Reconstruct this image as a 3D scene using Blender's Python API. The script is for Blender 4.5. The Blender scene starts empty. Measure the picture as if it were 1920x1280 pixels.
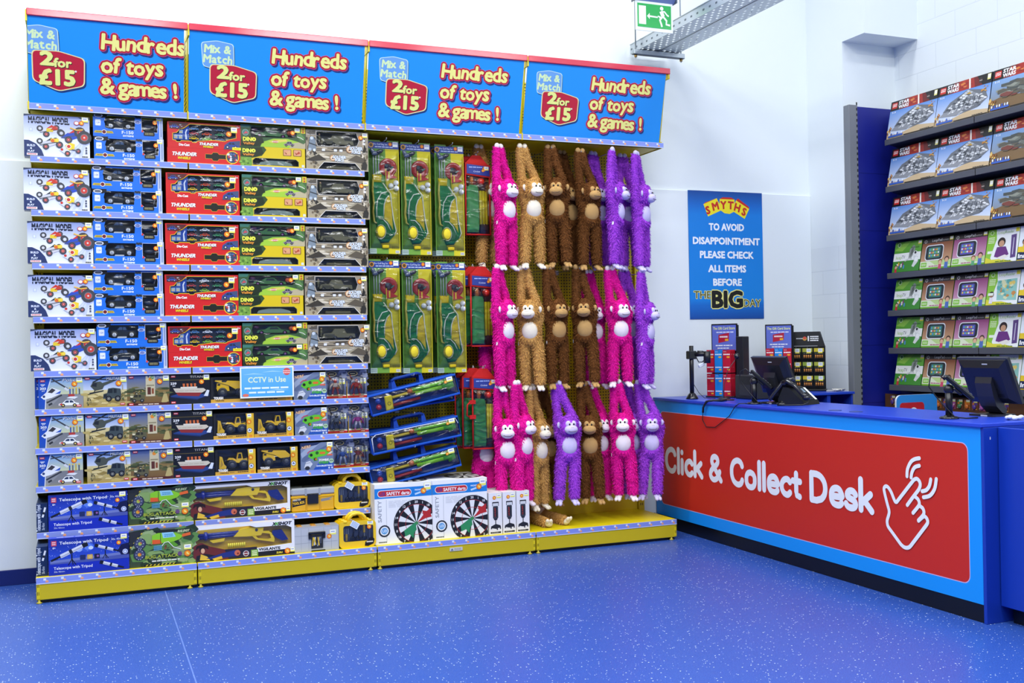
import bpy, bmesh, math, random
from mathutils import Vector, Matrix, Euler
from mathutils.geometry import tessellate_polygon
SC = bpy.context.scene
COL = SC.collection
# ---------------------------------------------------------------- camera
cam_d = bpy.data.cameras.new('camera'); cam = bpy.data.objects.new('camera', cam_d); COL.objects.link(cam)
cam.location = (0.3117, -7.3957, 1.6152)
cam.rotation_euler = (1.57279, 0.0180595, -0.387907)
cam_d.sensor_width = 36.0; cam_d.lens = 36.0 * 1964.54 / 1920.0
cam_d.clip_end = 60; SC.camera = cam
# ---------------------------------------------------------------- world, lamps, exposure
wd = bpy.data.worlds.new('store_world'); SC.world = wd; wd.use_nodes = True
wd.node_tree.nodes['Background'].inputs[0].default_value = (0.85, 0.93, 1, 1)
wd.node_tree.nodes['Background'].inputs[1].default_value = 0.3
SC.view_settings.view_transform = 'Standard'; SC.view_settings.look = 'None'
SC.view_settings.gamma = 1.0; SC.view_settings.use_curve_mapping = False
SC.view_settings.exposure = 0.0
CEIL = 6.2
LAMPS = [(x, y) for y in (-0.5, -3.0, -5.5, -8.0) for x in (-2.2, 0.6, 3.4, 6.0)]
LAMP_W = {(-2.2, -0.5): 1.15, (0.6, -0.5): 1.05, (6.0, -0.5): 0.22, (6.0, -3.0): 0.55, (3.4, -0.5): 0.5, (6.0, -5.5): .8, (6.0, -8.0): .8}
LAMP_W.update({(x, y): 1.3 for y in (-5.5, -8.0) for x in (-2.2, 0.6, 3.4)})
LAMP_POWER = 86.0
for i, (x, y) in enumerate(LAMPS):
    ld = bpy.data.lights.new('fluorescent_light', 'AREA'); ld.shape = 'RECTANGLE'
    ld.size = 1.7; ld.size_y = 0.42; ld.energy = LAMP_POWER * LAMP_W.get((x, y), 1.0); ld.color = (0.97, 0.99, 1.0)
    lo = bpy.data.objects.new('fluorescent_light', ld); COL.objects.link(lo); lo.location = (x, y, CEIL - 0.13)
# ---------------------------------------------------------------- helpers
def lin(h):
    if isinstance(h, tuple): r, g, b = h
    else:
        h = h.lstrip('#'); r, g, b = (int(h[i:i+2], 16) for i in (0, 2, 4))
    f = lambda c: (c/255/12.92 if c/255 <= 0.04045 else ((c/255+0.055)/1.055)**2.4)
    return (f(r), f(g), f(b), 1.0)
_lc = {}
def C_(h):
    if h not in _lc: _lc[h] = lin(h)
    return _lc[h]
MAT = {}
def mat(name, rough=0.5, metal=0.0, spec=0.5, color=None, bump=0.0, bscale=60, coat=0.0, noise=0.0, nscale=8, emit=0):
    m = bpy.data.materials.new(name); m.use_nodes = True; nt = m.node_tree; b = nt.nodes['Principled BSDF']
    b.inputs['Roughness'].default_value = rough; b.inputs['Metallic'].default_value = metal
    b.inputs['Specular IOR Level'].default_value = spec
    if coat: b.inputs['Coat Weight'].default_value = coat; b.inputs['Coat Roughness'].default_value = 0.12
    if color is None:
        a = nt.nodes.new('ShaderNodeAttribute'); a.attribute_name = 'Col'; src = a.outputs['Color']
    else:
        r = nt.nodes.new('ShaderNodeRGB'); r.outputs[0].default_value = C_(color); src = r.outputs[0]
    if noise or bump:
        tc = nt.nodes.new('ShaderNodeTexCoord')
    if noise:
        n = nt.nodes.new('ShaderNodeTexNoise'); n.inputs['Scale'].default_value = nscale; n.inputs['Detail'].default_value = 4
        nt.links.new(tc.outputs['Object'], n.inputs['Vector'])
        mp = nt.nodes.new('ShaderNodeMapRange'); mp.inputs['To Min'].default_value = 1-noise; mp.inputs['To Max'].default_value = 1+noise
        nt.links.new(n.outputs['Fac'], mp.inputs['Value'])
        mx = nt.nodes.new('ShaderNodeVectorMath'); mx.operation = 'SCALE'
        nt.links.new(src, mx.inputs[0]); nt.links.new(mp.outputs[0], mx.inputs['Scale']); src = mx.outputs[0]
    nt.links.new(src, b.inputs['Base Color'])
    if emit:
        nt.links.new(src, b.inputs['Emission Color']); b.inputs['Emission Strength'].default_value = emit
    if bump:
        n2 = nt.nodes.new('ShaderNodeTexNoise'); n2.inputs['Scale'].default_value = bscale; n2.inputs['Detail'].default_value = 3
        nt.links.new(tc.outputs['Object'], n2.inputs['Vector'])
        bp = nt.nodes.new('ShaderNodeBump'); bp.inputs['Strength'].default_value = bump; bp.inputs['Distance'].default_value = 0.01
        nt.links.new(n2.outputs['Fac'], bp.inputs['Height']); nt.links.new(bp.outputs[0], b.inputs['Normal'])
    MAT[name] = m
    return m
mat('carton', 0.33); mat('matte', 0.75); mat('gloss', 0.18, coat=0.3); mat('satin', 0.42)
mat('steel', 0.35, metal=0.9); mat('plush', 0.95, spec=0.1, bump=0.5, bscale=220, noise=0.06, nscale=60)
mat('cloth', 0.7, spec=0.3, bump=0.25, bscale=120, noise=0.06, nscale=30)
mat('strip', 0.2, spec=0.6); mat('rail', 0.16, spec=0.7, coat=0.6); mat('laminate', 0.30, spec=0.45, noise=0.02)
mat('vinyl', 0.38, spec=0.4, noise=0.03, nscale=400)
mat('sign_print', 0.45, spec=0.4, noise=0.025, nscale=300)
mat('black_plastic', 0.32, spec=0.5, noise=0.03)
def mat_emit(): return mat('lamp_diffuser', 0.5, color='#f4fbff', emit=3.0)
mat_emit()
# ---- clear wrap film: mostly see-through, wrinkled gloss
m = bpy.data.materials.new('clear_film'); m.use_nodes = True; nt = m.node_tree; nt.nodes.clear()
o_ = nt.nodes.new('ShaderNodeOutputMaterial'); mixs = nt.nodes.new('ShaderNodeMixShader')
tr = nt.nodes.new('ShaderNodeBsdfTransparent'); tr.inputs[0].default_value = (0.93, 0.95, 0.96, 1)
gl = nt.nodes.new('ShaderNodeBsdfGlossy'); gl.inputs['Roughness'].default_value = 0.15
tc = nt.nodes.new('ShaderNodeTexCoord'); mpn = nt.nodes.new('ShaderNodeMapping'); mpn.inputs['Scale'].default_value = (1, 1, 2.2)
nz = nt.nodes.new('ShaderNodeTexNoise'); nz.inputs['Scale'].default_value = 6; nz.inputs['Detail'].default_value = 1; nz.inputs['Distortion'].default_value = 1.2
oi = nt.nodes.new('ShaderNodeObjectInfo'); ad = nt.nodes.new('ShaderNodeVectorMath'); ad.operation = 'ADD'
nt.links.new(tc.outputs['Object'], mpn.inputs[0]); nt.links.new(mpn.outputs[0], ad.inputs[0]); nt.links.new(oi.outputs['Location'], ad.inputs[1])
nt.links.new(ad.outputs[0], nz.inputs['Vector'])
bp = nt.nodes.new('ShaderNodeBump'); bp.inputs['Strength'].default_value = 0.7; bp.inputs['Distance'].default_value = 0.02
nt.links.new(nz.outputs['Fac'], bp.inputs['Height']); nt.links.new(bp.outputs[0], gl.inputs['Normal'])
fr = nt.nodes.new('ShaderNodeFresnel'); fr.inputs['IOR'].default_value = 1.5; nt.links.new(bp.outputs[0], fr.inputs['Normal'])
mm = nt.nodes.new('ShaderNodeMath'); mm.operation = 'MULTIPLY_ADD'; mm.inputs[1].default_value = 0.85; mm.inputs[2].default_value = 0.02
nt.links.new(fr.outputs[0], mm.inputs[0]); nt.links.new(mm.outputs[0], mixs.inputs[0])
nt.links.new(tr.outputs[0], mixs.inputs[1]); nt.links.new(gl.outputs[0], mixs.inputs[2]); nt.links.new(mixs.outputs[0], o_.inputs[0])
MAT['film'] = m

class MB:
    """collects coloured polygons and links them as one mesh object"""
    def __init__(s, T=None): s.v = []; s.f = []; s.c = []; s.m = []; s.s = []; s.T = T or Matrix.Identity(4)
    def add(s, vs, fs, col, mi=0, smooth=False):
        b = len(s.v); T = s.T
        s.v += [tuple(T @ Vector(p)) for p in vs]
        for f in fs:
            s.f.append([b+i for i in f]); s.c.append(col); s.m.append(mi); s.s.append(smooth)
    def box(s, a, b, col='#888888', mi=0, ch=0.0):
        x0, y0, z0 = (min(p, q) for p, q in zip(a, b)); x1, y1, z1 = (max(p, q) for p, q in zip(a, b))
        if ch > 0:
            ch = min(ch, (x1-x0)/2.01, (y1-y0)/2.01, (z1-z0)/2.01)
            V = []
            for X, sx in ((x0, 1), (x1, -1)):
                for Y, sy in ((y0, 1), (y1, -1)):
                    for Z, sz in ((z0, 1), (z1, -1)):
                        V += [(X, Y+sy*ch, Z+sz*ch), (X+sx*ch, Y, Z+sz*ch), (X+sx*ch, Y+sy*ch, Z)]
            I = lambda a, b, c, k: ((a*2+b)*2+c)*3+k
            F = [[I(a, 0, 0, 0), I(a, 1, 0, 0), I(a, 1, 1, 0), I(a, 0, 1, 0)] for a in (0, 1)]
            F += [[I(0, a, 0, 1), I(1, a, 0, 1), I(1, a, 1, 1), I(0, a, 1, 1)] for a in (0, 1)]
            F += [[I(0, 0, a, 2), I(1, 0, a, 2), I(1, 1, a, 2), I(0, 1, a, 2)] for a in (0, 1)]
            for a in (0, 1):
                for b_ in (0, 1):
                    F.append([I(a, b_, 0, 0), I(a, b_, 1, 0), I(a, b_, 1, 1), I(a, b_, 0, 1)])
                    F.append([I(a, 0, b_, 0), I(a, 1, b_, 0), I(a, 1, b_, 2), I(a, 0, b_, 2)])
                    F.append([I(0, a, b_, 1), I(1, a, b_, 1), I(1, a, b_, 2), I(0, a, b_, 2)])
                    for c in (0, 1): F.append([I(a, b_, c, 0), I(a, b_, c, 1), I(a, b_, c, 2)])
            s.add(V, F, col, mi); return
        V = [(x0, y0, z0), (x1, y0, z0), (x1, y1, z0), (x0, y1, z0), (x0, y0, z1), (x1, y0, z1), (x1, y1, z1), (x0, y1, z1)]
        s.add(V, [(0, 3, 2, 1), (4, 5, 6, 7), (0, 1, 5, 4), (1, 2, 6, 5), (2, 3, 7, 6), (3, 0, 4, 7)], col, mi)
    def tube(s, pts, r, col, n=8, mi=0, cap=True):
        pts = [Vector(p) for p in pts]; R = r if isinstance(r, (list, tuple)) else [r]*len(pts)
        V = []; F = []; prev = None
        for i, p in enumerate(pts):
            d = (pts[min(i+1, len(pts)-1)] - pts[max(i-1, 0)]).normalized()
            if prev is None:
                a = d.orthogonal().normalized()
            else:
                a = (prev - d*prev.dot(d)); a = a.normalized() if a.length > 1e-6 else d.orthogonal().normalized()
            prev = a; b = d.cross(a)
            for k in range(n):
                t = 2*math.pi*k/n; V.append(p + (a*math.cos(t) + b*math.sin(t))*R[i])
        for i in range(len(pts)-1):
            for k in range(n):
                F.append((i*n+k, i*n+(k+1) % n, (i+1)*n+(k+1) % n, (i+1)*n+k))
        if cap: F += [tuple(range(n-1, -1, -1)), tuple(range((len(pts)-1)*n, len(pts)*n))]
        s.add(V, F, col, mi, True)
    def ell(s, c, r, col, nu=14, nv=9, mi=0, R=None):
        r = (r, r, r) if isinstance(r, (int, float)) else r
        V = [(0, 0, r[2])]
        for j in range(1, nv):
            ph = math.pi*j/nv
            for i in range(nu):
                th = 2*math.pi*i/nu; V.append((r[0]*math.sin(ph)*math.cos(th), r[1]*math.sin(ph)*math.sin(th), r[2]*math.cos(ph)))
        V.append((0, 0, -r[2])); L = len(V)-1; F = []
        for i in range(nu): F.append((0, 1+i, 1+(i+1) % nu)); F.append((L, L-nu+(i+1) % nu, L-nu+i))
        for j in range(nv-2):
            for i in range(nu):
                a = 1+j*nu; F.append((a+i, a+nu+i, a+nu+(i+1) % nu, a+(i+1) % nu))
        M = R.to_matrix() if R else Matrix.Identity(3); cc = Vector(c)
        s.add([cc + M @ Vector(p) for p in V], F, col, mi, True)
    def lathe(s, prof, col, n=20, mi=0, o=(0, 0, 0)):
        V = []; F = []
        for r, z in prof:
            for k in range(n): t = 2*math.pi*k/n; V.append((o[0]+r*math.cos(t), o[1]+r*math.sin(t), o[2]+z))
        for i in range(len(prof)-1):
            for k in range(n): F.append((i*n+k, i*n+(k+1) % n, (i+1)*n+(k+1) % n, (i+1)*n+k))
        F += [tuple(range(n-1, -1, -1)), tuple(range((len(prof)-1)*n, len(prof)*n))]
        s.add(V, F, col, mi, True)
    def prism(s, poly, y0, y1, col, mi=0, side=None, holes=()):
        """polygon in the x-z plane pushed from y0 (front) to y1 (back); holes go right through"""
        loops = [list(poly)] + [list(h) for h in holes]
        flat = [p for L in loops for p in L]; n = len(flat)
        tris = tessellate_polygon([[Vector((p[0], p[1], 0)) for p in L] for L in loops])
        V = [(p[0], y0, p[1]) for p in flat] + [(p[0], y1, p[1]) for p in flat]
        F = [tuple(t) for t in tris] + [tuple(i+n for i in reversed(t)) for t in tris]
        s.add(V, F, col, mi); b = 0; F2 = []
        for L in loops:
            k = len(L); F2 += [(b+i, b+(i+1) % k, n+b+(i+1) % k, n+b+i) for i in range(k)]; b += k
        s.add(V, F2, side or col, mi)
    def puff(s, poly, y, h, col, mi=0, ins=0.72):
        """soft pillow relief rising from y towards the viewer by h"""
        n = len(poly); cx = sum(p[0] for p in poly)/n; cz = sum(p[1] for p in poly)/n
        V = []; 
        for k, hh in ((1, 0), (1-(1-ins)*.11, 0.45), (1-(1-ins)*.43, 0.8), (ins, 1.0)):
            V += [(cx+(p[0]-cx)*k, y-h*hh, cz+(p[1]-cz)*k) for p in poly]
        V.append((cx, y-h*1.06, cz)); F = []
        for j in range(3): F += [(j*n+i, j*n+(i+1) % n, (j+1)*n+(i+1) % n, (j+1)*n+i) for i in range(n)]
        F += [(3*n+i, 3*n+(i+1) % n, 4*n) for i in range(n)]
        s.add(V, F, col, mi, True)
    def build(s, name, mats='carton', parent=None, loc=None):
        me = bpy.data.meshes.new(name); me.from_pydata(s.v, [], s.f)
        if isinstance(mats, str): mats = [mats]
        for k in mats: me.materials.append(MAT[k])
        me.polygons.foreach_set('material_index', s.m); me.polygons.foreach_set('use_smooth', s.s)
        ca = me.color_attributes.new('Col', 'FLOAT_COLOR', 'CORNER'); buf = []
        for f, c in zip(s.f, s.c):
            if isinstance(c, list):
                for q in c: buf += (C_(q) if isinstance(q, (str, tuple)) and (isinstance(q, str) or len(q) == 3) else q)
            else: buf += list(C_(c))*len(f)
        ca.data.foreach_set('color', buf)
        bm = bmesh.new(); bm.from_mesh(me); bmesh.ops.recalc_face_normals(bm, faces=[f for f in bm.faces]) if getattr(s, 'fixn', False) else None
        bm.to_mesh(me); bm.free(); me.update()
        ob = bpy.data.objects.new(name, me); COL.objects.link(ob)
        if parent is not None: ob.parent = parent
        if loc is not None: ob.location = loc
        return ob
def tag(o, label=None, cat=None, group=None, kind=None):
    for k, v in (('label', label), ('category', cat), ('group', group), ('kind', kind)):
        if v: o[k] = v
    return o
def empty(name, loc=(0, 0, 0), rz=0.0):
    e = bpy.data.objects.new(name, None); COL.objects.link(e); e.location = loc; e.rotation_euler = (0, 0, rz); e.empty_display_size = 0.05
    return e
def copy_tree(o, parent=None):
    c = o.copy(); COL.objects.link(c)
    if parent is not None: c.parent = parent
    for ch in list(o.children): copy_tree(ch, c)
    return c
PROTO = {}
def place(kind, builder, loc, label, cat, group=None, rz=0.0, rot=None):
    if kind not in PROTO: o = PROTO[kind] = builder()
    else:
        o = copy_tree(PROTO[kind])
        for k in ('label', 'category', 'group', 'kind'):
            if k in o: del o[k]
    o.location = loc; o.rotation_euler = rot if rot else (0, 0, rz)
    return tag(o, label, cat, group)
# ---- lettering
_gl = {}
def glyph(s, bold=0.0):
    key = (s, round(bold, 3))
    if key not in _gl:
        cu = bpy.data.curves.new('t', 'FONT'); cu.body = s; cu.offset = bold; cu.resolution_u = 2; cu.fill_mode = 'FRONT'
        ob = bpy.data.objects.new('t', cu); me = bpy.data.meshes.new_from_object(ob)
        bm = bmesh.new(); bm.from_mesh(me); bmesh.ops.triangulate(bm, faces=bm.faces[:])
        bm.verts.index_update(); isl = {}
        for v in bm.verts:
            if v.index in isl: continue
            st = [v]; n_ = len(set(isl.values()))
            while st:
                w = st.pop()
                if w.index in isl: continue
                isl[w.index] = n_; st += [e.other_vert(w) for e in w.link_edges]
        V = [(v.co.x, v.co.y) for v in bm.verts]; F = [tuple(v.index for v in f.verts) for f in bm.faces]; bm.free()
        bpy.data.objects.remove(ob); bpy.data.curves.remove(cu); bpy.data.meshes.remove(me)
        xs = [p[0] for p in V] or [0]; ys = [p[1] for p in V] or [0]
        _gl[key] = (V, F, min(xs), max(xs), min(ys), max(ys), [isl.get(i, 0) for i in range(len(V))])
    return _gl[key]
def clip_x(poly, x0, x1):
    for side, lim in ((1, x0), (-1, x1)):
        out = []; n = len(poly)
        for i in range(n):
            a, b = poly[i], poly[(i+1) % n]; ia = side*(a[0]-lim) >= 0; ib = side*(b[0]-lim) >= 0
            if ia: out.append(a)
            if ia != ib:
                t = (lim-a[0])/(b[0]-a[0]); out.append((lim, a[1]+t*(b[1]-a[1])))
        poly = out
        if not poly: return []
    return poly
class Art:
    """flat print laid on one face: o lower-left corner, ux and uz the face's axes, n outward; u, v run 0..1"""
    STEP = 6e-5
    def __init__(s, mb, w, h, o=(0, 0, 0), ux=(1, 0, 0), uz=(0, 0, 1), n=(0, -1, 0), mi=0, clip=None):
        s.mb = mb; s.w = w; s.h = h; s.o = Vector(o); s.ux = Vector(ux); s.uz = Vector(uz); s.n = Vector(n); s.k = 1; s.mi = mi; s.clip = clip
        s.M = (0, 0, 1, 1)
    def sub(s, u0, v0, u1, v1):
        s.M = (u0, v0, u1-u0, v1-v0)
        return s
    def full(s): s.M = (0, 0, 1, 1)
    def P(s, x, z): return s.o + s.ux*x + s.uz*z + s.n*(s.k*s.STEP)
    def raw(s, pts, col, faces=None, dk=None):
        """pts in metres on the face"""
        if s.clip:
            for f in (faces or [range(len(pts))]):
                q = clip_x([pts[i] for i in f], *s.clip)
                if len(q) > 2: s.mb.add([s.P(*p) for p in q], [tuple(range(len(q)))], col, s.mi)
        else:
            if faces is None:
                faces = [tuple(range(len(pts)))] if len(pts) < 5 else [tuple(t) for t in tessellate_polygon([[Vector((p[0], p[1], 0)) for p in pts]])]
                if isinstance(col, list) and len(pts) > 4: col = col[0]
            s.mb.add([s.P(*p) for p in pts] if dk is None else [s.P(*p)+s.n*(s.STEP*k) for p, k in zip(pts, dk)], faces, col, s.mi)
        s.k += 1
    def uv(s, u, v): m = s.M; return ((m[0]+u*m[2])*s.w, (m[1]+v*m[3])*s.h)
    def poly(s, pts, col): s.raw([s.uv(*p) for p in pts], col)
    def rect(s, u0, v0, u1, v1, col): s.poly([(u0, v0), (u1, v0), (u1, v1), (u0, v1)], col)
    def grad(s, u0, v0, u1, v1, c0, c1): s.poly([(u0, v0), (u1, v0), (u1, v1), (u0, v1)], [c0, c0, c1, c1])
    def rrect(s, u0, v0, u1, v1, r, col, n=4):
        x0, z0 = s.uv(u0, v0); x1, z1 = s.uv(u1, v1); P = []
        for cx, cz, a in ((x1-r, z1-r, 0), (x0+r, z1-r, 90), (x0+r, z0+r, 180), (x1-r, z0+r, 270)):
            for k in range(n+1): t = math.radians(a+90*k/n); P.append((cx+r*math.cos(t), cz+r*math.sin(t)))
        s.raw(P, col, [tuple(range(len(P)))])
    def circ(s, u, v, r, col, e=1.0, n=16, a0=0, a1=360):
        x, z = s.uv(u, v); r = r*s.h*s.M[3]
        full = abs(a1-a0) >= 360
        P = [(x+r*e*math.cos(math.radians(a0+(a1-a0)*k/n)), z+r*math.sin(math.radians(a0+(a1-a0)*k/n))) for k in range(n if full else n+1)]
        if not full: P.append((x, z))
        s.raw(P, col, [tuple(range(len(P)))] if full else None)
    def line(s, pts, wd, col):
        P = [s.uv(*p) for p in pts]; wd *= s.h*s.M[3]*0.5
        L = []; R = []
        for i, p in enumerate(P):
            a = P[max(i-1, 0)]; b = P[min(i+1, len(P)-1)]; dx, dz = b[0]-a[0], b[1]-a[1]; l = math.hypot(dx, dz) or 1
            nx, nz = -dz/l*wd, dx/l*wd; L.append((p[0]+nx, p[1]+nz)); R.append((p[0]-nx, p[1]-nz))
        k = len(P); s.raw(L+R, col, [(i, i+1, k+i+1, k+i) for i in range(k-1)])
    def text(s, t, u, v, h, col, al='c', bold=0.0, w=None, rot=0.0, shear=0.0, dx=0.0, dz=0.0):
        """h: height of a capital as a share of the face; w: width share to fit"""
        b0 = glyph(t, 0.0); V, F = b0[0], b0[1]
        sz = h*s.h*s.M[3]/0.70; sx = sz if w is None else w*s.w*s.M[2]/max(b0[3]-b0[2], 1e-6)
        ox, oz = s.uv(u, v); c, si = math.cos(math.radians(rot)), math.sin(math.radians(rot))
        ax = {'l': b0[2], 'c': (b0[2]+b0[3])/2, 'r': b0[3]}[al]
        n_ = 0 if bold < .012 else 4 if bold < .035 else 8; br = bold if n_ != 4 else bold*1.1
        for j in range(max(n_, 1)):
            ex, ez = (br*math.cos((j+.5)*6.2832/n_), br*math.sin((j+.5)*6.2832/n_)) if n_ else (0, 0); P = []
            for x, y in V:
                X = (x-ax+ex)*sx + shear*(y+ez)*sz; Z = (y+ez)*sz
                P.append((ox+dx+X*c-Z*si, oz+dz+X*si+Z*c))
            s.raw(P, col, F); s.k += -1+.05
        s.k += 1-.05
    def scribble(s, u, v, w, h, col, rows=2, seed=0):
        r = random.Random(seed)
        for k in range(rows):
            x = u
            while x < u+w*0.97:
                l = min(r.uniform(0.12, 0.3)*w, u+w-x); s.rect(x, v-h*(k+1)/rows+h*0.25/rows, x+l*0.86, v-h*k/rows-h*0.2/rows, col); x += l
                s.k -= 1
            s.k += 1
    def ticket(s, u, v, w, h, dot=None, dr=0.09):
        """shelf price ticket and the round offer sticker"""
        s.rect(u, v, u+w, v+h, '#f2ee6a'); s.rect(u+w*0.06, v+h*0.3, u+w*0.94, v+h*0.97, '#fbfbf2')
        s.scribble(u+w*0.2, v+h*0.75, w*0.6, h*0.3, '#5b77b5', 1)
        if dot:
            s.circ(dot[0], dot[1], dr, '#c8200f'); s.circ(dot[0], dot[1], dr*0.85, '#f59a12'); s.line([(dot[0]-dr*0.3*s.h/s.w, dot[1]+dr*0.2), (dot[0], dot[1]+dr*0.4), (dot[0]-dr*0.1*s.h/s.w, dot[1]-dr*0.3)], dr*0.25, '#f9ef8a')
            s.line([(dot[0]+dr*0.2*s.h/s.w, dot[1]+dr*0.1), (dot[0]+dr*0.4*s.h/s.w, dot[1]-dr*0.4)], dr*0.25, '#f9ef8a')
# ---------------------------------------------------------------- room
def node_mat(name, fn, rough=0.6, spec=0.4):
    m = bpy.data.materials.new(name); m.use_nodes = True; nt = m.node_tree; b = nt.nodes['Principled BSDF']
    b.inputs['Roughness'].default_value = rough; b.inputs['Specular IOR Level'].default_value = spec
    fn(nt, b, lambda t: nt.nodes.new('ShaderNode'+t), nt.links.new); MAT[name] = m; return m
def _paint(nt, b, N, L):
    tc = N('TexCoord'); n = N('TexNoise'); n.inputs['Scale'].default_value = 1.3; n.inputs['Detail'].default_value = 5
    L(tc.outputs['Object'], n.inputs[0]); mx = N('Mix'); mx.data_type = 'RGBA'
    mx.inputs[6].default_value = C_('#e6eef0'); mx.inputs[7].default_value = C_('#eef4f5'); L(n.outputs['Fac'], mx.inputs[0]); L(mx.outputs[2], b.inputs['Base Color'])
    n2 = N('TexNoise'); n2.inputs['Scale'].default_value = 140; L(tc.outputs['Object'], n2.inputs[0]); bp = N('Bump'); bp.inputs['Strength'].default_value = 0.08
    bp.inputs['Distance'].default_value = 0.004; L(n2.outputs['Fac'], bp.inputs['Height']); L(bp.outputs[0], b.inputs['Normal'])
node_mat('wall_paint', _paint)
def _block(nt, b, N, L):
    tc = N('TexCoord'); sp = N('SeparateXYZ'); L(tc.outputs['Object'], sp.inputs[0]); cb = N('CombineXYZ')
    ay = N('Math'); ay.operation = 'ADD'; L(sp.outputs['X'], ay.inputs[0]); L(sp.outputs['Y'], ay.inputs[1]); L(ay.outputs[0], cb.inputs[0])
    az = N('Math'); az.operation = 'ADD'; az.inputs[1].default_value = -0.058; L(sp.outputs['Z'], az.inputs[0]); L(az.outputs[0], cb.inputs[1])
    br = N('TexBrick'); br.inputs['Scale'].default_value = 1; br.inputs['Brick Width'].default_value = 0.45; br.inputs['Row Height'].default_value = 0.2175
    br.inputs['Mortar Size'].default_value = 0.004; br.inputs['Mortar Smooth'].default_value = 0.35
    br.inputs['Color1'].default_value = C_('#e8eeef'); br.inputs['Color2'].default_value = C_('#e5ecee'); br.inputs['Mortar'].default_value = C_('#dae1e4')
    L(cb.outputs[0], br.inputs['Vector']); L(br.outputs['Color'], b.inputs['Base Color'])
    n2 = N('TexNoise'); n2.inputs['Scale'].default_value = 90; n2.inputs['Detail'].default_value = 5; L(tc.outputs['Object'], n2.inputs[0])
    s = N('Math'); s.operation = 'MULTIPLY_ADD'; s.inputs[1].default_value = -1.0; L(br.outputs['Fac'], s.inputs[0])
    k = N('Math'); k.operation = 'MULTIPLY'; k.inputs[1].default_value = 0.25; L(n2.outputs['Fac'], k.inputs[0]); L(k.outputs[0], s.inputs[2])
    bp = N('Bump'); bp.inputs['Strength'].default_value = 0.35; bp.inputs['Distance'].default_value = 0.004; L(s.outputs[0], bp.inputs['Height']); L(bp.outputs[0], b.inputs['Normal'])
node_mat('painted_block', _block)
def _floor(nt, b, N, L):
    tc = N('TexCoord'); n = N('TexNoise'); n.inputs['Scale'].default_value = 190; n.inputs['Detail'].default_value = 4; L(tc.outputs['Object'], n.inputs[0])
    r = N('ValToRGB'); r.color_ramp.elements[0].color = C_('#254798'); r.color_ramp.elements[0].position = 0.35
    r.color_ramp.elements[1].color = C_('#365cb0'); r.color_ramp.elements[1].position = 0.68; L(n.outputs['Fac'], r.inputs[0])
    v = N('TexVoronoi'); v.inputs['Scale'].default_value = 72; L(tc.outputs['Object'], v.inputs[0])
    sx = N('SeparateColor'); L(v.outputs['Color'], sx.inputs[0])
    th = N('Math'); th.operation = 'MULTIPLY_ADD'; th.inputs[1].default_value = 0.62; th.inputs[2].default_value = -0.35; L(sx.outputs[0], th.inputs[0])
    lt = N('Math'); lt.operation = 'LESS_THAN'; L(v.outputs['Distance'], lt.inputs[0]); L(th.outputs[0], lt.inputs[1])
    mx = N('Mix'); mx.data_type = 'RGBA'; L(lt.outputs[0], mx.inputs[0]); L(r.outputs[0], mx.inputs[6]); mx.inputs[7].default_value = C_('#d3e2fb')
    sp = N('SeparateXYZ'); L(tc.outputs['Object'], sp.inputs[0]); a = N('Math'); a.operation = 'ADD'; a.inputs[1].default_value = -0.79; L(sp.outputs['X'], a.inputs[0])
    ab = N('Math'); ab.operation = 'ABSOLUTE'; L(a.outputs[0], ab.inputs[0]); l2 = N('Math'); l2.operation = 'LESS_THAN'; l2.inputs[1].default_value = 0.0035; L(ab.outputs[0], l2.inputs[0])
    k = N('Math'); k.operation = 'MULTIPLY'; k.inputs[1].default_value = 0.5; L(l2.outputs[0], k.inputs[0])
    m2 = N('Mix'); m2.data_type = 'RGBA'; L(k.outputs[0], m2.inputs[0]); L(mx.outputs[2], m2.inputs[6]); m2.inputs[7].default_value = C_('#7b96dc'); L(m2.outputs[2], b.inputs['Base Color'])
    n3 = N('TexNoise'); n3.inputs['Scale'].default_value = 3; L(tc.outputs['Object'], n3.inputs[0]); mp = N('MapRange'); mp.inputs['To Min'].default_value = 0.30; mp.inputs['To Max'].default_value = 0.42
    L(n3.outputs['Fac'], mp.inputs[0]); L(mp.outputs[0], b.inputs['Roughness'])
node_mat('speckled_vinyl', _floor, 0.35, 0.5)
def _peg(nt, b, N, L):
    tc = N('TexCoord'); sp = N('SeparateXYZ'); L(tc.outputs['Object'], sp.inputs[0]); ds = []
    for ax in ('X', 'Z'):
        d = N('Math'); d.operation = 'DIVIDE'; d.inputs[1].default_value = 0.025; L(sp.outputs[ax], d.inputs[0])
        f = N('Math'); f.operation = 'FRACT'; L(d.outputs[0], f.inputs[0]); q = N('Math'); q.operation = 'SUBTRACT'; q.inputs[1].default_value = 0.5; L(f.outputs[0], q.inputs[0])
        p = N('Math'); p.operation = 'POWER'; p.inputs[1].default_value = 2; L(q.outputs[0], p.inputs[0]); ds.append(p)
    s = N('Math'); s.operation = 'ADD'; L(ds[0].outputs[0], s.inputs[0]); L(ds[1].outputs[0], s.inputs[1])
    l = N('Math'); l.operation = 'LESS_THAN'; l.inputs[1].default_value = 0.055; L(s.outputs[0], l.inputs[0])
    mx = N('Mix'); mx.data_type = 'RGBA'; L(l.outputs[0], mx.inputs[0]); mx.inputs[6].default_value = C_('#d8be0c'); mx.inputs[7].default_value = C_('#2a2408'); L(mx.outputs[2], b.inputs['Base Color'])
node_mat('yellow_pegboard', _peg, 0.4)
X0, X1, YF, YB = -5.2, 7.28, -12.0, 0.70
def struct(name, a, b, m, col='#ffffff', ch=0.0):
    q = MB(); q.box(a, b, col, 0, ch); return tag(q.build(name, m), kind='structure')
struct('floor', (X0-.2, YF-.2, -0.1), (X1+.2, YB+.2, 0), 'speckled_vinyl')
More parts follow.
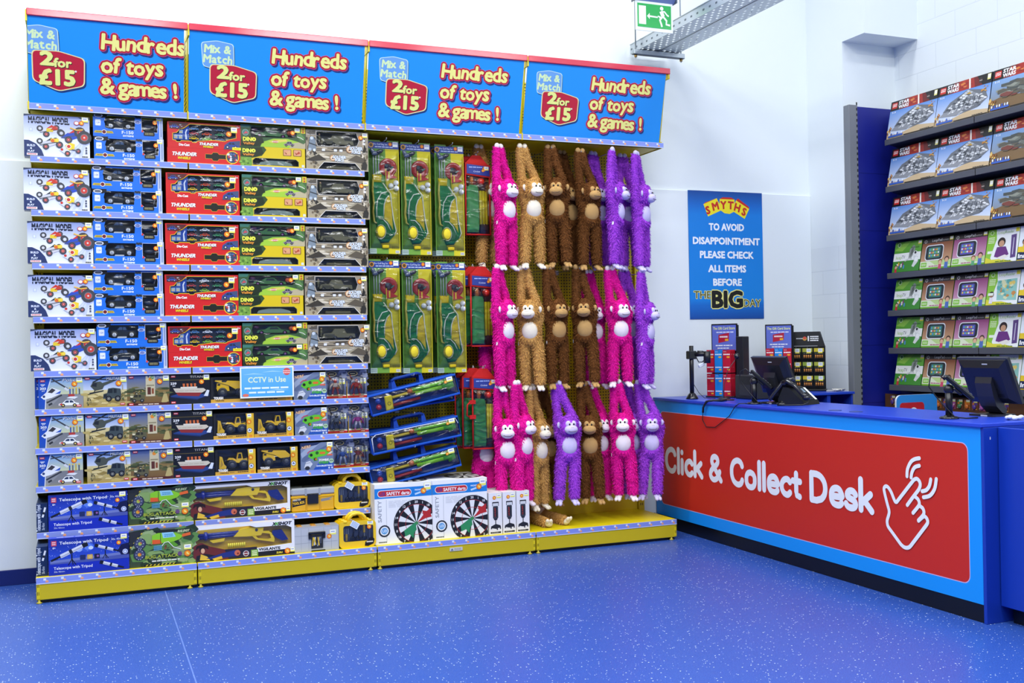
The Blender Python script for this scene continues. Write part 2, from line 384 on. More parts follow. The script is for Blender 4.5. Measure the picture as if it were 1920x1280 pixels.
mat('ceiling_panel', 0.8, color='#8b9196', noise=.04); mat('far_wall', 0.7, color='#6f7a88', noise=.05)
struct('ceiling', (X0-.2, YF-.2, CEIL), (X1+.2, YB+.2, CEIL+.1), 'ceiling_panel')
struct('wall_back', (X0-.2, YB, 0), (X1+.2, YB+.2, CEIL), 'wall_paint')
struct('wall_right', (X1, YF-.2, 0), (X1+.2, YB, CEIL), 'painted_block')
struct('wall_left', (X0-.2, YF-.2, 0), (X0, YB, CEIL), 'far_wall')
struct('wall_front', (X0, YF-.2, 0), (X1, YF, CEIL), 'far_wall')
struct('wall_panel', (X0, 0.68, 0), (6.68, YB, 2.957), 'wall_paint', ch=0.003)
struct('pillar', (6.68, 0.2, 0), (X1, YB, 2.45), 'painted_block'); struct('pillar_upper', (6.68, 0.2, 2.45), (X1, YB, CEIL), 'wall_paint')
struct('beam', (6.68, -0.09, 4.28), (X1, 0.2, CEIL), 'wall_paint')
struct('baseboard_back', (X0, 0.666, 0), (4.94, 0.68, 0.107), 'satin', '#0c1f6b', 0.002)
# luminaires on the ceiling
def luminaire():
    e = empty('ceiling_light'); q = MB(); q.box((-.9, -.26, .07), (.9, .26, .13), '#e8ecee', 0, .01); q.build('housing', 'satin', e)
    q = MB()
    for s in (-1, 1): q.box((-.9, s*.245-.012, .0), (.9, s*.245+.012, .07), '#e8ecee', 0, .004)
    q.build('louvre_frame', 'satin', e)
    return e
for i, (x, y) in enumerate(LAMPS):
    place('luminaire', luminaire, (x, y, CEIL-0.13), 'white ceiling light fitting high above the shop floor', 'ceiling light', 'ceiling lights over the shop floor')
# ---------------------------------------------------------------- gondola
BX = [0.0, 1.0, 2.25, 3.5, 4.75]
SZ = dict(A=2.903, B=2.549, C=2.199, D=1.846, E=1.489, F=1.238, G=.983, H=.731, I=.43, J=.166)
YS = 0.147
mat('shaded_back', 0.6, color='#2e2a14')  # shade behind the boxes put into the back panel colour of the shelved bays
YEL = '#d9c50a'; YELD = '#c8b408'
def price_strip(q, x0, x1, y, z1, n, hgt=0.042):
    q.box((x0, y, z1-hgt), (x1, y+.004, z1), '#8495e0', 1, .001)
    a = Art(q, x1-x0, hgt, (x0, y, z1-hgt), mi=1)
    a.rect(0, 0, 1, .14, '#c9d4f4'); a.rect(0, .93, 1, 1, '#b6c3f0')
    st = 0.1045; k = 0; x = 0.06
    while x < (x1-x0)-0.02:
        u = x/(x1-x0); w = .017/(x1-x0); k0 = a.k
        a.rect(u-w, .52, u-w*.05, .86, '#dfe8fb'); a.circ(u+w*.25, .44, .17, '#f0b98a', 1.1, 8); a.rect(u-w*.3, .22, u+w*.8, .42, '#ee9d6e')
        a.k = k0; x += st
def fun_text(a, s, u0, u1, v, h, passes, seed=1):
    """hand-lettered look: every letter tilted and shifted a little"""
    r = random.Random(seed); L = []; x = 0
    for ch in s:
        if ch == ' ': x += .26; continue
        g = glyph(ch); w = g[3]-g[2]; L.append((ch, x+w/2, r.uniform(-7, 5), r.uniform(-.035, .035), r.uniform(.96, 1.08))); x += w+.075
    sc = (u1-u0)/(x-.075)
    for bold, col, dx, dz in passes:
        k0 = a.k
        n_ = 12 if bold > .06 else 6 if bold > .022 else 1; rr = bold*h*a.h/.7
        for ch, cx, rot, dy, sz in L:
            for j in range(n_):
                t_ = 6.2832*j/n_; ox, oz = (rr*math.cos(t_), rr*math.sin(t_)) if n_ > 1 else (0, 0)
                a.text(ch, u0+cx*sc, v+dy*h, h*sz, col, 'c', 0.0, rot=rot, dx=dx+ox, dz=dz+oz); a.k += -1+.04
        a.k += 1
def header_art(q, x0, w, shift, hh):
    n = Vector((0, -.535, -.135)).normalized(); uz = Vector((0, -.135, .535)).normalized()
    a = Art(q, 1.213, hh, (x0-shift, .125, 3.245), (1, 0, 0), uz, n, 0, clip=(shift+.001, shift+w-.001))
    U = lambda p: [a.uv(*t) for t in p]
    def badge(P, dx, dz, col, k=1.0):
        cx = sum(p[0] for p in P)/len(P); cz = sum(p[1] for p in P)/len(P)
        pts = []
        n_ = len(P)
        for i in range(n_):   # rounded corners
            p0, p1, p2 = P[i-1], P[i], P[(i+1) % n_]
            for t in (0, .25, .5, .75, 1):
                f = .16; A = [p1[j]+(p0[j]-p1[j])*f for j in (0, 1)]; B = [p1[j]+(p2[j]-p1[j])*f for j in (0, 1)]
                pts.append(((1-t)**2*A[0]+2*t*(1-t)*p1[0]+t*t*B[0], (1-t)**2*A[1]+2*t*(1-t)*p1[1]+t*t*B[1]))
        m = a.uv(cx, cz); pts = [a.uv(*p) for p in pts]
        a.raw([(m[0]+(p[0]-m[0])*k+dx, m[1]+(p[1]-m[1])*k+dz) for p in pts], col, [tuple(range(len(pts)))])
    mm = [(.064, .87), (.15, .905), (.245, .875), (.25, .60), (.16, .545), (.075, .585)]
    badge(mm, .005, -.008, '#123a74'); badge(mm, 0, 0, '#cfeedd'); badge(mm, 0, 0, '#6fa6de', .955)
    for t, v, u0, u1 in (('Mix &', .755, .083, .228), ('Match', .635, .077, .236)): fun_text(a, t, u0, u1, v, .095, [(.04, '#dcf2b4', 0, 0)], 4)
    pb = [(.112, .615), (.245, .625), (.378, .555), (.375, .235), (.245, .155), (.113, .265)]
    badge(pb, .009, -.012, '#123a74'); badge(pb, 0, 0, '#f2e9a0'); badge(pb, 0, 0, '#c01c36', .955)
    for t, u0, u1, v, h, b in (('2', .158, .218, .455, .15, .05), ('for', .222, .308, .44, .10, .04), ('£15', .152, .322, .235, .17, .055)):
        w_ = (u1-u0)
        a.text(t, (u0+u1)/2, v, h, '#3c2a14', 'c', b, w=w_, dx=.004, dz=-.005); a.text(t, (u0+u1)/2, v, h, '#eef08a', 'c', b, w=w_)
    a.circ(.330, .40, .012, '#f5e7e0', n=8)
    for t, u0, u1, v, sd in (('Hundreds', .462, .892, .685, 3), ('of toys', .462, .775, .42, 7), ('& games', .462, .795, .165, 5), ('!', .84, .858, .165, 2)):
        fun_text(a, t, u0, u1, v, .178, [(.115, '#23306e', .011, -.013), (.125, '#e05a9a', 0, 0), (.108, '#b8192f', 0, 0), (.034, '#f5f08a', 0, 0)], sd)
def bay(i):
    x0, x1 = BX[i], BX[i+1]; w = x1-x0
    e = empty('shelving_bay', (x0, 0, 0))
    q = MB(); q.box((.004, -.008, .022), (w-.004, .012, .128), YELD, 0, .004)
    for xx in (.006, w-.026):
        q.box((xx, -.011, .03), (xx+.02, -.008, .165), YEL, 0, .002)
        for zz in (.055, .105, .14):
            for k in (.004, .012): q.box((xx+k, -.0116, zz), (xx+k+.003, -.011, zz+.022), '#221e06')
    q.build('plinth', 'satin', e)
    q = MB(); q.box((.01, .02, 0), (w-.01, .05, .03), '#101014'); 
    for xx in (.02, w-.05): q.lathe([(.016, 0), (.018, .006), (.008, .012), (.006, .03)], '#b8a830', 10, 0, (xx, .0, 0))
    q.build('kick_rail', 'satin', e)
    q = MB(); q.box((.002, 0, .14), (w-.002, .62, SZ['J']), YEL, 0, .004); q.build('base_deck', 'satin', e)
    q = MB(); price_strip(q, .004, w-.004, -.012, SZ['J']+.001, 0); q.build('base_price_strip', ['satin', 'strip'], e)
    q = MB(); q.box((.03, .60, .166), (w-.03, .62, 3.78), YEL); o = q.build('back_panel', 'yellow_pegboard' if i > 1 else 'shaded_back', e)
    if i > 1: q = MB(); q.box((.03, .592, .166), (w-.03, .602, .82), YEL, 0, .002); q.build('lower_back_panel', 'satin', e)
    for xx in ([0, w] if i == 3 else [0]):
        q = MB(); xx += .03 if i == 0 else 0; q.box((xx-.028, .57, 0), (xx+.028, .64, 3.80), YEL, 0, .003)
        for k in range(72): q.box((xx-.012, .5694, .2+k*.05), (xx-.006, .5702, .222+k*.05), '#1c1906'); q.box((xx+.006, .5694, .2+k*.05), (xx+.012, .5702, .222+k*.05), '#1c1906')
        q.build('upright', 'satin', e)
    if i < 2:
        for k in 'ABCDEFGHI':
            z = SZ[k]; q = MB(); q.box((.004, YS+.004, z-.034), (w-.004, .60, z-.001), YEL, 0, .003); q.box((.004, YS+.003, z-.04), (w-.004, YS+.02, z), YEL)
            for xx in (.006, w-.010): q.prism([(0, 0), (1, 0), (1, 1)], 0, 0, YEL) if False else q.add([(xx, YS+.03, z-.034), (xx, .6, z-.034), (xx, .6, z-.14), (xx+.004, YS+.03, z-.034), (xx+.004, .6, z-.034), (xx+.004, .6, z-.14)], [(0, 1, 2), (3, 5, 4), (0, 3, 4, 1), (1, 4, 5, 2), (2, 5, 3, 0)], YELD)
            s = q.build('shelf', 'satin', e)
            q = MB(); price_strip(q, .006, w-.006, YS-.004, z+.001, 0); q.build('price_strip', ['satin', 'strip'], s)
    # canopy
    q = MB(); q.box((.006, .13, 3.205), (w-.006, .60, 3.235), YEL, 0, .003)
    q.box((.006, .13, 3.205), (w-.006, .16, 3.235), YEL)
    q.build('canopy_shelf', 'satin', e)
    q = MB(); price_strip(q, .006, w-.006 + (.02 if i == 3 else 0), .119, 3.246, 0); q.build('canopy_price_strip', ['satin', 'strip'], e)
    hh = math.hypot(.135, .535)
    xa, xb = .006, w-.026
    T = Matrix(((1, 0, 0, 0), (0, 1, -.135/.535, .125+.135/.535*3.245), (0, 0, 1, 0), (0, 0, 0, 1)))
    q = MB(T); q.box((xa, 0.0, 3.245), (xb, .012, 3.78), '#1b95ea'); q.T = Matrix.Identity(4)
    header_art(q, xa, xb-xa, .115 if i == 0 else 0.0, hh)
    q.build('header_sign', 'sign_print', e)
    q = MB(); q.box((.004, -.026, 3.778), (w-.004 + (.01 if i == 3 else 0), .012, 3.824), '#cf2440', 0, .004); q.build('top_rail', 'rail', e)
    for xx in ([.0, w-.006] if i == 3 else [.0]):
        q = MB(); q.box((xx-.004, -.02, 3.74), (xx+.008, .15, 3.815), YEL, 0, .002); q.box((xx-.004, .12, 3.20), (xx+.008, .24, 3.255), YEL, 0, .002); [q.box((xx-.0006, .2, 3.27+k*.03), (xx, .34, 3.285+k*.03), '#1c1906') for k in range(17)]; q.add([(xx, .16, 3.2), (xx, .03, 3.8), (xx, .60, 3.8), (xx, .60, 3.2), (xx+.006, .16, 3.2), (xx+.006, .03, 3.8), (xx+.006, .60, 3.8), (xx+.006, .60, 3.2)], [(0, 1, 2, 3), (7, 6, 5, 4), (0, 4, 5, 1), (1, 5, 6, 2), (3, 2, 6, 7), (0, 3, 7, 4)], YEL)
        q.build('canopy_bracket', 'satin', e)
    return e
BAYL = ['narrow yellow shelving bay whose blue header has its badge cut off', 'yellow shelving bay with the red toy truck boxes and construction vehicles',
        'yellow pegboard bay hung with golf sets and blue bags', 'yellow pegboard bay hung full of plush monkeys next to the counter']
BAYS = [tag(bay(i), BAYL[i], 'shelving', 'shelving bays under the blue headers') for i in range(4)]
# ---------------------------------------------------------------- cable tray, strut, exit sign
def cable_tray():
    e = empty('cable_tray', (4.77, 0, 4.12)); q = MB(); W, D = .38, .085
    nx, ny, y0, y1 = 14, 96, -4.6, .66; cw = W/nx; cl = (y1-y0)/ny; g = '#b9c0c6'
    for i in range(nx):
        for j in range(ny):
            xa, ya = i*cw, y0+j*cl; hx, hy = cw*.27, cl*.22
            if (i+j) % 2 or i in (6, 7): q.add([(xa, ya, 0), (xa+cw, ya, 0), (xa+cw, ya+cl, 0), (xa, ya+cl, 0)], [(0, 1, 2, 3)], g); continue
            cx, cy = xa+cw/2, ya+cl/2
            q.add([(xa, ya, 0), (xa+cw, ya, 0), (xa+cw, ya+cl, 0), (xa, ya+cl, 0), (cx-hx, cy-hy, 0), (cx+hx, cy-hy, 0), (cx+hx, cy+hy, 0), (cx-hx, cy+hy, 0)],
                  [(0, 1, 5, 4), (1, 2, 6, 5), (2, 3, 7, 6), (3, 0, 4, 7)], g)
    q.box((W/2-.004, y0, -.003), (W/2+.004, y1, .001), '#8d959c'); q.build('tray_floor', 'steel', e)
    for x in (0, W):
        q = MB(); q.box((x-.002, y0, 0), (x+.002, y1, D), '#c5cbd0'); q.box((x-.008, y0, D-.006), (x+.008, y1, D), '#c5cbd0')
        for j in range(60): q.box((x-.0028, y0+.03+j*.088, .03), (x+.0028, y0+.055+j*.088, .045), '#6d757c')
        q.build('side_rail', 'steel', e)
    q = MB(); q.box((-.06, .48, -.045), (W+.06, .53, -.004), '#aeb6bc', 0, .003); q.box((-.06, .485, -.038), (W+.06, .525, -.046), '#4a525a'); q.build('support_strut', 'steel', e)
    for x in (-.035, W+.035):
        q = MB(); q.tube([(x, .505, -.075), (x, .505, CEIL-4.12)], .006, '#b9bfc4', 8); q.lathe([(.014, -.066), (.014, -.048)], '#c8a05a', 6, 0, (x, .505, 0)); q.build('hanging_rod', 'steel', e)
    return tag(e, 'perforated galvanised cable tray hanging from the ceiling above the counter end', 'cable tray')
cable_tray()
def exit_sign():
    e = empty('exit_sign', (4.315, -.25, 4.056)); e.scale = (.92, .92, .92)   # hangs on two rods
    q = MB(); W = .375
    prof = [(.0, 0), (.012, -.03), (.045, -.05), (.085, -.045), (.10, .0), (.085, .045), (.045, .05)]
    V = []; n = len(prof)
    for x in (0, W): V += [(x, -y_, .225+z_*.9) for z_, y_ in prof]
    q.add(V, [tuple(range(n)), tuple(range(2*n-1, n-1, -1))] + [(i, (i+1) % n, n+(i+1) % n, n+i) for i in range(n)], '#8f9fc8', 0)
    q.build('light_housing', 'satin', e)
    for x in (-.008, W):
        q = MB(); q.box((x, -.055, .222), (x+.008, .055, .32), '#55606a', 0, .01); q.build('end_cap', 'black_plastic', e)
    q = MB(); q.box((-.0, -.004, -.025), (W-.012, .004, .225), '#eef6f4', 0, .001); q.build('diffuser_plate', 'gloss', e)
    q = MB(); q.box((.018, -.006, .005), (W-.03, -.0042, .205), '#1fae4d'); a = Art(q, W-.048, .2, (.018, -.006, .005))
    a.rect(.04, .12, .25, .90, '#f4fbf6')
    a.poly([(.28, .48), (.36, .62), (.36, .52), (.60, .50), (.60, .44), (.36, .45), (.36, .36)], '#f4fbf6')
    a.circ(.72, .86, .085, '#f4fbf6', n=12)
    for p, wd in (([(.70, .74), (.76, .52)], .17), ([(.70, .72), (.80, .74), (.88, .60), (.93, .56)], .065), ([(.68, .70), (.74, .50), (.64, .46)], .065), ([(.76, .52), (.86, .36), (.85, .20), (.96, .18)], .085), ([(.73, .50), (.66, .36), (.70, .20), (.72, .08)], .085), ([(.60, .52), (.68, .50)], .05)): a.line(p, wd, '#f4fbf6')
    q.build('pictogram_panel', 'gloss', e)
    for x in (.07, W-.07):
        q = MB(); q.tube([(x, 0, .31), (x, 0, (CEIL-4.056)/.92)], .004, '#c9cfd3', 6); q.build('suspension_rod', 'steel', e)
    return tag(e, 'green running man exit sign with left arrow hanging above the header', 'exit sign')
exit_sign()
# ---------------------------------------------------------------- wall poster
def poster():
    q = MB(); W, H = .79, 1.155; x0, z0 = 5.335, 1.805
    q.box((0, -.006, 0), (W, .0, H), '#0b77d0'); a = Art(q, W, H, (0, -.006, 0))
    for v0, v1, c0, c1 in ((0, .13, '#0a4aa0', '#0a72cf'), (.13, .86, '#0a86dd', '#0a7fd8'), (.86, 1, '#0a72cf', '#0b4796')): a.grad(0, v0, 1, v1, c0, c1)
    a.grad(0, .10, 1, .16, '#0a66c2', '#0a86dd'); a.grad(0, .82, 1, .9, '#0a7fd8', '#0a66c2')
    R = '#c8261a'; Yl = '#f6e424'
    for P, T in (([(.20, .895), (.38, .945), (.45, .855), (.26, .80)], [(.20, .895), (.38, .945), (.40, .95), (.23, .91)]), ([(.42, .94), (.62, .94), (.63, .85), (.55, .825), (.48, .83), (.41, .86)], [(.42, .94), (.62, .94), (.58, .955), (.46, .955)]),
                 ([(.64, .935), (.82, .87), (.755, .79), (.59, .85)], [(.64, .935), (.82, .87), (.82, .885), (.67, .95)])):
        a.poly(T, R); a.poly(P, Yl)
    for ch, u, v, r in (('S', .27, .822, 17), ('M', .37, .855, 15), ('Y', .47, .865, 2), ('T', .565, .865, -3), ('H', .645, .85, -17), ('S', .735, .82, -20)): a.text(ch, u, v, .058, R, 'c', .05, rot=r)
    for t, v, w in (('TO AVOID', .695, .47), ('DISAPPOINTMENT', .585, .90), ('PLEASE CHECK', .477, .72), ('ALL ITEMS', .368, .505), ('BEFORE', .262, .38)): a.text(t, .505, v, .052, '#f2f6fb', 'c', .045, w=w)
    for t, u, v, h, w, b in (('THE', .165, .160, .058, .225, .01), ('DAY', .84, .095, .058, .235, .01), ('BIG', .50, .092, .125, .40, .05)):
        a.text(t, u, v, h, '#efe98a', 'c', b+.045, w=w*1.0); a.text(t, u, v, h, '#111111', 'c', b, w=w)
    o = q.build('wall_poster', 'sign_print', loc=(x0, .678, z0))
    tag(o, 'tall blue poster with white capitals on the wall above the counter', 'poster')
poster()
def cctv():
    q = MB(); W, H = .375, .218
    q.box((0, -.002, 0), (W, 0, H), '#f4f8fb'); a = Art(q, W, H, (0, -.002, 0))
    a.grad(.025, .04, .975, .96, '#4aa8e6', '#6db4e4')
    for k, (u, v) in enumerate(((.05, .75), (.4, .82), (.1, .3), (.5, .22))): a.poly([(u, v), (u+.2, v+.05), (u+.42, v), (u+.2, v+.012)], '#9fd0ef')
    a.text('CCTV in Use', .5, .50, .17, '#e6f2c0', 'c', .02, w=.70)
    a.scribble(.08, .36, .84, .10, '#e4f1fa', 1, 3); a.scribble(.16, .22, .68, .10, '#e4f1fa', 1, 5)
    a.circ(.87, .83, .12, '#d8534e'); a.scribble(.80, .88, .14, .12, '#f4c9c0', 2, 2); a.circ(.1, .09, .05, '#e0735a', 2)
    o = q.build('notice_card', 'sign_print', loc=(1.322, .135, 1.265)); tag(o, 'blue camera notice card fixed over the shelf edge above the dumper truck box', 'notice')
cctv()
# ---------------------------------------------------------------- packaged toys
def carton(w, d, h, front, side=None, top=None):
    q = MB(); q.box((0, 0, 0), (w, d, h), [front]*4, 0)
    q.c[1] = [top or side or front]*4
    for k in (3, 5): q.c[k] = [side or front]*4
    q.c[4] = [side or front]*4; q.c[0] = [side or front]*4
    return q, Art(q, w, h)
def open_front(q, w, h, d, holes, col, inner='#14161a', rec=.05, lidless=False):
    """carton whose face is cut by windows, with the hollow behind them lined dark"""
    loops = [[(0, 0), (w, 0), (w, h), (0, h)]] + holes
    flat = [p for L in loops for p in L]
    tr = tessellate_polygon([[Vector((p[0], p[1], 0)) for p in L] for L in loops])
    q.add([(p[0], 0, p[1]) for p in flat], [tuple(t) for t in tr], col)
    for hl in holes:
        n = len(hl); q.add([(p[0], 0, p[1]) for p in hl] + [(p[0], rec, p[1]) for p in hl], [(i, (i+1) % n, n+(i+1) % n, n+i) for i in range(n) if not (lidless and hl[i][1] > h-.022 and hl[(i+1) % n][1] > h-.022)], inner)
        q.add([(p[0], rec, p[1]) for p in hl], [tuple(t) for t in tessellate_polygon([[Vector((p[0], p[1], 0)) for p in hl]])], inner)
def shell(q, w, d, h, col, top=True):
    q.add([(0, 0, 0), (w, 0, 0), (w, d, 0), (0, d, 0), (0, 0, h), (w, 0, h), (w, d, h), (0, d, h)], [(0, 3, 2, 1)]+([(4, 5, 6, 7)] if top else [])+[(1, 2, 6, 5), (2, 3, 7, 6), (3, 0, 4, 7)], col)
def film(hole, parent, y=.0012):
    q = MB(); q.add([(p[0], y, p[1]) for p in hole], [tuple(t) for t in tessellate_polygon([[Vector((p[0], p[1], 0)) for p in hole]])], '#ffffff')
    return q.build('window_film', 'film', parent)
def R_(x0, z0, x1, z1): return [(x0, z0), (x1, z0), (x1, z1), (x0, z1)]
def wheel_art(a, u, v, r, hub='#d5473a', tyre='#454649', e=1.0):
    a.circ(u, v, r, tyre, e, 14); a.circ(u, v, r*.56, '#77797e', e, 12); a.circ(u, v, r*.46, hub, e, 12); a.circ(u, v, r*.14, '#ddd8d0', e, 6)
def car_art(a, u, v, w, h, col, win='#29323c', hub='#c9ccd2', tyre='#1c1c1e'):
    P = lambda L: [(u+x*w, v+y*h) for x, y in L]
    a.poly(P([(0, .25), (.02, .5), (.2, .58), (.34, .95), (.68, 1), (.82, .6), (.98, .52), (1, .25)]), col)
    a.poly(P([(.27, .6), (.37, .88), (.5, .9), (.5, .6)]), win); a.poly(P([(.54, .6), (.54, .9), (.66, .9), (.76, .6)]), win)
    asp = a.h*a.M[3]/(a.w*a.M[2])
    for x in (.22, .78): wheel_art(a, u+x*w, v+.25*h, .24*h, hub, tyre)
def blob(a, r, u, v, w, h, cols, n=14):
    for k in range(n):
        x, y = u+r.random()*w, v+r.random()*h; s = r.uniform(.03, .09)
        a.poly([(x+s*w*2*math.cos(t+r.uniform(-.3, .3)), y+s*h*2*math.sin(t)*r.uniform(.6, 1.2)) for t in (0, 1.26, 2.5, 3.77, 5.02)], r.choice(cols))
def b_model():
    w, d, h = .40, .09, .277; q, a = carton(w, d, h, '#c9d2ea', '#5d6c93', '#aab4d2')
    a.grad(0, 0, 1, .45, '#dfe5f4', '#e6ebf7'); a.grad(0, .45, 1, 1, '#e6ebf7', '#8f9ed0')
    for k in range(5): a.poly([(.62+k*.05, .02), (.68+k*.05, .02), (1.0, .35+k*.1), (1.0, .42+k*.1), (.93, .5)], '#d3dbef' if k % 2 else '#c3cdea')
    a.poly([(.0, 1), (0, .95), (.08, .97), (.12, .985), (.82, .985), (.86, .95), (1, .93), (1, 1)], '#39445e')
    for t, u, wd in (('MAGICAL', .235, .33), ('MODEL', .56, .255)):
        a.text(t, u, .795, .15, '#1a2338', 'c', .06, w=wd)
    a.poly([(.05, .845), (.3, .865), (.68, .83), (.68, .822), (.3, .85), (.05, .835)], '#c8d2ec')
    a.rect(.08, .60, .13, .68, '#b9c3da'); a.rect(.09, .61, .12, .67, '#dbe2f0')
    # racers
    def racer(u, v, s, body, tw, big):
        k = w/h
        a.poly([(u-.11*s, v-.02*s), (u-.03*s, v+.07*s), (u+.10*s, v+.09*s), (u+.14*s, v+.02*s), (u+.02*s, v-.05*s)], body)
        a.poly([(u-.02*s, v+.06*s), (u+.05*s, v+.14*s), (u+.09*s, v+.10*s)], tw)
        a.line([(u-.1*s, v-.02*s), (u+.13*s, v+.05*s)], .018, '#55585e')
        wheel_art(a, u-.10*s, v+.06*s, .06*s, '#d0d2d4'); wheel_art(a, u-.02*s, v-.05*s, .062*s, '#c23b32'); wheel_art(a, u+.11*s, v+.09*s, big*.8*s, '#c23b32'); wheel_art(a, u+.16*s, v+.0*s, big*s, '#c9443a')
    racer(.36, .60, 1.2, '#d4d5da', '#cf3b2e', .066); a.rect(.34, .60, .44, .68, '#e6c832'); a.poly([(.40, .64), (.46, .76), (.52, .66)], '#c9402f'); racer(.70, .50, 1.35, '#2f4fb4', '#d23c34', .12); racer(.35, .30, 1.15, '#c9cacf', '#3c3f46', .07)
    a.rect(.40, .36, .52, .44, '#efc72e'); a.circ(.43, .39, .04, '#d9692c'); a.circ(.50, .41, .04, '#f3d64a')
    a.poly([(.66, .18), (.62, .30), (.70, .36), (.77, .33), (.76, .2)], '#f1cf33'); a.circ(.675, .27, .055, '#e9e4da'); a.circ(.675, .27, .04, '#c7402f')
    a.poly([(.53, .17), (.58, .23), (.66, .20), (.72, .12), (.62, .09)], '#d8dade'); wheel_art(a, .655, .10, .065, '#d8452f'); wheel_art(a, .82, .17, .06, '#c43c33'); a.circ(.57, .19, .03, '#c9372e')
    a.line([(.72, .2), (.82, .18)], .025, '#6e7075')
    a.line([(.70, .72), (.80, .67), (.90, .69)], .03, '#e9b84a'); a.circ(.80, .84, .05, '#cf3a2c', 1.2); a.circ(.80, .84, .038, '#f1eef0', 1.2)
    a.poly([(0, 0), (0, .38), (.07, .38), (.18, .30), (.26, .16), (.30, 0)], '#2c3a66'); a.line([(0, .39), (.07, .39), (.185, .31), (.27, .17), (.31, .01)], .012, '#e6ebf7')
    for t, v in (('BUILD', .235), ('&', .17), ('PLAY', .10)): a.text(t, .105, v, .045, '#dfe6f6', 'c', .04)
    a.rect(.04, .025, .20, .075, '#f4f1f2'); a.scribble(.05, .07, .14, .04, '#c4304a', 1, 4)
    a.scribble(.88, .06, .09, .05, '#3c4152', 1, 2)
    for v in (.13, .19, .25): a.circ(.945, v, .022, '#454b5c')
    a.ticket(.88, .87, .10, .12, (.875, .845), .055)
    sd = Art(q, d, h, (0, d, 0), (0, -1, 0), (0, 0, 1), (-1, 0, 0)); sd.text('MODEL', .5, .5, .2, '#c8d2ec', 'c', .03, rot=90, w=.5)
    return q.build('model_car_kit_box', 'carton')
def b_truck():
    w, d, h = .445, .13, .155; q = MB(); shell(q, w, d, h, '#16378f', False)
    h1 = [(.075, .062), (.075, .085), (.07, .10), (.08, h-.012), (.265, h-.012), (.265, .085), (.262, .055), (.10, .055)]
    h2 = [(.308, .062), (.308, h-.012), (.402, h-.012), (.412, .085), (.408, .045), (.325, .045)]
    open_front(q, w, h, d, [h1, h2], '#1f6fd6', '#1a2028', .09, True)
    a = Art(q, w, h)
    a.poly([(0, .86), (.14, .80), (.2, .86), (.2, 1), (0, 1)], '#11141c'); a.circ(.075, .9, .085, '#e6e8ec', 2.1); a.circ(.075, .9, .068, '#8b8f98', 2.1); a.scribble(.035, .94, .08, .08, '#2b2f38', 1, 3)
    a.rrect(.03, .46, .11, .74, .006, '#cfd9ee'); a.rrect(.04, .49, .10, .70, .005, '#e9edf6'); a.text('1:24', .07, .56, .08, '#5571b0', 'c', .02, w=.045)
    a.poly([(.01, .15), (.29, .15), (.27, .25), (.03, .25)], '#c9b23a'); a.circ(.155, .2, .10, '#e8e6df'); a.circ(.155, .2, .078, '#701f22'); a.scribble(.04, .225, .09, .05, '#6e5f16', 1, 1); a.scribble(.19, .225, .08, .05, '#6e5f16', 1, 1)
    a.text('F-150', .49, .16, .13, '#e9f0fb', 'c', .025, w=.165); a.text('EXTREME', .50, .04, .062, '#dfe8f8', 'c', .06, w=.15)
    for k in range(4):
        for j in range(2): a.rect(.60+k*.022, .86+j*.05, .622+k*.022, .91+j*.05, '#12151c' if (k+j) % 2 else '#39424f')
    a.circ(.635, .70, .075, '#e7edf6', 1.9); a.circ(.635, .70, .062, '#1d3f96', 1.9); a.text('Ford', .635, .67, .07, '#e7edf6', 'c', .01, w=.06)
    a.line([(.69, .30), (.69, .93), (.905, .93), (.93, .55), (.92, .27), (.74, .27), (.69, .34)], .014, '#dfe6f2')
    a.rrect(.72, .12, .88, .29, .008, '#1d1f22'); a.scribble(.74, .26, .12, .10, '#a39a6a', 2, 8); a.rect(.69, .27, .715, .36, '#d43b2b')
    a.rect(.945, .0, 1, 1, '#b9c4dd'); a.rect(.965, .1, .985, .9, '#8593b4')
    a.ticket(.905, .80, .075, .19, (.885, .72), .1)
    e = q.build('toy_truck_box', 'carton')
    t = MB(); B = '#1e242b'
    t.prism([(.085, .075), (.088, .105), (.125, .112), (.145, .135), (.185, .135), (.195, .108), (.25, .106), (.252, .075)], .022, .065, B, 0)
    t.prism([(.13, .11), (.147, .13), (.163, .13), (.163, .11)], .0205, .022, '#4a5f80'); t.prism([(.167, .11), (.167, .13), (.183, .13), (.19, .11)], .0205, .022, '#4a5f80')
    t.box((.10, .03, .066), (.235, .06, .078), '#3b3f46'); t.box((.13, .021, .055), (.19, .03, .066), '#cfd3d8')
    o = t.build('toy_truck', 'gloss', e)
    for x in (.112, .222):
        t = MB(); t.T = Matrix.Translation((x, .018, .078)) @ Matrix.Rotation(math.pi/2, 4, 'X')
        t.lathe([(.010, .0), (.024, .0), (.0255, -.006), (.0255, -.02), (.022, -.026)], '#151517', 18); t.lathe([(.0, .003), (.013, .002), (.014, .0005)], '#d8dbe0', 14)
        for k in range(5): t.box((-.0015, 0, .0), (.0015, .012, .0042), '#7c8188')
        t.build('wheel', 'satin', o)
    t = MB(); t.ell((.355, .05, .092), (.04, .018, .018), '#27344a'); t.box((.33, .035, .05), (.40, .05, .068), '#22262c', 0, .004); t.tube([(.39, .045, .06), (.40, .045, .1)], .004, '#9aa0a8', 6); t.build('remote_control', 'gloss', e)
    film(h1, e); film(h2, e)
    return e
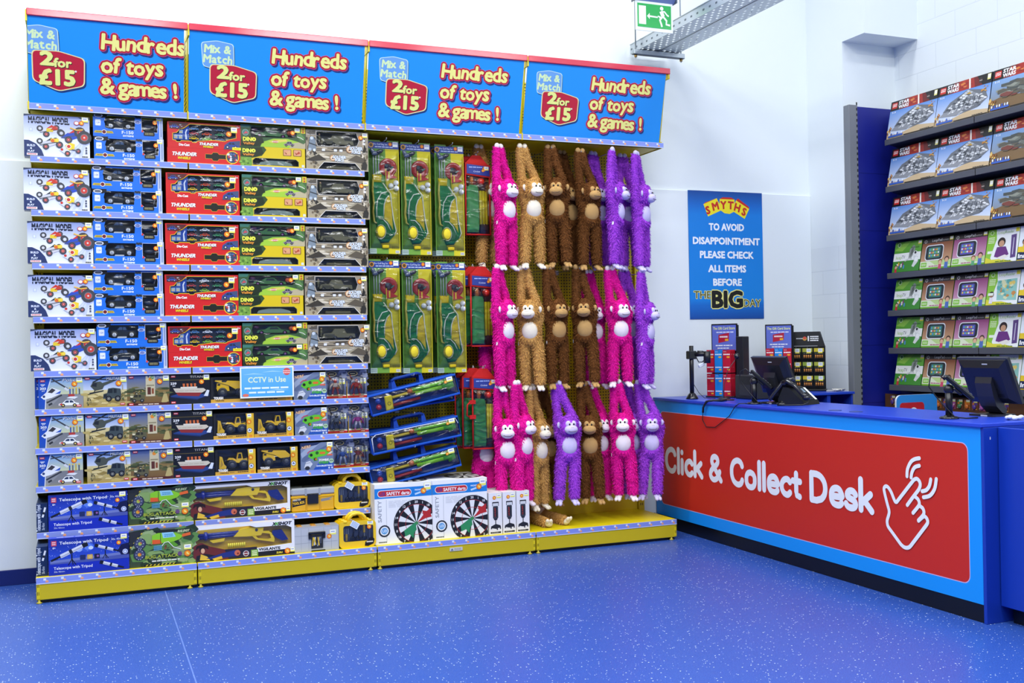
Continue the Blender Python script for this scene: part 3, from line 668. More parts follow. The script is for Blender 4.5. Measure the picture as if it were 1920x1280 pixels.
def b_thunder():
    w, d, h = .493, .13, .178; q = MB(); shell(q, w, d, h, '#b3181a')
    ho = [(.035, .052), (.035, .098), (.062, .103), (.082, .128), (.11, .136), (.15, h-.012), (.46, h-.012), (.462, .085), (.40, .068), (.385, .058), (.31, .062), (.27, .058), (.20, .05), (.19, .04), (.165, .04), (.16, .048), (.09, .048), (.085, .04), (.06, .04), (.055, .05)]
    open_front(q, w, h, d, [ho], '#cf2020', '#283342', .04); a = Art(q, w, h)
    L = [(p[0]/w, p[1]/h) for p in ho]; a.line(L+[L[0]], .02, '#f2c718')
    a.poly([(.02, .97), (.03, .72), (.16, .70), (.24, .80), (.29, .97)], '#5a2427'); car_art(a, .03, .73, .13, .17, '#3b55a8'); blob(a, random.Random(3), .12, .78, .12, .14, ['#2a2a30', '#76403a', '#b9b1ad'], 10)
    a.text('Die-Cast', .225, .075, .085, '#f4efe9', 'c', .05, w=.14)
    for t, u, v, h_, wd, c in (('THUNDER', .555, .135, .10, .26, '#f1eeea'), ('WHEELS', .545, .045, .07, .14, '#f2d31a')): a.text(t, u, v, h_, '#2a1414', 'c', .09, w=wd, shear=.25, dx=.001, dz=-.001); a.text(t, u, v, h_, c, 'c', .05, w=wd, shear=.25)
    a.poly([(.76, .02), (.78, .20), (.84, .32), (.99, .38), (.99, .02)], '#43506e'); car_art(a, .77, .04, .2, .28, '#2f4590'); a.rect(.88, 0, 1, .11, '#efdf1d'); a.scribble(.90, .08, .08, .05, '#b59a10', 1, 1)
    a.text('3+', .965, .86, .08, '#f0e6e2', 'c', .03)
    a.ticket(.865, .68, .085, .22, (.835, .62), .11)
    e = q.build('die_cast_car_box', 'carton')
    cols = ['#4f7fb0', '#d9dce2', '#4a5b78', '#b33a40', '#d4512f', '#3f8f58', '#e6bf20', '#8fc83c', '#7f8fa8']
    for k in range(9):
        t = MB(); x = .175+(k % 3)*.088; z = .138-(k//3)*.034; c = cols[k]
        t.prism([(x-.032, z-.006), (x-.031, z+.002), (x-.017, z+.004), (x-.008, z+.0125), (x+.012, z+.0125), (x+.022, z+.004), (x+.033, z+.002), (x+.033, z-.006)], .010, .03, c)
        t.prism([(x-.012, z+.004), (x-.006, z+.0105), (x+.01, z+.0105), (x+.016, z+.004)], .0094, .01, '#20262e')
        for xx in (x-.019, x+.019): t.T = Matrix.Translation((xx, .0095, z-.006)) @ Matrix.Rotation(math.pi/2, 4, 'X'); t.lathe([(.0065, 0), (.0065, -.02)], '#17181a', 10); t.lathe([(.003, .0008), (.003, 0)], '#c9ccd2', 8); t.T = Matrix.Identity(4)
        t.build('toy_car', 'gloss', e)
    t = MB(); t.box((.04, .01, .055), (.145, .038, .10), '#2b4c9c'); t.prism([(.085, .10), (.085, .125), (.11, .132), (.145, h-.02), (.145, .10)], .01, .038, '#2748a0')
    for xx, zz in ((.043, .062), (.075, .062), (.078, .10)): t.box((xx, .0092, zz), (xx+.026, .01, zz+.026), '#9fb4c8'); t.box((xx+.005, .0088, zz+.004), (xx+.02, .0092, zz+.016), '#d9c08a')
    t.prism([(.12, .06), (.118, .11), (.128, .13), (.135, .13), (.126, .105), (.132, .06)], .0085, .009, '#dfe6f2'); t.build('carrier_cab', 'gloss', e)
    film(ho, e)
    return e
def b_thunder_side():
    w, d, h = .493, .178, .107; q, a = carton(w, d, h, '#d01f1f', '#a81616', '#bc1b1b')
    for t, u, v, h_, wd, c in (('THUNDER', .225, .50, .22, .33, '#f1eeea'), ('WHEELS', .22, .27, .15, .17, '#f2d31a')): a.text(t, u, v, h_, '#2a1414', 'c', .09, w=wd, shear=.25, dx=.001, dz=-.001); a.text(t, u, v, h_, c, 'c', .05, w=wd, shear=.25)
    pts = [(.515, .38), (.515, .66), (.60, .66), (.62, .78), (.68, .78), (.70, .66), (.80, .66), (.80, .38), (.70, .38), (.68, .25), (.62, .25), (.60, .38)]
    a.line(pts+[pts[0]], .03, '#f2c718'); a.poly(pts, '#1d1d12')
    a.circ(.885, .52, .42, '#f2c718', n=24); a.circ(.885, .52, .37, '#38465f', n=24); blob(a, random.Random(8), .82, .3, .13, .45, ['#2a3344', '#c23a35', '#d9dce2', '#e8d24a', '#55709c'], 22)
    a.line([(.0, .03), (.85, .03), (.88, .1)], .03, '#f2c718')
    return q.build('die_cast_car_box', 'carton')
def dino_logo(a, u, v, s):
    a.poly([(u-.02, v-.02), (u+.1, v+.38*s), (u+.3, v+.42*s), (u+.33, v+.1*s), (u+.2, v-.08*s)], '#1c2a14')
    a.text('DIN', u+.075, v+.14*s, .185*s, '#e6e64a', 'c', .06, w=.125); a.circ(u+.175, v+.235*s, .10*s, '#e6e64a', 1.1); a.poly([(u+.17, v+.27*s), (u+.19, v+.24*s), (u+.172, v+.17*s)], '#2d3d1a')
    a.text('Valley', u+.10, v-.02*s, .11*s, '#d88a2a', 'c', .05, w=.17, rot=2)
def b_dino():
    w, d, h = .457, .12, .152; q = MB(); shell(q, w, d, h, '#2f4b26', False); ho = [(.075, .066), (.065, .10), (.075, h-.012), (.375, h-.012), (.40, .10), (.38, .074), (.24, .07)]
    open_front(q, w, h, d, [ho], '#3a5a34', '#22262a', .05, True); a = Art(q, w, h)
    a.poly([(0, .86), (.13, .86), (.16, 1), (0, 1)], '#3f7a66'); a.circ(.075, .63, .15, '#8fa8a0'); a.circ(.075, .63, .125, '#4d7d70'); a.poly([(.04, .55), (.08, .7), (.12, .6)], '#c84f5a')
    a.poly([(.0, 0), (0, .30), (.2, .42), (.3, .38), (.3, 0)], '#273820'); a.poly([(.30, 0), (.33, .22), (.5, .40), (.72, .43), (.9, .30), (1, .28), (1, 0)], '#9fc83a'); a.poly([(.42, .25), (.55, .36), (.70, .40), (.72, .30), (.5, .2)], '#d9c95a')
    a.poly([(.74, 0), (.82, .25), (1, .35), (1, 0)], '#b9ae88'); a.circ(.53, .26, .06, '#cf6a55', 2.4); a.scribble(.48, .29, .1, .06, '#f1e6d8', 1, 2)
    car_art(a, .66, .06, .17, .25, '#8a7f86', hub='#55575c')
    r = random.Random(2); blob(a, r, .16, .1, .13, .25, ['#31521f', '#56803a', '#1f3517'], 14)
    a.poly([(.88, 1), (.86, .6), (.9, .3), (.97, .22), (1, .3), (1, 1)], '#46683a'); a.poly([(.86, .62), (.93, .72), (.99, .5), (.93, .38)], '#5f8a4a'); a.line([(.87, .55), (.93, .5), (.97, .42)], .03, '#e6e0d0'); a.rect(.93, .72, 1, 1, '#d6c425')
    for v in (.78, .9): a.circ(.965, v, .045, '#c84a35'); 
    dino_logo(a, .025, .10, .95); a.ticket(.83, .74, .085, .22, (.80, .72), .11)
    e = q.build('toy_car_playset_box', 'carton')
    t = MB(); t.prism([(.10, .082), (.11, .10), (.16, .106), (.19, .125), (.25, .126), (.275, .104), (.33, .098), (.335, .08)], .014, .04, '#3f6a3c'); t.prism([(.19, .106), (.20, .12), (.245, .12), (.26, .106)], .0134, .014, '#20262e')
    for x in (.135, .30): t.T = Matrix.Translation((x, .013, .082)) @ Matrix.Rotation(math.pi/2, 4, 'X'); t.lathe([(.016, 0), (.016, -.03)], '#17181a', 14); t.lathe([(.008, .001), (.008, 0)], '#7a4a80', 10); t.T = Matrix.Identity(4)
    t.build('toy_car', 'gloss', e)
    t = MB(); t.ell((.10, .03, .125), (.022, .012, .012), '#6a3a5a'); t.ell((.35, .03, .112), (.02, .012, .018), '#c2502a'); t.build('figure', 'satin', e); film(ho, e)
    return e
def b_dino_side():
    w, d, h = .457, .152, .143; q = MB(); shell(q, w, d, h, '#8a7a18'); ho = [(.085, .012), (.085, .045), (.105, .062), (.39, .062), (.41, .045), (.41, .012)]
    open_front(q, w, h, d, [ho], '#d9bd14', '#22241c', .05); a = Art(q, w, h)
    a.poly([(0, .40), (0, 1), (.36, 1), (.40, .85), (.33, .55), (.18, .42)], '#2f4a20'); a.poly([(0, 0), (0, .46), (.17, .45), (.18, .1), (.16, 0)], '#6f9a3c')
    blob(a, random.Random(5), 0, .02, .16, .4, ['#4f7a2c', '#86b04a', '#3d6424'], 16); dino_logo(a, .025, .56, .95)
    for u, c in ((.655, '#d9a86a'), (.815, '#b5482c')): a.rrect(u, .60, u+.13, .93, .006, '#7a5a1a'); a.rrect(u+.01, .62, u+.12, .91, .005, '#d99a70'); a.poly([(u+.03, .66), (u+.09, .86), (u+.11, .75)], c); a.poly([(u+.02, .8), (u+.06, .72), (u+.05, .66)], '#8a2f22')
    a.rect(.945, .06, .985, .18, '#cfd9dc'); L = [(p[0]/w, p[1]/h) for p in ho]; a.line(L, .02, '#8a8a5a')
    e = q.build('toy_car_playset_box', 'carton'); t = MB(); t.prism([(.13, .016), (.14, .035), (.21, .05), (.30, .05), (.36, .034), (.37, .016)], .012, .04, '#7f8f86'); t.build('toy_car', 'gloss', e); film(ho, e)
    return e
CAMO = ['#b9ab8c', '#4a4234', '#8a7d62', '#d6cbb2', '#2e2a24', '#6e5f48']
def soldier_logo(a, u, v, s):
    a.circ(u-.105, v+.02, .15*s, '#c98a50'); a.circ(u-.105, v+.02, .12*s, '#e6d2b0'); a.poly([(u-.13, v-.06), (u-.10, v+.1), (u-.08, v-.04)], '#6a3f24')
    for t, dv, wd in (('SOLDIER', .01, .205), ('FORCE', -.15*s, .14)): a.text(t, u, v+dv, .14*s, '#26303a', 'c', .11, w=wd); a.text(t, u, v+dv, .14*s, '#e4ebf2', 'c', .05, w=wd)
def b_soldier():
    w, d, h = .46, .12, .165; q = MB(); shell(q, w, d, h, '#4a4234', False); ho = [(.085, .048), (.072, .085), (.078, h-.008), (.37, h-.008), (.39, .10), (.375, .06), (.30, .05)]
    open_front(q, w, h, d, [ho], '#9d9078', '#2c2d28', .06, True); a = Art(q, w, h); r = random.Random(11)
    blob(a, r, .0, 0, .16, 1, CAMO, 20); blob(a, r, .87, .0, .12, .9, CAMO, 14); blob(a, r, .15, .02, .75, .2, CAMO, 26)
    a.poly([(.03, .10), (.06, .62), (.12, .7), (.15, .5), (.16, .12)], '#7d8a92'); a.circ(.09, .62, .07, '#c9d4dc'); a.line([(.05, .4), (.17, .3)], .05, '#33383c'); a.circ(.06, .12, .07, '#aab6be'); a.circ(.13, .10, .06, '#d9dfe2')
    a.poly([(.02, .86), (.15, .98), (.15, .80), (.06, .80)], '#5b5548'); a.line([(.01, .78), (.15, .78), (.16, .98)], .012, '#e9e6de')
    L = [(p[0]/w, p[1]/h) for p in ho]; a.line(L+[L[0]], .016, '#d9d6cc')
    for u in (.25, .44, .53): a.rrect(u, .08, u+.05, .18, .003, '#dfe0de')
    a.circ(.93, .62, .055, '#e6e2d8'); a.circ(.93, .48, .055, '#e6e2d8'); a.poly([(.90, .08), (.93, .32), (.97, .30), (.955, .1)], '#23211d')
    soldier_logo(a, .80, .18, 1.0); a.ticket(.90, .76, .085, .2, (.875, .74), .10)
    e = q.build('soldier_playset_box', 'carton'); t = MB()
    t.prism([(.11, .07), (.12, .10), (.18, .105), (.20, .135), (.27, .135), (.29, .10), (.35, .098), (.355, .07)], .015, .05, '#5f5b40'); t.box((.13, .0135, .075), (.2, .015, .095), '#3a3928')
    for x in (.14, .205, .32): t.T = Matrix.Translation((x, .013, .068)) @ Matrix.Rotation(math.pi/2, 4, 'X'); t.lathe([(.015, 0), (.015, -.03)], '#17170f', 12); t.T = Matrix.Identity(4)
    t.tube([(.25, .03, .14), (.35, .03, .148)], .003, '#46452f', 6); t.build('toy_vehicle', 'satin', e)
    t = MB(); t.ell((.105, .03, .138), .008, '#c9a37a', 8, 6); t.box((.097, .024, .105), (.113, .036, .131), '#5b5a3a', 0, .003); t.box((.098, .026, .078), (.112, .034, .106), '#4a4932', 0, .003); t.build('toy_soldier', 'satin', e); film(ho, e)
    return e
def b_soldier_side():
    w, d, h = .46, .165, .122; q = MB(); shell(q, w, d, h, '#4a4234'); ho = [(.085, .006), (.13, .056), (.36, .056), (.405, .006)]
    open_front(q, w, h, d, [ho], '#a59a80', '#2b2a24', .05); a = Art(q, w, h); r = random.Random(21)
    blob(a, r, .0, .05, .2, .9, CAMO, 18); blob(a, r, .86, .05, .12, .9, CAMO, 16); blob(a, r, .2, .5, .6, .45, ['#b9ab8c', '#c9bfa4', '#8a7d62', '#d6cbb2'], 18)
    a.poly([(.0, .55), (.2, .9), (.32, .6), (.1, .5)], '#3a342a'); a.poly([(.66, .6), (.8, .95), (.98, .7), (.9, .5)], '#5b5242')
    a.poly([(.88, .1), (.9, .5), (.95, .62), (.98, .4), (.97, .1)], '#2e2b24'); a.circ(.94, .66, .07, '#3c362c')
    L = [(p[0]/w, p[1]/h) for p in ho]; a.line(L, .03, '#e9e6de'); soldier_logo(a, .53, .70, 1.15)
    e = q.build('soldier_playset_box', 'carton'); t = MB(); t.box((.15, .015, .008), (.34, .045, .03), '#57533c', 0, .006); t.tube([(.2, .02, .035), (.3, .02, .038)], .003, '#3a3928', 6); t.build('toy_vehicle', 'satin', e); film(ho, e)
    return e
def heli(a, u, v, s, col, dk='#23282c'):
    k = a.h/a.w
    a.poly([(u-.14*s, v+.02*s), (u-.10*s, v+.12*s), (u+.04*s, v+.14*s), (u+.12*s, v+.05*s), (u+.08*s, v-.06*s), (u-.06*s, v-.10*s)], col); a.poly([(u-.12*s, v+.02*s), (u-.09*s, v+.10*s), (u-.02*s, v+.10*s), (u-.03*s, v-.0*s)], dk)
    a.poly([(u+.08*s, v+.1*s), (u+.34*s, v+.20*s), (u+.34*s, v+.16*s), (u+.1*s, v+.02*s)], col); a.line([(u-.3*s, v+.24*s), (u+.3*s, v+.16*s)], .025*s, dk); a.line([(u-.1*s, v+.12*s), (u+.14*s, v+.28*s)], .03*s, dk)
    a.line([(u-.16*s, v-.16*s), (u+.10*s, v-.10*s)], .022*s, dk); a.line([(u-.06*s, v-.08*s), (u-.07*s, v-.14*s)], .02*s, dk)
def badge_c(a, u, v): a.rrect(u, v, u+.11, v+.07, .002, '#c2242c'); a.scribble(u+.015, v+.06, .08, .05, '#f3dede', 1, 2)
def b_police():
    w, d, h = .274, .06, .207; q, a = carton(w, d, h, '#9fa6ac', '#1c49a8', '#3c5fae')
    a.grad(0, .45, 1, 1, '#cfd3a0', '#6fa2dc'); a.rect(0, 0, 1, .46, '#8d8f90'); a.poly([(.2, 0), (.55, .46), (.7, .46), (.5, 0)], '#7b7d7f'); a.poly([(0, 0), (.14, 0), (.16, .45), (.28, 1), (0, 1)], '#1d4bae'); a.line([(.145, 0), (.165, .45), (.285, 1)], .02, '#e9eef4')
    a.line([(.30, .95), (.66, .62)], .045, '#3c3f44'); a.line([(.28, .86), (.52, .92)], .035, '#44474d'); a.line([(.58, .66), (.66, .58)], .07, '#d6d9dc')
    a.poly([(.05, .38), (.18, .54), (.30, .68), (.50, .58), (.48, .47), (.3, .36), (.12, .30)], '#e8eaec'); a.poly([(.20, .53), (.30, .66), (.38, .60), (.30, .50)], '#3d3a3c'); a.poly([(.36, .47), (.50, .58), (.48, .48)], '#2f57b4'); a.line([(.18, .20), (.52, .44)], .05, '#35383d'); a.line([(.22, .12), (.30, .18)], .06, '#2d3035'); a.circ(.12, .40, .04, '#2a3c6a')
    car_art(a, .44, .04, .46, .24, '#eceeee', '#2b3a55', '#d9b93a'); a.poly([(.45, .13), (.52, .18), (.52, .10)], '#c33a30')
    a.poly([(.62, .33), (.72, .40), (.88, .36), (.80, .30)], '#dfe3e6'); a.rect(.66, .38, .80, .46, '#b33c32'); 
    for k in range(4): a.line([(.70+k*.07, .45), (.70+k*.07, .62)], .035, ['#2d4a9c', '#58606a', '#c9b03a', '#3c4a60'][k]); a.circ(.70+k*.07, .65, .025, '#e6c24a')
    a.text('Police', .72, .86, .10, '#26324c', 'c', .02, w=.36, shear=.3); a.text('Police', .715, .865, .10, '#eef1f4', 'c', .0, w=.36, shear=.3)
    badge_c(a, .04, .86); a.scribble(.05, .80, .1, .05, '#dfe6f4', 1, 1); a.text('6+', .10, .72, .05, '#e9eef6', 'c', .02); a.text('203', .10, .62, .07, '#e9eef6', 'c', .04, w=.13); a.text('pcs', .11, .565, .045, '#e9eef6', 'c', .02)
    badge_c(a, .84, .04); a.ticket(.84, .82, .14, .17, (.80, .78), .085)
    return q.build('brick_kit_box', 'carton')
def jeep(a, u, v, w, h, c, dk):
    P = lambda L: [(u+x*w, v+y*h) for x, y in L]
    a.poly(P([(0, .2), (.02, .55), (.22, .62), (.28, .95), (.55, 1), (.95, .92), (1, .5), (.96, .22)]), c); a.poly(P([(.26, .62), (.31, .9), (.52, .93), (.52, .6)]), dk); a.poly(P([(.58, .6), (.58, .93), (.74, .9), (.74, .6)]), dk)
    a.poly(P([(.03, .3), (.04, .5), (.2, .55), (.2, .28)]), dk)
    for x in (.3, .8): wheel_art(a, u+x*w, v+.2*h, .22*h, '#5b5e52', '#17181a')
def b_milit():
    w, d, h = .274, .06, .207; q, a = carton(w, d, h, '#c9bb86', '#5a5336', '#7d7450')
    a.grad(0, .55, 1, 1, '#cfd8e4', '#4a7dc4'); a.grad(0, 0, 1, .56, '#a08a4a', '#d9cb92'); blob(a, random.Random(4), 0, .05, 1, .4, ['#b9a560', '#d6c486', '#8f7b3e'], 24)
    heli(a, .34, .66, 1.25, '#4a5046'); a.line([(.1, .42), (.45, .52)], .02, '#2f332c'); jeep(a, .45, .18, .42, .44, '#3f4a4a', '#1f262a')
    blob(a, random.Random(9), .08, .06, .1, .25, ['#3d4a2c', '#59633c', '#272c1e'], 12); blob(a, random.Random(6), .86, .2, .1, .28, ['#3d4a2c', '#59633c', '#272c1e'], 12)
    a.text('MILITARY', .72, .87, .09, '#2c3a50', 'c', .04, w=.36); a.text('MILITARY', .715, .875, .09, '#e6e9ea', 'c', .01, w=.36); badge_c(a, .04, .90); badge_c(a, .84, .05); a.line([(.9, .56), (.9, .72)], .03, '#a8a088')
    a.ticket(.85, .80, .14, .18, (.81, .76), .09)
    return q.build('brick_kit_box', 'carton')
def b_fort():
    w, d, h = .274, .06, .207; q, a = carton(w, d, h, '#6b5a3a', '#3c3424', '#54492f')
    a.grad(0, .5, 1, 1, '#8d8a72', '#3f5c9a'); a.grad(0, 0, 1, .52, '#6f4f2a', '#87703e'); blob(a, random.Random(14), 0, .3, 1, .3, ['#4f5a32', '#6f6a3c', '#3c4426'], 24)
    a.rect(.44, .30, .66, .92, '#c9bf9a'); 
    for u in (.44, .52, .60): a.rect(u, .92, u+.05, .97, '#d9d0ac')
    a.rect(.48, .36, .56, .60, '#5b2f22'); a.rect(.58, .38, .63, .56, '#8a4a2a'); a.circ(.55, .86, .06, '#e08a2a'); a.circ(.60, .92, .06, '#5f9a3a'); a.rect(.46, .64, .64, .68, '#8f8664')
    blob(a, random.Random(2), .08, .22, .3, .28, ['#ddd5ae', '#8a8458', '#3f3f2c', '#b9a24a'], 26); jeep(a, .06, .12, .36, .26, '#5d5a3c', '#2e2d20'); a.poly([(.80, .1), (.86, .36), (.93, .38), (.98, .12), (.88, .06)], '#b3a266'); a.circ(.88, .42, .05, '#8a7a4a')
    a.rect(.0, 0, 1, .085, '#4a1f1a'); a.scribble(.26, .07, .5, .055, '#d9c9b8', 1, 5); a.text('MILITARY', .74, .88, .075, '#dfe4e0', 'c', .01, w=.32); badge_c(a, .05, .90); badge_c(a, .04, .02)
    a.ticket(.85, .80, .14, .18, (.77, .78), .09)
    return q.build('brick_kit_box', 'carton')
def b_titan():
    w, d, h = .274, .06, .205; q, a = carton(w, d, h, '#14161b', '#0c0d10', '#1c1f26')
    a.rect(0, .80, 1, .815, '#6e5f2e'); a.grad(0, 0, 1, .3, '#161d2c', '#141720'); a.text('TITANIC', .72, .875, .075, '#d9d4c6', 'c', .0, w=.42)
    a.poly([(.03, .28), (.70, .16), (1, .28), (.40, .42)], '#27407e'); a.poly([(.03, .28), (.70, .16), (.70, .12), (.05, .24)], '#1a2c5c')
    a.poly([(.16, .40), (.22, .29), (.72, .25), (.80, .38)], '#8a2c2a'); a.poly([(.10, .54), (.16, .40), (.80, .37), (.90, .45), (.84, .52)], '#cdc4ae'); a.rect(.28, .52, .68, .58, '#ddd6c2')
    for k in range(4): a.poly([(.34+k*.09, .58), (.33+k*.09, .69), (.385+k*.09, .69), (.385+k*.09, .58)], '#cf6a35')
    a.poly([(.84, .26), (.92, .46), (.98, .44), (.94, .24)], '#d6dde6'); a.scribble(.14, .46, .62, .03, '#a89f88', 1, 3)
    badge_c(a, .05, .90); a.text('239', .11, .66, .075, '#e6e6e4', 'c', .04, w=.14); a.text('pcs', .12, .60, .045, '#e6e6e4', 'c', .02); badge_c(a, .05, .03); a.ticket(.84, .80, .14, .18, (.79, .74), .085)
    return q.build('brick_kit_box', 'carton')
def toy_wheel(t, x, y, z, r, hub='#4a4b4d'):
    t.T = Matrix.Translation((x, y, z)) @ Matrix.Rotation(math.pi/2, 4, 'X'); t.lathe([(r*.45, .002), (r*.7, .003), (r*.95, 0), (r, -.006), (r, -.03), (r*.8, -.034)], '#1d1e20', 20); t.lathe([(r*.15, .006), (r*.42, .004), (r*.5, .001)], hub, 12)
    for k in range(12): t.T = Matrix.Translation((x, y, z)) @ Matrix.Rotation(math.pi/2, 4, 'X') @ Matrix.Rotation(k*math.pi/6, 4, 'Z'); t.box((r*.9, -.003, -.03), (r*1.05, .003, -.004), '#202123')
    t.T = Matrix.Identity(4)
def cat_box(w, dumper):
    d, h = .13, .178; q = MB(); shell(q, w, d, h, '#1c1c1c', False); ho = [(.018, .034), (.018, h-.006), (w-.05, h-.006), (w-.05, .05), (w-.055, .034)]
    open_front(q, w, h, d, [ho], '#202020', '#2a2a2b', .10, True); a = Art(q, w, h); U = lambda x: x/w
    a.poly([(U(w-.05), .19), (U(w-.05), .8), (U(w-.055), .97), (1, .97), (1, 0), (U(w-.05), 0)], '#e2b32a'); a.rect(0, 0, U(w-.045), .135, '#c69a3a'); a.rect(0, .135, U(w-.05), .19, '#15140f')
    a.text('TOUGH', U(.052), .135, .09, '#ece9e0', 'c', .07, w=U(.062)); a.text('TRACKS', U(.06), .05, .06, '#3a2a12', 'c', .03, w=U(.06)); a.scribble(U(w*.55), .12, U(w*.27), .06, '#2e2412', 1, 3); a.scribble(U(w*.35), .1, U(w*.12), .04, '#5c4a22', 1, 3)
    a.circ(U(w-.03), .30, .10, '#1c1c1c'); a.circ(U(w-.03), .30, .085, '#dfe3e8'); a.poly([(U(w-.04), .28), (U(w-.03), .36), (U(w-.02), .27)], '#4a5a8a'); a.rect(U(w-.035), .03, U(w-.012), .12, '#d98a2a')
    a.ticket(U(w-.046), .78, U(.03), .18, (U(w-.034), .64), .09)
    e = q.build('construction_toy_box', 'carton'); Y = '#e8b816'; K = '#26241c'
    t = MB()
    if dumper:
        x0 = .03; s = 1.0
        t.prism([(x0, .150), (x0+.005, .158), (x0+.17, .148), (x0+.205, .115), (x0+.20, .10), (x0+.135, .095), (x0+.09, .122), (x0+.03, .140)], .012, .085, Y); t.prism([(x0+.012, .098), (x0+.015, .135), (x0+.045, .137), (x0+.095, .118), (x0+.10, .08), (x0+.02, .078)], .018, .075, Y)
        t.prism([(x0+.018, .12), (x0+.02, .132), (x0+.038, .132), (x0+.036, .118)], .017, .018, K); t.prism([(x0+.045, .144), (x0+.05, .156), (x0+.085, .153), (x0+.075, .142)], .0112, .012, K); t.text = None
        t.box((x0+.03, .03, .062), (x0+.19, .06, .082), K); o = t.build('toy_dumper', 'gloss', e)
        for x in (x0+.052, x0+.178): v = MB(); toy_wheel(v, x, .018, .070, .036); v.build('wheel', 'satin', o)
    else:
        t.prism([(.125, .082), (.13, .098), (.155, .102), (.165, .105), (.20, .104), (.222, .112), (.224, .085), (.2, .075)], .02, .075, Y)
        t.prism([(.148, .102), (.158, .148), (.185, .148), (.192, .104)], .022, .07, Y, 0, None, [[(.156, .108), (.163, .142), (.180, .142), (.184, .108)]]); t.box((.16, .03, .108), (.182, .062, .142), K)
        t.prism([(.085, .098), (.098, .115), (.13, .112), (.15, .098), (.145, .088), (.125, .098), (.10, .102)], .03, .06, Y)
        t.prism([(.028, .042), (.032, .13), (.05, .125), (.062, .075), (.078, .058), (.075, .042)], .012, .085, Y); t.prism([(.036, .05), (.042, .115), (.056, .07)], .0112, .012, '#b98f10')
        t.tube([(.06, .045, .09), (.09, .045, .098)], .006, K, 6)
        for k in range(3): t.box((.20+k*.007, .019, .108), (.203+k*.007, .06, .125), K)
        o = t.build('toy_loader', 'gloss', e)
        for x in (.118, .198): v = MB(); toy_wheel(v, x, .018, .066, .034); v.build('wheel', 'satin', o)
    film(ho, e)
    return e
def b_loader(): return cat_box(.277, False)
def b_dumper(): return cat_box(.285, True)
def b_dumper_wide(): return cat_box(.565, True)
def b_nerf():
    w, d, h = .238, .06, .195; q, a = carton(w, d, h, '#4a5a7c', '#26345a', '#33426a')
    a.poly([(0, 0), (0, .86), (.45, 1), (1, 1), (1, 0)], '#71809c'); a.poly([(0, .62), (.35, .98), (.62, 1), (.05, .45)], '#9aa7bc'); a.poly([(.0, .35), (.1, .5), (.95, .98), (1, .98), (.1, .3)], '#5b6a88'); a.poly([(0, .80), (0, 1), (.62, 1), (.5, .92), (.2, .86)], '#233056'); a.poly([(.38, 0), (.52, .22), (1, .30), (1, 0)], '#1f4fb0')
    a.text('NERF', .17, .80, .10, '#d9822a', 'c', .03, w=.27, rot=8, shear=.25); a.text('NERF', .165, .805, .10, '#efcf9a', 'c', .0, w=.27, rot=8, shear=.25)
    a.poly([(.22, .50), (.30, .66), (.62, .74), (.92, .70), (.98, .60), (.72, .50), (.52, .46), (.34, .40)], '#62c22c'); a.poly([(.36, .46), (.50, .46), (.52, .34), (.40, .32)], '#55b022'); a.circ(.44, .39, .055, '#1d2a18'); a.circ(.46, .39, .035, '#d8622a'); a.circ(.50, .62, .06, '#2b5a20'); a.rrect(.58, .57, .75, .65, .006, '#e0702a'); a.circ(.32, .55, .06, '#2a5a1c'); a.circ(.32, .55, .04, '#151a12'); a.line([(.20, .62), (.28, .70), (.4, .72)], .03, '#c93c34'); a.poly([(.82, .56), (.92, .66), (.98, .64), (.88, .52)], '#d9c9bc'); a.rrect(.80, .50, .97, .56, .004, '#d86a4a')
    a.poly([(.1, .10), (.16, .30), (.28, .34), (.36, .22), (.26, .06), (.16, .04)], '#cfd3d8'); a.circ(.2, .08, .07, '#2a2d33', 1.3); a.line([(.13, .24), (.30, .28)], .02, '#8c929c')
    for t, v, wd, c in (('ZOMBIE', .305, .30, '#f0f2f0'), ('STRIKE', .215, .28, '#4db84a')): a.text(t, .70, v, .085, '#17331a', 'c', .09, w=wd); a.text(t, .70, v, .085, c, 'c', .05, w=wd)
    a.text('DOUBLESTRIKE', .72, .11, .055, '#e6ecf6', 'c', .04, w=.48); a.circ(.86, .05, .035, '#c9d4e6'); a.circ(.95, .05, .035, '#c9d4e6'); a.circ(.93, .30, .09, '#a8c8a0'); a.circ(.91, .31, .02, '#1d2a18'); a.circ(.955, .31, .02, '#1d2a18')
    a.ticket(.80, .80, .17, .20, (.86, .74), .10)
    return q.build('foam_blaster_box', 'carton')
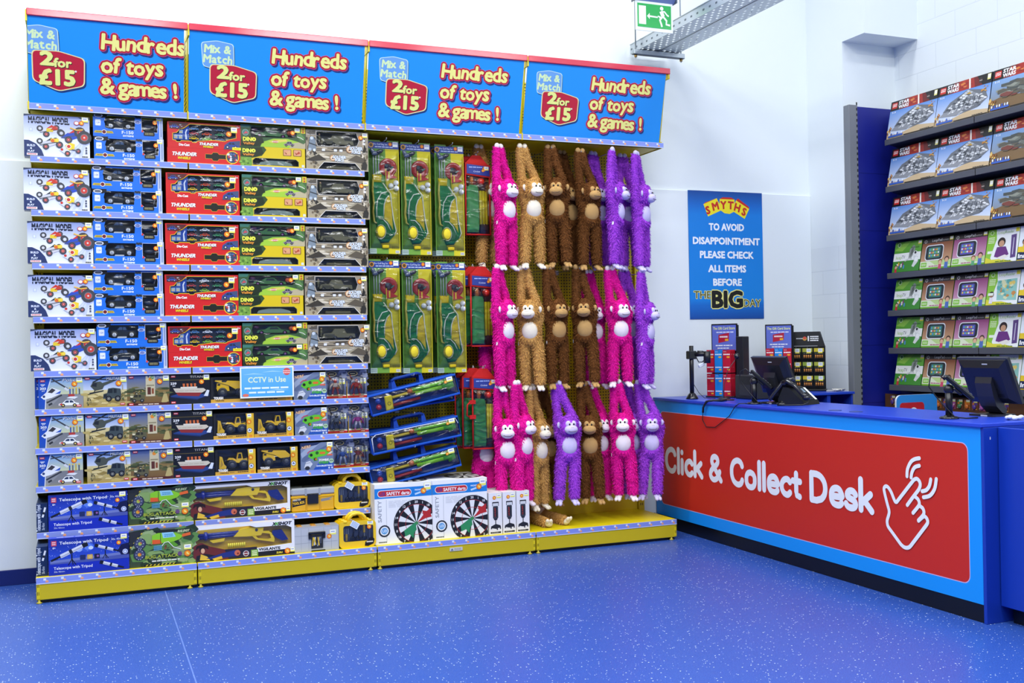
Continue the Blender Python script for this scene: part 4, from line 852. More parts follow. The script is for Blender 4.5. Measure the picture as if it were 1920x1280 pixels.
def fig_pack(c1, c2):
    def f():
        w, h = .152, .205; e = empty('action_figure_pack'); q = MB(); q.box((0, .028, 0), (w, .031, h), '#55607e'); a = Art(q, w, h, (0, .028, 0))
        a.grad(0, 0, 1, 1, '#3a4468', '#8b93ad'); blob(a, random.Random(7), 0, .45, 1, .5, ['#6a7290', '#9aa0b4', '#4a5270', '#b3a89a'], 24); a.poly([(0, .98), (.08, .82), (.3, .78), (.6, .86), (.7, 1), (.3, 1)], '#4a505e'); a.circ(.3, .87, .085, '#c9b46a', 2.2); a.circ(.3, .87, .07, '#23262e', 2.2); a.scribble(.18, .89, .24, .05, '#d8c890', 1, 2)
        a.rect(.0, 0, 1, .075, '#b8242c'); a.poly([(0, .075), (0, .14), (.35, .11), (.75, .14), (1, .10), (1, .075)], '#d9dcdf'); a.scribble(.62, .06, .2, .04, '#f1dada', 1, 1); a.line([(0.01, .0), (.01, .6)], .02, '#c9a22a')
        a.ticket(.68, .50, .27, .20, (.60, .42), .10); q.build('backing_card', 'carton', e)
        b = MB(); r = random.Random(hash(c1) % 97 if False else len(c1)+ord(c1[2]))
        b.ell((.07, .018, .125), (.013, .008, .015), c2, 10, 7); b.box((.052, .01, .078), (.088, .026, .112), c1, 0, .006)
        for s in (-1, 1): b.tube([(.07+s*.018, .018, .108), (.07+s*.034, .015, .088), (.07+s*.042, .012, .062)], [.008, .007, .005], c1, 7); b.tube([(.07+s*.010, .018, .08), (.07+s*.018, .016, .05), (.07+s*.022, .014, .025)], [.009, .008, .007], c2, 7); b.ell((.07+s*.024, .010, .024), (.009, .012, .006), c1, 8, 5)
        b.tube([(.115, .014, .04), (.122, .014, .15)], .003, '#9aa0a8', 6); b.tube([(.05, .02, .13), (.03, .02, .15), (.025, .02, .17)], .004, c2, 6); b.build('figure', 'gloss', e)
        b = MB(); P = [(.02, .02), (.13, .02), (.136, .06), (.125, .15), (.08, .165), (.03, .15), (.015, .06)]; b.puff(P, .0275, .024, '#ffffff', 0, .85); b.build('blister', 'film', e)
        return e
    return f
def b_scope(h=.24, step=0):
    def f():
        w, d = .49, .07; q, a = carton(w, d, h, '#1a30a0', '#16288c', '#3a4cc0'); r = random.Random(5)
        a.grad(0, .42, 1, 1, '#2a4cc4', '#14268c'); 
        for k in range(5): a.circ(.45+r.uniform(-.08, .08), .66+r.uniform(-.06, .06), .12-.018*k, ['#3054c4', '#3f66d0', '#5a80dc', '#8fabec', '#c9d8fa'][k], 1.3)
        k0 = a.k
        for k in range(70): a.circ(r.random(), r.uniform(.45, .98), r.uniform(.004, .010), '#c9d6f6', n=5); a.k = k0
        a.k = k0+1
        a.poly([(.02, .28), (.02, .36), (1, .45), (1, .32)], '#4a57a0'); a.poly([(.02, .33), (.02, .40), (1, .50), (1, .43)], '#6d7ab6'); a.rect(0, 0, 1, .30, '#162cb0')
        def scope(u0, v0, u1, v1, s):
            a.line([(u0, v0), (u0+(u1-u0)*.26, v0+(v1-v0)*.26)], .05*s, '#16181e'); a.line([(u0+(u1-u0)*.26, v0+(v1-v0)*.26), (u0+(u1-u0)*.86, v0+(v1-v0)*.86)], .095*s, '#d9dde6'); a.line([(u0+(u1-u0)*.26, v0+(v1-v0)*.26-.02*s), (u0+(u1-u0)*.86, v0+(v1-v0)*.86-.02*s)], .035*s, '#a9afbf'); a.line([(u0+(u1-u0)*.5, v0+(v1-v0)*.5), (u0+(u1-u0)*.58, v0+(v1-v0)*.58)], .105*s, '#1c1f27'); a.line([(u0+(u1-u0)*.86, v0+(v1-v0)*.86), (u1, v1)], .11*s, '#14161b')
        def tri(u, v, s):
            a.line([(u, v), (u, v-.16*s)], .03*s, '#101218')
            for k in (-.045, .05, .015): a.line([(u, v-.14*s), (u+k*s, v-.30*s)], .022*s, '#101218')
        scope(.03, .40, .48, .80, 1.1); tri(.285, .55, 1.0); scope(.88, .52, .57, .74, .8); tri(.70, .58, .75)
        for k, c in enumerate(('#1d2a5c', '#c9a24a', '#1a1c3a')): a.rrect(.385+k*.088, .37, .455+k*.088, .50, .004, c)
        a.circ(.51, .435, .045, '#d9b86a', 1.1); a.circ(.605, .44, .03, '#8a5a9c')
        a.circ(.96, .60, .20, '#12163c', 1, 20, 60, 280) if False else a.poly([(.86, .56), (.90, .70), (1, .74), (1, .42), (.9, .42)], '#0d1240')
        a.circ(.95, .50, .07, '#c9d2e6'); a.circ(.95, .50, .052, '#7f8fc4'); a.circ(.95, .50, .03, '#dfe6f4')
        a.text('Telescope with Tripod', .435, .83, .082, '#eef2fb', 'c', .012, w=.60); a.text('30x 40mm', .855, .84, .055, '#dfe6f6', 'c', .01, w=.16)
        a.rrect(.035, .80, .10, .94, .003, '#c8485a'); a.scribble(.045, .92, .045, .10, '#f0cfd4', 2, 2); a.text('8+', .07, .72, .05, '#e6ecf8', 'c', .02)
        a.text('Telescope with Tripod', .30, .155, .075, '#eef2fb', 'c', .012, w=.475); a.text('30x 40mm', .13, .075, .045, '#c9d6f2', 'c', .01, w=.13); scope(.93, .06, .63, .27, .85)
        a.ticket(.895, .86, .08, .13, (.87, .76), .06); tp = Art(q, w, d, (0, 0, h), (1, 0, 0), (0, 1, 0), (0, 0, 1)); tp.scribble(.1, .7, .6, .3, '#cfd8f4', 1, 3)
        return q.build('telescope_box', 'carton')
    return f
def b_scope_thin():
    w, d, h = .067, .49, .19; q, a = carton(w, d, h, '#14284e', '#16306a', '#33446a'); a.text('Telescope with Tripod', .36, .5, .13, '#dfe8f4', 'c', .012, w=2.6, rot=90); a.text('30x 40mm', .72, .2, .09, '#c9d4e8', 'c', .01, w=.7, rot=90); a.line([(.55, .52), (.80, .86)], .06, '#dfe4ea'); a.line([(.62, .62), (.68, .70)], .07, '#22262e')
    return q.build('telescope_box', 'carton')
def b_bug():
    w, d, h = .408, .07, .24; q, a = carton(w, d, h, '#3a4a30', '#1d2418', '#2b3626'); r = random.Random(12)
    blob(a, r, .1, 0, .9, .95, ['#5f8a44', '#35492c', '#86a45e', '#26381f', '#657a50', '#95ac74'], 70); a.poly([(0, 1), (0, .5), (.2, .95), (.22, 1)], '#2b2d2a')
    for k in range(7): a.poly([(.0+k*.028, .56+k*.06), (.016+k*.028, .60+k*.06), (.036+k*.028, .59+k*.06), (.02+k*.028, .55+k*.06)], '#d9c43a' if k % 2 == 0 else '#1a1a18')
    a.rect(.22, .02, .72, .06, '#1a1a18')
    for k in range(8): a.poly([(.24+k*.06, .02), (.26+k*.06, .02), (.285+k*.06, .06), (.265+k*.06, .06)], '#d9c43a')
    a.poly([(.36, .96), (.42, .99), (.95, .99), (.98, .90), (.9, .93), (.5, .91)], '#23261f'); a.text('BUG SHOT', .84, .90, .06, '#c9d6a0', 'c', .05, w=.18, shear=.3)
    for u, v, c in ((.16, .66, '#a8b84a'), (.15, .36, '#d8a02a')):
        a.circ(u, v, .16, '#2a2f44'); a.circ(u, v, .13, '#444a66')
        for k in range(10): a.circ(u+.085*math.cos(k*.628)*.62, v+.14*math.sin(k*.628), .012, '#c9ccd9', n=6)
        a.circ(u, v, .05, c); a.circ(u+.015, v+.02, .02, '#c8402f')
    # blaster
    a.poly([(.34, .62), (.35, .86), (.44, .92), (.70, .90), (.84, .80), (.78, .70), (.66, .64)], '#86c828'); a.poly([(.35, .62), (.35, .74), (.48, .73), (.50, .62)], '#df5a22'); a.poly([(.50, .92), (.68, .92), (.72, .78), (.52, .77)], '#8fc8e0'); a.scribble(.54, .88, .14, .09, '#3f8ab0', 2, 4); a.poly([(.82, .84), (.95, .88), (.96, .80), (.82, .76)], '#e2662a'); a.line([(.48, .62), (.48, .90)], .02, '#3c6a1c'); a.poly([(.60, .62), (.70, .50), (.76, .54), (.68, .66)], '#5c9a24')
    for k in range(4): a.line([(.37, .56-k*.035), (.50, .56-k*.035)], .022, '#5fa0c0')
    a.line([(.50, .55), (.54, .64), (.60, .66), (.68, .50), (.80, .42)], .02, '#dfe6dc'); blob(a, random.Random(4), .52, .46, .14, .1, ['#b5302a', '#7a2a24', '#4a5a3a'], 10)
    a.text('BUG ATTACK', .50, .22, .085, '#1c2414', 'c', .07, w=.52); a.text('BUG ATTACK', .50, .225, .085, '#a8b83a', 'c', .03, w=.52, ); a.scribble(.34, .18, .44, .07, '#d6dccb', 1, 7); a.circ(.78, .30, .06, '#6a4a7a'); a.ticket(.845, .40, .12, .14, (.90, .29), .09); a.circ(.905, .47, .10, '#a8bf8a') if False else None
    return q.build('dart_blaster_box', 'carton')
def b_xshot():
    w, d, h = .685, .08, .235; q = MB(); shell(q, w, d, h, '#e9e9ec', False); ho = [(.015, .065), (.015, h-.04), (.03, h-.02), (.38, h-.016), (.42, h-.03), (w-.06, h-.03), (w-.02, h-.05), (w-.02, .075), (.40, .06), (.26, .062), (.06, .055)]
    open_front(q, w, h, d, [ho], '#ececf0', '#c9a832', .05, True); a = Art(q, w, h)
    a.rect(0, 0, .62, .30, '#2a2430'); a.poly([(0, 0), (0, .5), (.08, .55), (.16, .42), (.30, .30), (.34, 0)], '#6a2a24'); a.poly([(.62, .0), (.62, .14), (1, .16), (1, 0)], '#1a1a1e'); a.text('X-SHOT', .87, .885, .085, '#1a1c22', 'c', .07, w=.19, shear=.3); a.text('X', .815, .885, .085, '#55aa3a', 'c', .06, w=.04, shear=.3); a.text('VIGILANTE', .745, .17, .075, '#1d1f26', 'c', .05, w=.215); a.text('ZURU', .845, .045, .05, '#e6d23a', 'c', .05, w=.06)
    a.poly([(.02, .0), (.03, .18), (.12, .22), (.22, .14), (.2, 0)], '#1f2026'); a.circ(.085, .36, .105, '#2a1a14', .8); a.circ(.09, .31, .075, '#d9a884', .75); a.poly([(.02, .34), (.03, .46), (.09, .50), (.14, .44), (.145, .34), (.11, .40), (.05, .40)], '#24160f'); a.poly([(.07, .22), (.13, .14), (.16, .02), (.06, .05)], '#d9b63a'); a.poly([(.12, .08), (.28, .20), (.42, .26), (.42, .08), (.2, .04)], '#22307c'); a.circ(.425, .17, .085, '#c86a4a'); a.circ(.43, .15, .03, '#7a2a24'); a.poly([(.18, .06), (.27, .12), (.28, .04), (.2, .0)], '#d9b63a'); a.circ(.51, .13, .085, '#c9ccd2'); a.circ(.51, .13, .065, '#7a2a2e'); a.line([(.48, .13), (.54, .13)], .02, '#e6e6e6'); a.rect(.56, .02, .63, .22, '#7aa83a'); a.scribble(.57, .2, .05, .16, '#e9f0c8', 3, 2)
    a.ticket(.955, .06, .045, .13, (.925, .10), .085)
    e = q.build('toy_shotgun_box', 'carton'); Y = '#ecc814'; Nv = '#1e2a78'
    t = MB()
    for z in (.172, .156): t.tube([(.03, .03, z), (.34, .03, z+.004)], .013, Nv, 12); t.tube([(.022, .03, z), (.034, .03, z)], .011, '#e6862a', 10)
    t.tube([(.075, .03, .165), (.095, .03, .165)], .030, '#232f86', 12); t.build('barrel', 'gloss', e)
    t = MB(); t.prism([(.27, .150), (.315, .196), (.43, .208), (.475, .20), (.47, .175), (.455, .145), (.36, .144)], .012, .045, Y)
    t.prism([(.39, .150), (.42, .118), (.51, .098), (.545, .09), (.55, .11), (.535, .15), (.51, .17), (.46, .172)], .014, .04, Y, 0, None, [[(.42, .145), (.435, .125), (.505, .112), (.525, .118), (.515, .15), (.47, .16)]]); t.prism([(.11, .135), (.21, .145), (.205, .125), (.13, .118)], .012, .045, Y); t.build('receiver', 'gloss', e)
    t = MB(); t.prism([(.53, .145), (.535, .17), (.60, .172), (.645, .10), (.60, .095), (.565, .115)], .014, .04, Nv); t.build('grip', 'gloss', e)
    t = MB(); t.T = Matrix.Translation((.425, .0115, .185)) @ Matrix.Rotation(math.pi/2, 4, 'X'); t.lathe([(.006, .002), (.010, .002), (.010, 0)], '#3a3a44', 12); t.build('emblem', 'gloss', e)
    t = MB()
    for k in range(9): t.tube([(.235+k*.0135, .02, .075), (.235+k*.0135, .02, .105)], .0055, '#e8d83a', 8)
    t.build('foam_darts', 'satin', e)
    tp = Art(q, 1, 1)
    film(ho, e)
    return e
def b_toolbox():
    e = empty('toy_tool_box'); w, d, h = .322, .16, .115; q = MB(); q.box((.006, .004, 0), (w-.006, d, h), '#e2ac14', 0, .008); q.box((.0, .0, h-.02), (w, d, h), '#e2ac14', 0, .006)
    for x in (.105, .205): q.box((x, .0, .0), (x+.012, .008, h-.02), '#cf9a10', 0, .002)
    a = Art(q, .1, .075, (.01, .0038, .03)); a.poly([(0, .1), (.02, .75), (1, 1), (.96, .3)], '#16130a'); a.text('TOOL BOX', .48, .35, .24, '#f0c020', 'c', .05, w=.82, rot=7); a.text('MASTER', .35, .68, .18, '#eee6d0', 'c', .02, w=.55, rot=7); a = Art(q, .1, .05, (.215, .0038, .05)); a.poly([(0, .3), (.05, .7), (.95, .9), (.6, .55), (.9, .5)], '#8a8a8a'); q.build('tray', 'gloss', e)
    q = MB(); q.box((.0, -.002, h+.001), (w, d, h+.055), '#aeb3b8', 0, .012)
    for x in (.10, .20): q.box((x, -.004, h+.001), (x+.014, .004, h+.05), '#9da2a8')
    q.build('lid', 'gloss', e); q = MB(); q.box((.09, .03, h+.05), (.235, .06, h+.066), '#1a1a1a', 0, .006); q.build('handle', 'gloss', e)
    q = MB(); q.box((.118, -.010, .052), (.198, .002, h+.012), '#1d1c1a', 0, .004); q.build('latch', 'gloss', e)
    return e
def b_organiser():
    e = empty('screw_organiser'); w, d, h = .323, .12, .176; q = MB(); q.prism([(0, .0), (.0, h), (w, h), (w, 0), (.225, 0), (.225, .02), (.125, .02), (.125, 0)], .002, d, '#aeb2b6')
    a = Art(q, w, h, (0, .002, 0)); a.rect(.02, .05, .98, .95, '#b9bdc1')
    for k in range(1, 6):
        if k != 3: a.rect(k/6-.003, .06, k/6+.003, .94, '#92979c')
    for v in (.35, .65): a.rect(.03, v, .97, v+.014, '#92979c')
    a.ticket(.80, .62, .14, .20, (.785, .56), .10); q.build('body', 'gloss', e)
    q = MB(); q.box((.105, -.012, .118), (.225, .004, .14), '#15140f', 0, .004)
    for x in (.105, .205): q.box((x, -.012, .09), (x+.02, .004, .13), '#15140f', 0, .004)
    q.build('handle', 'gloss', e); q = MB(); q.box((.125, -.003, .022), (.208, .0015, .115), '#2b2a22'); a = Art(q, .083, .093, (.125, -.003, .022)); r = random.Random(3)
    for k, c in enumerate(('#d9b21c', '#c9ced4', '#e3c23a', '#8a9098', '#d9b21c', '#50545a')): u = .1+k*.14; a.line([(u, .15+r.random()*.2), (u+r.uniform(-.2, .3), .85)], .09, c)
    q.build('insert_card', 'gloss', e)
    q = MB()
    for x in (.05, .15, .25): q.box((x-.018, .03, h), (x+.018, .1, h+.006), '#c98a2a', 0, .002)
    q.build('hinge', 'gloss', e)
    return e
def b_case():
    e = empty('toy_tool_case'); w, h, d = .27, .19, .055; Y = '#edc414'; q = MB()
    def rr(x0, z0, x1, z1, r, n=5):
        P = []
        for cx, cz, a0 in ((x1-r, z1-r, 0), (x0+r, z1-r, 90), (x0+r, z0+r, 180), (x1-r, z0+r, 270)): P += [(cx+r*math.cos(math.radians(a0+90*k/n)), cz+r*math.sin(math.radians(a0+90*k/n))) for k in range(n+1)]
        return P
    win = rr(.03, .045, w-.02, h-.03, .018); q.prism(rr(0, 0, w, h, .03), .004, .02, Y, 0, None, [win]); q.prism(rr(.004, .004, w-.004, h-.004, .03), .02, d, '#d9b010'); q.add([(p[0], .018, p[1]) for p in win], [tuple(range(len(win)))], '#4b4f5c')
    for x in (.03, w-.06): q.box((x, .0, h-.012), (x+.03, .03, h+.008), Y, 0, .005)
    q.build('shell', 'gloss', e); q = MB(); q.tube([(.07, .022, h-.005), (.078, .022, h+.022), (.10, .022, h+.045), (.135, .022, h+.052), (.17, .022, h+.045), (.192, .022, h+.022), (.20, .022, h-.005)], .013, Y, 10); q.build('handle', 'gloss', e)
    for k, (x, c) in enumerate(((.055, '#e3b81c'), (.10, '#23242a'), (.14, '#2a2b32'), (.185, '#e3b81c'), (.225, '#6a7080'))):
        q = MB()
        if k == 0:
            q.box((x-.008, .008, .05), (x+.008, .016, .10), c, 0, .004)
            for s in (-.012, 0, .012): q.box((x+s-.002, .010, .10), (x+s+.002, .014, .14), '#a8acb4')
        elif k in (1, 2): q.tube([(x, .012, .06), (x+.012, .012, .14)], .005, c, 8); q.T = Matrix.Translation((x, .010, .062)) @ Matrix.Rotation(math.pi/2, 4, 'X'); q.lathe([(.010, 0), (.019, .001), (.019, -.008)], '#17181c', 16); q.T = Matrix.Identity(4); q.box((x, .009, .12), (x+.026, .015, .155), '#33353e', 0, .003)
        elif k == 3: q.box((x-.008, .008, .10), (x+.008, .016, .155), c, 0, .004); q.tube([(x, .012, .10), (x, .012, .065)], .004, '#9aa0a8', 6); q.ell((x, .012, .062), (.02, .005, .02), '#1d1e24', 12, 7)
        else: q.box((x-.007, .009, .06), (x+.007, .015, .15), c, 0, .003)
        q.build('toy_tool', 'gloss', e)
    q = MB(); q.prism([(.185, .008), (.19, .035), (.245, .068), (.258, .05), (.25, .02), (.21, .004)], .0015, .004, '#17150f'); a = Art(q, .08, .06, (.183, .0015, .006)); a.scribble(.2, .62, .6, .28, '#e9e2cf', 1, 3); q.build('label', 'carton', e)
    q = MB(); q.T = Matrix.Translation((.10, .005, h+.01)) @ Matrix.Rotation(math.radians(32), 4, 'Y'); q.box((0, -.003, -.045), (.062, -.0015, .0), '#5b8ac8'); a = Art(q, .062, .045, (0, -.003, -.045)); a.rect(.0, .0, 1, 1, '#e6ecf2'); a.scribble(.1, .9, .8, .8, '#7fa0cf', 4, 2); q.build('hang_tag', 'carton', e)
    q = MB(); film(win, e, .0035); a_ = MB(); a = Art(a_, .05, .06, (.205, .0030, .125)); a.ticket(.0, .5, .9, .48, (.3, .3), .28); a_.build('price_ticket', 'carton', e)
    return e
RN = dict(A='topmost shelf', B='second shelf from top', C='third shelf from top', D='fourth shelf from top', E='fifth shelf from top', F='sixth shelf from top', G='seventh shelf from top', H='eighth shelf from top', I='lowest raised shelf', J='base deck')
FY = .162
XS = {'A': (-.03, .396, .864, 1.359, 1.819), 'B': (-.037, .381, .851, 1.362, 1.824), 'C': (-.02, .385, .845, 1.343, 1.806), 'D': (-.022, .379, .832, 1.328, 1.793), 'E': (-.012, .396, .849, 1.348, 1.808)}
rj = random.Random(6)
for r in 'ABCDE':
    z = SZ[r]+.0005; x = XS[r]; t = RN[r]
    place('model', b_model, (x[0], FY, z), f'white racing car kit box on the {t}', 'toy box', 'racing car kit boxes')
    place('truck', b_truck, (x[1], FY, z), f'lower blue toy truck box on the {t}', 'toy box', 'blue truck boxes'); place('truck', b_truck, (x[1]-.004, FY, z+.1555), f'upper blue toy truck box on the {t}', 'toy box', 'blue truck boxes')
    place('thunder_side', b_thunder_side, (x[2], FY, z), f'lower red car box with a black slot, on the {t}', 'toy box', 'red car boxes'); place('thunder', b_thunder, (x[2]+rj.uniform(-.004, .004), FY, z+.1075), f'upper red box with a truck shaped window on the {t}', 'toy box', 'red car boxes')
    if r == 'E': place('dino', b_dino, (x[3], FY, z), 'lower green dinosaur car box on the fifth shelf from top, window facing out', 'toy box', 'dinosaur boxes'); dz = .1525
    else: place('dino_side', b_dino_side, (x[3]-.004, FY, z), f'lower yellow dinosaur car box on the {t}', 'toy box', 'dinosaur boxes'); dz = .1435
    place('dino', b_dino, (x[3], FY, z+dz), f'upper green dinosaur car box on the {t}', 'toy box', 'dinosaur boxes')
    place('soldier_side', b_soldier_side, (x[4], FY, z), f'lower camouflage army box on the {t}', 'toy box', 'army boxes'); place('soldier', b_soldier, (x[4]+rj.uniform(-.006, .002), FY, z+.1225), f'upper camouflage army box with window on the {t}', 'toy box', 'army boxes')
X6 = {'F': (.03, .303, .577, .848, 1.125, None, 1.70, 1.939, 2.096), 'G': (.03, .312, .586, .862, 1.139, 1.418, 1.705, 1.944, 2.103), 'H': (.02, .319, .594, .869, 1.147, 1.436, 1.738, 1.985, 2.108)}
FIGS = {'F': (('#c9b8a8', '#b8402c'), ('#b53028', '#8a2420')), 'G': (('#5b606c', '#33363e'), ('#a03a86', '#c9c3d4')), 'H': (('#3f5fa8', '#cfd6e6'), ('#8a3a34', '#d6b090'))}
FN = {'F': ('white and red', 'dark red'), 'G': ('dark grey winged', 'purple'), 'H': ('blue and white', 'brown and tan')}
for r in 'FGH':
    z = SZ[r]+.0005; x = X6[r]; t = RN[r]
    place('police', b_police, (x[0], FY, z), f'blue helicopter and white car brick kit box on the {t}', 'toy box', 'brick kit boxes'); place('milit', b_milit, (x[1], FY, z), f'army jeep brick kit box under blue sky on the {t}', 'toy box', 'brick kit boxes')
    place('fort', b_fort, (x[2], FY, z), f'brown watchtower brick kit box on the {t}', 'toy box', 'brick kit boxes'); place('titan', b_titan, (x[3], FY, z), f'black ocean liner brick kit box on the {t}', 'toy box', 'brick kit boxes')
    if r == 'F': place('dumper_wide', b_dumper_wide, (x[4], FY, z), 'wide yellow dumper truck box half hidden behind the camera notice', 'toy box', 'construction boxes')
    elif r == 'G': place('loader', b_loader, (x[4], FY, z), f'left one of two yellow loader boxes on the {t}', 'toy box', 'construction boxes'); place('loader', b_loader, (x[5], FY, z), f'right one of two yellow loader boxes on the {t}', 'toy box', 'construction boxes')
    else: place('loader', b_loader, (x[4], FY, z), f'yellow loader box next to the dumper on the {t}', 'toy box', 'construction boxes'); place('dumper', b_dumper, (x[5], FY, z), f'yellow dumper truck box on the {t}', 'toy box', 'construction boxes')
    place('nerf', b_nerf, (x[6], FY+(-.0 if r != 'H' else -.02), z), f'box with a green foam blaster on the {t}', 'toy box', 'green blaster boxes')
    for k in (0, 1): place('fig'+r+str(k), fig_pack(*FIGS[r][k]), (x[7+k], FY+.01+(.035 if r == 'H' and k else 0), z), f'clear pack with a {FN[r][k]} figure on the {t}', 'figure pack', 'action figure packs')
place('police', b_police, (.006, FY+.075, SZ['F']+.0005), 'brick kit box standing behind the first helicopter kit on the sixth shelf', 'toy box', 'brick kit boxes')
for r, y in (('I', FY), ('J', .02)):
    z = SZ[r]+.0005; t = RN[r]
    place('scope_thin', b_scope_thin, (.006, y+.02 if r == 'J' else y-.008, z), f'narrow dark end of a telescope box on the {t}', 'toy box', 'telescope boxes'); place('scope', b_scope(.238), (.078, y-.012 if r == 'I' else y, z), f'wide blue telescope box facing out on the {t}', 'toy box', 'telescope boxes')
    place('bug', b_bug, (.572, y+.01, z), f'dark green box with a lime dart blaster on the {t}', 'toy box', 'lime blaster boxes'); place('xshot', b_xshot, (.979, y+.01, z), f'long box with a navy and yellow toy shotgun on the {t}', 'toy box', 'toy shotgun boxes')
    if r == 'I': place('toolbox', b_toolbox, (1.669, y+.01, z), 'orange plastic tool box with grey lid beside the yellow cases', 'tool box')
    else: place('organiser', b_organiser, (1.657, y+.01, z), 'clear grey screw organiser on the base deck', 'organiser')
    place('case', b_case, (1.984, y+.01, z), f'front yellow tool case with black label on the {t}', 'tool case', 'yellow tool cases')
    for k in (1, 2): place('case', b_case, (1.984-.004*k, y+.01+.058*k, z), f'yellow tool case number {("two", "three")[k-1]} back in the file on the {t}', 'tool case', 'yellow tool cases')
# ---------------------------------------------------------------- pegboard goods
def hook(parent, x, z, y0=.60, y1=.16, name='peg_hook'):
    q = MB(); q.tube([(x, y0, z), (x, y1+.01, z), (x, y1, z+.012)], .0035, '#c2c6ca', 6); q.box((x-.018, y0-.004, z-.02), (x+.018, y0, z+.02), '#c2c6ca', 0, .002); return q.build(name, 'steel', parent)
def b_golf():
    w, h = .235, .853; e = empty('golf_set_card'); q = MB(); q.prism([(0, 0), (w, 0), (w, h), (w*.62, h), (w*.6, h-.012), (w*.4, h-.012), (w*.38, h), (0, h)], .0, .003, '#6a9a3a', 0); a = Art(q, w, h)
    a.poly([(0, 0), (1, 0), (1, .93), (0, .93)], '#5f9638'); a.grad(0, 0, .66, .25, '#74a63c', '#5f9638'); a.poly([(.62, 0), (1, 0), (1, .93), (.55, .93), (.58, .6)], '#d9cb1c'); a.rect(0, .925, 1, .985, '#26408f'); a.circ(.09, .955, .022, '#d99a2a'); a.circ(.09, .955, .015, '#5a3a18')
    a.text('Pro Golf Bag Set', .40, .957, .016, '#dfe6f4', 'c', .01, w=.46); a.scribble(.22, .948, .6, .014, '#c9d6f0', 1, 3)
    a.rect(.0, .0, .22, .045, '#a9bcae'); a.scribble(.02, .04, .18, .03, '#7f958a', 2, 1); a.rect(.84, .006, .97, .03, '#f1f1ec')
    for k in range(7): a.rect(.85+k*.016, .008, .857+k*.016, .028, '#3a3a3a')
    a.scribble(.72, .07, .24, .03, '#a89a1a', 3, 5)
    a.rect(.80, .945, .97, .99, '#f6f4ea'); a.scribble(.82, .98, .13, .015, '#7f9ad0', 1, 2); a.circ(.72, .968, .017, '#c8320f'); a.circ(.72, .968, .013, '#f2951a'); q.build('backing_card', 'carton', e)
    X = lambda u: u*w; Z = lambda v: v*h; G = '#177a45'; Yw = '#e0c51c'
    def P(L): return [(X(a_), Z(b_)) for a_, b_ in L]
    # golf bag
    q = MB(); body = P([(.10, .63), (.40, .63), (.52, .57), (.66, .535), (.74, .40), (.80, .27), (.84, .20), (.82, .165), (.66, .12), (.60, .095), (.34, .095), (.20, .18), (.22, .25), (.18, .33), (.14, .42), (.10, .52)]); q.puff(body, 0, .022, G, 0, .92)
    bag = q.build('golf_bag', 'cloth', e)
    q = MB(); q.puff(P([(.10, .695), (.42, .695), (.40, .625), (.13, .625)]), -.004, .016, Yw); q.puff(P([(.36, .09), (.64, .10), (.62, .048), (.40, .045)]), -.004, .014, Yw); q.build('yellow_trim', 'cloth', bag)
    q = MB(); q.puff(P([(.64, .515), (.54, .485), (.47, .43), (.45, .30), (.56, .28), (.68, .235), (.75, .20), (.72, .34), (.69, .45)]), -.017, .009, '#e0c42c', 0, .9); q.build('side_pocket', 'cloth', bag)
    q = MB(); q.puff(P([(.26, .30), (.42, .295), (.58, .25), (.72, .18), (.64, .125), (.38, .12), (.30, .2)]), -.012, .018, '#136b3c'); q.build('lower_pocket', 'cloth', bag)
    q = MB(); n = 14; q.puff([(X(.33)+X(.155)*math.cos(t*6.283/n), Z(.19)+Z(.058)*math.sin(t*6.283/n)) for t in range(n)], -.02, .026, '#e3cc2c'); q.build('ball_pouch', 'cloth', bag)
    q = MB()
    for L in ([(.44, .62), (.56, .565), (.68, .525), (.70, .44), (.76, .30), (.84, .20), (.78, .16)], [(.64, .515), (.53, .485), (.46, .43), (.44, .31)], [(.26, .305), (.42, .30), (.56, .26), (.68, .19)], [(.58, .545), (.38, .53), (.25, .47), (.21, .40), (.22, .31)]): q.tube([(X(u), -.027 if i not in (0, len(L)-1) else -.018, Z(v)) for i, (u, v) in enumerate(L)], .0042, '#f0f3e6', 6)
    q.tube([(X(.33)+X(.16)*math.cos(t), -.036, Z(.19)+Z(.06)*math.sin(t)) for t in [k*.5-1.8 for k in range(9)]], .003, '#e9e6c8', 6); q.build('white_piping', 'cloth', bag)
    q = MB(); q.tube([(X(u), -.018, Z(v)) for u, v in ((.12, .66), (.10, .55), (.13, .45), (.10, .36), (.13, .28), (.22, .265))], [.006, .008, .008, .008, .007, .005], '#d9c860', 8); q.build('shoulder_strap', 'cloth', bag)
    # clubs
    for k, (u, hu, hv) in enumerate(((.14, .06, .90), (.22, .12, .885), (.31, .20, .90))):
        q = MB(); q.tube([(X(u), -.014-.004*k, Z(.69)), (X(u), -.014-.004*k, Z(hv-.02))], .004, '#b9bec4', 7); q.T = Matrix.Translation((X(u+.02 if k == 2 else u-.02), -.022-.006*k, Z(hv-.008))) @ Matrix.Rotation(math.radians(-22 if k else 60), 4, 'Y'); q.ell((.0, 0, 0), (.032, .014, .016), '#2b3038' if k == 2 else '#4b5568', 12, 8); q.T = Matrix.Identity(4); q.build('golf_club', 'gloss', e)
    q = MB(); q.T = Matrix.Translation((X(.635), -.002, Z(.762))) @ Matrix.Rotation(math.pi/2, 4, 'X'); q.lathe([(.030, .004), (.040, .006), (.060, .009), (.068, .004), (.07, 0)], '#a8211c', 26); q.lathe([(.0, .0045), (.020, .0045), (.029, .0042)], '#3a2420', 18); q.T = Matrix.Identity(4); a = Art(q, .14, .14, (X(.635)-.07, -.0115, Z(.762)-.07)); a.line([(.1, .62), (.3, .72)], .05, '#e9c9c0'); a.circ(.4, .6, .10, '#4a5560'); a.line([(.62, .42), (.78, .55)], .07, '#3f7f74'); q.build('putting_hole', 'gloss', e)
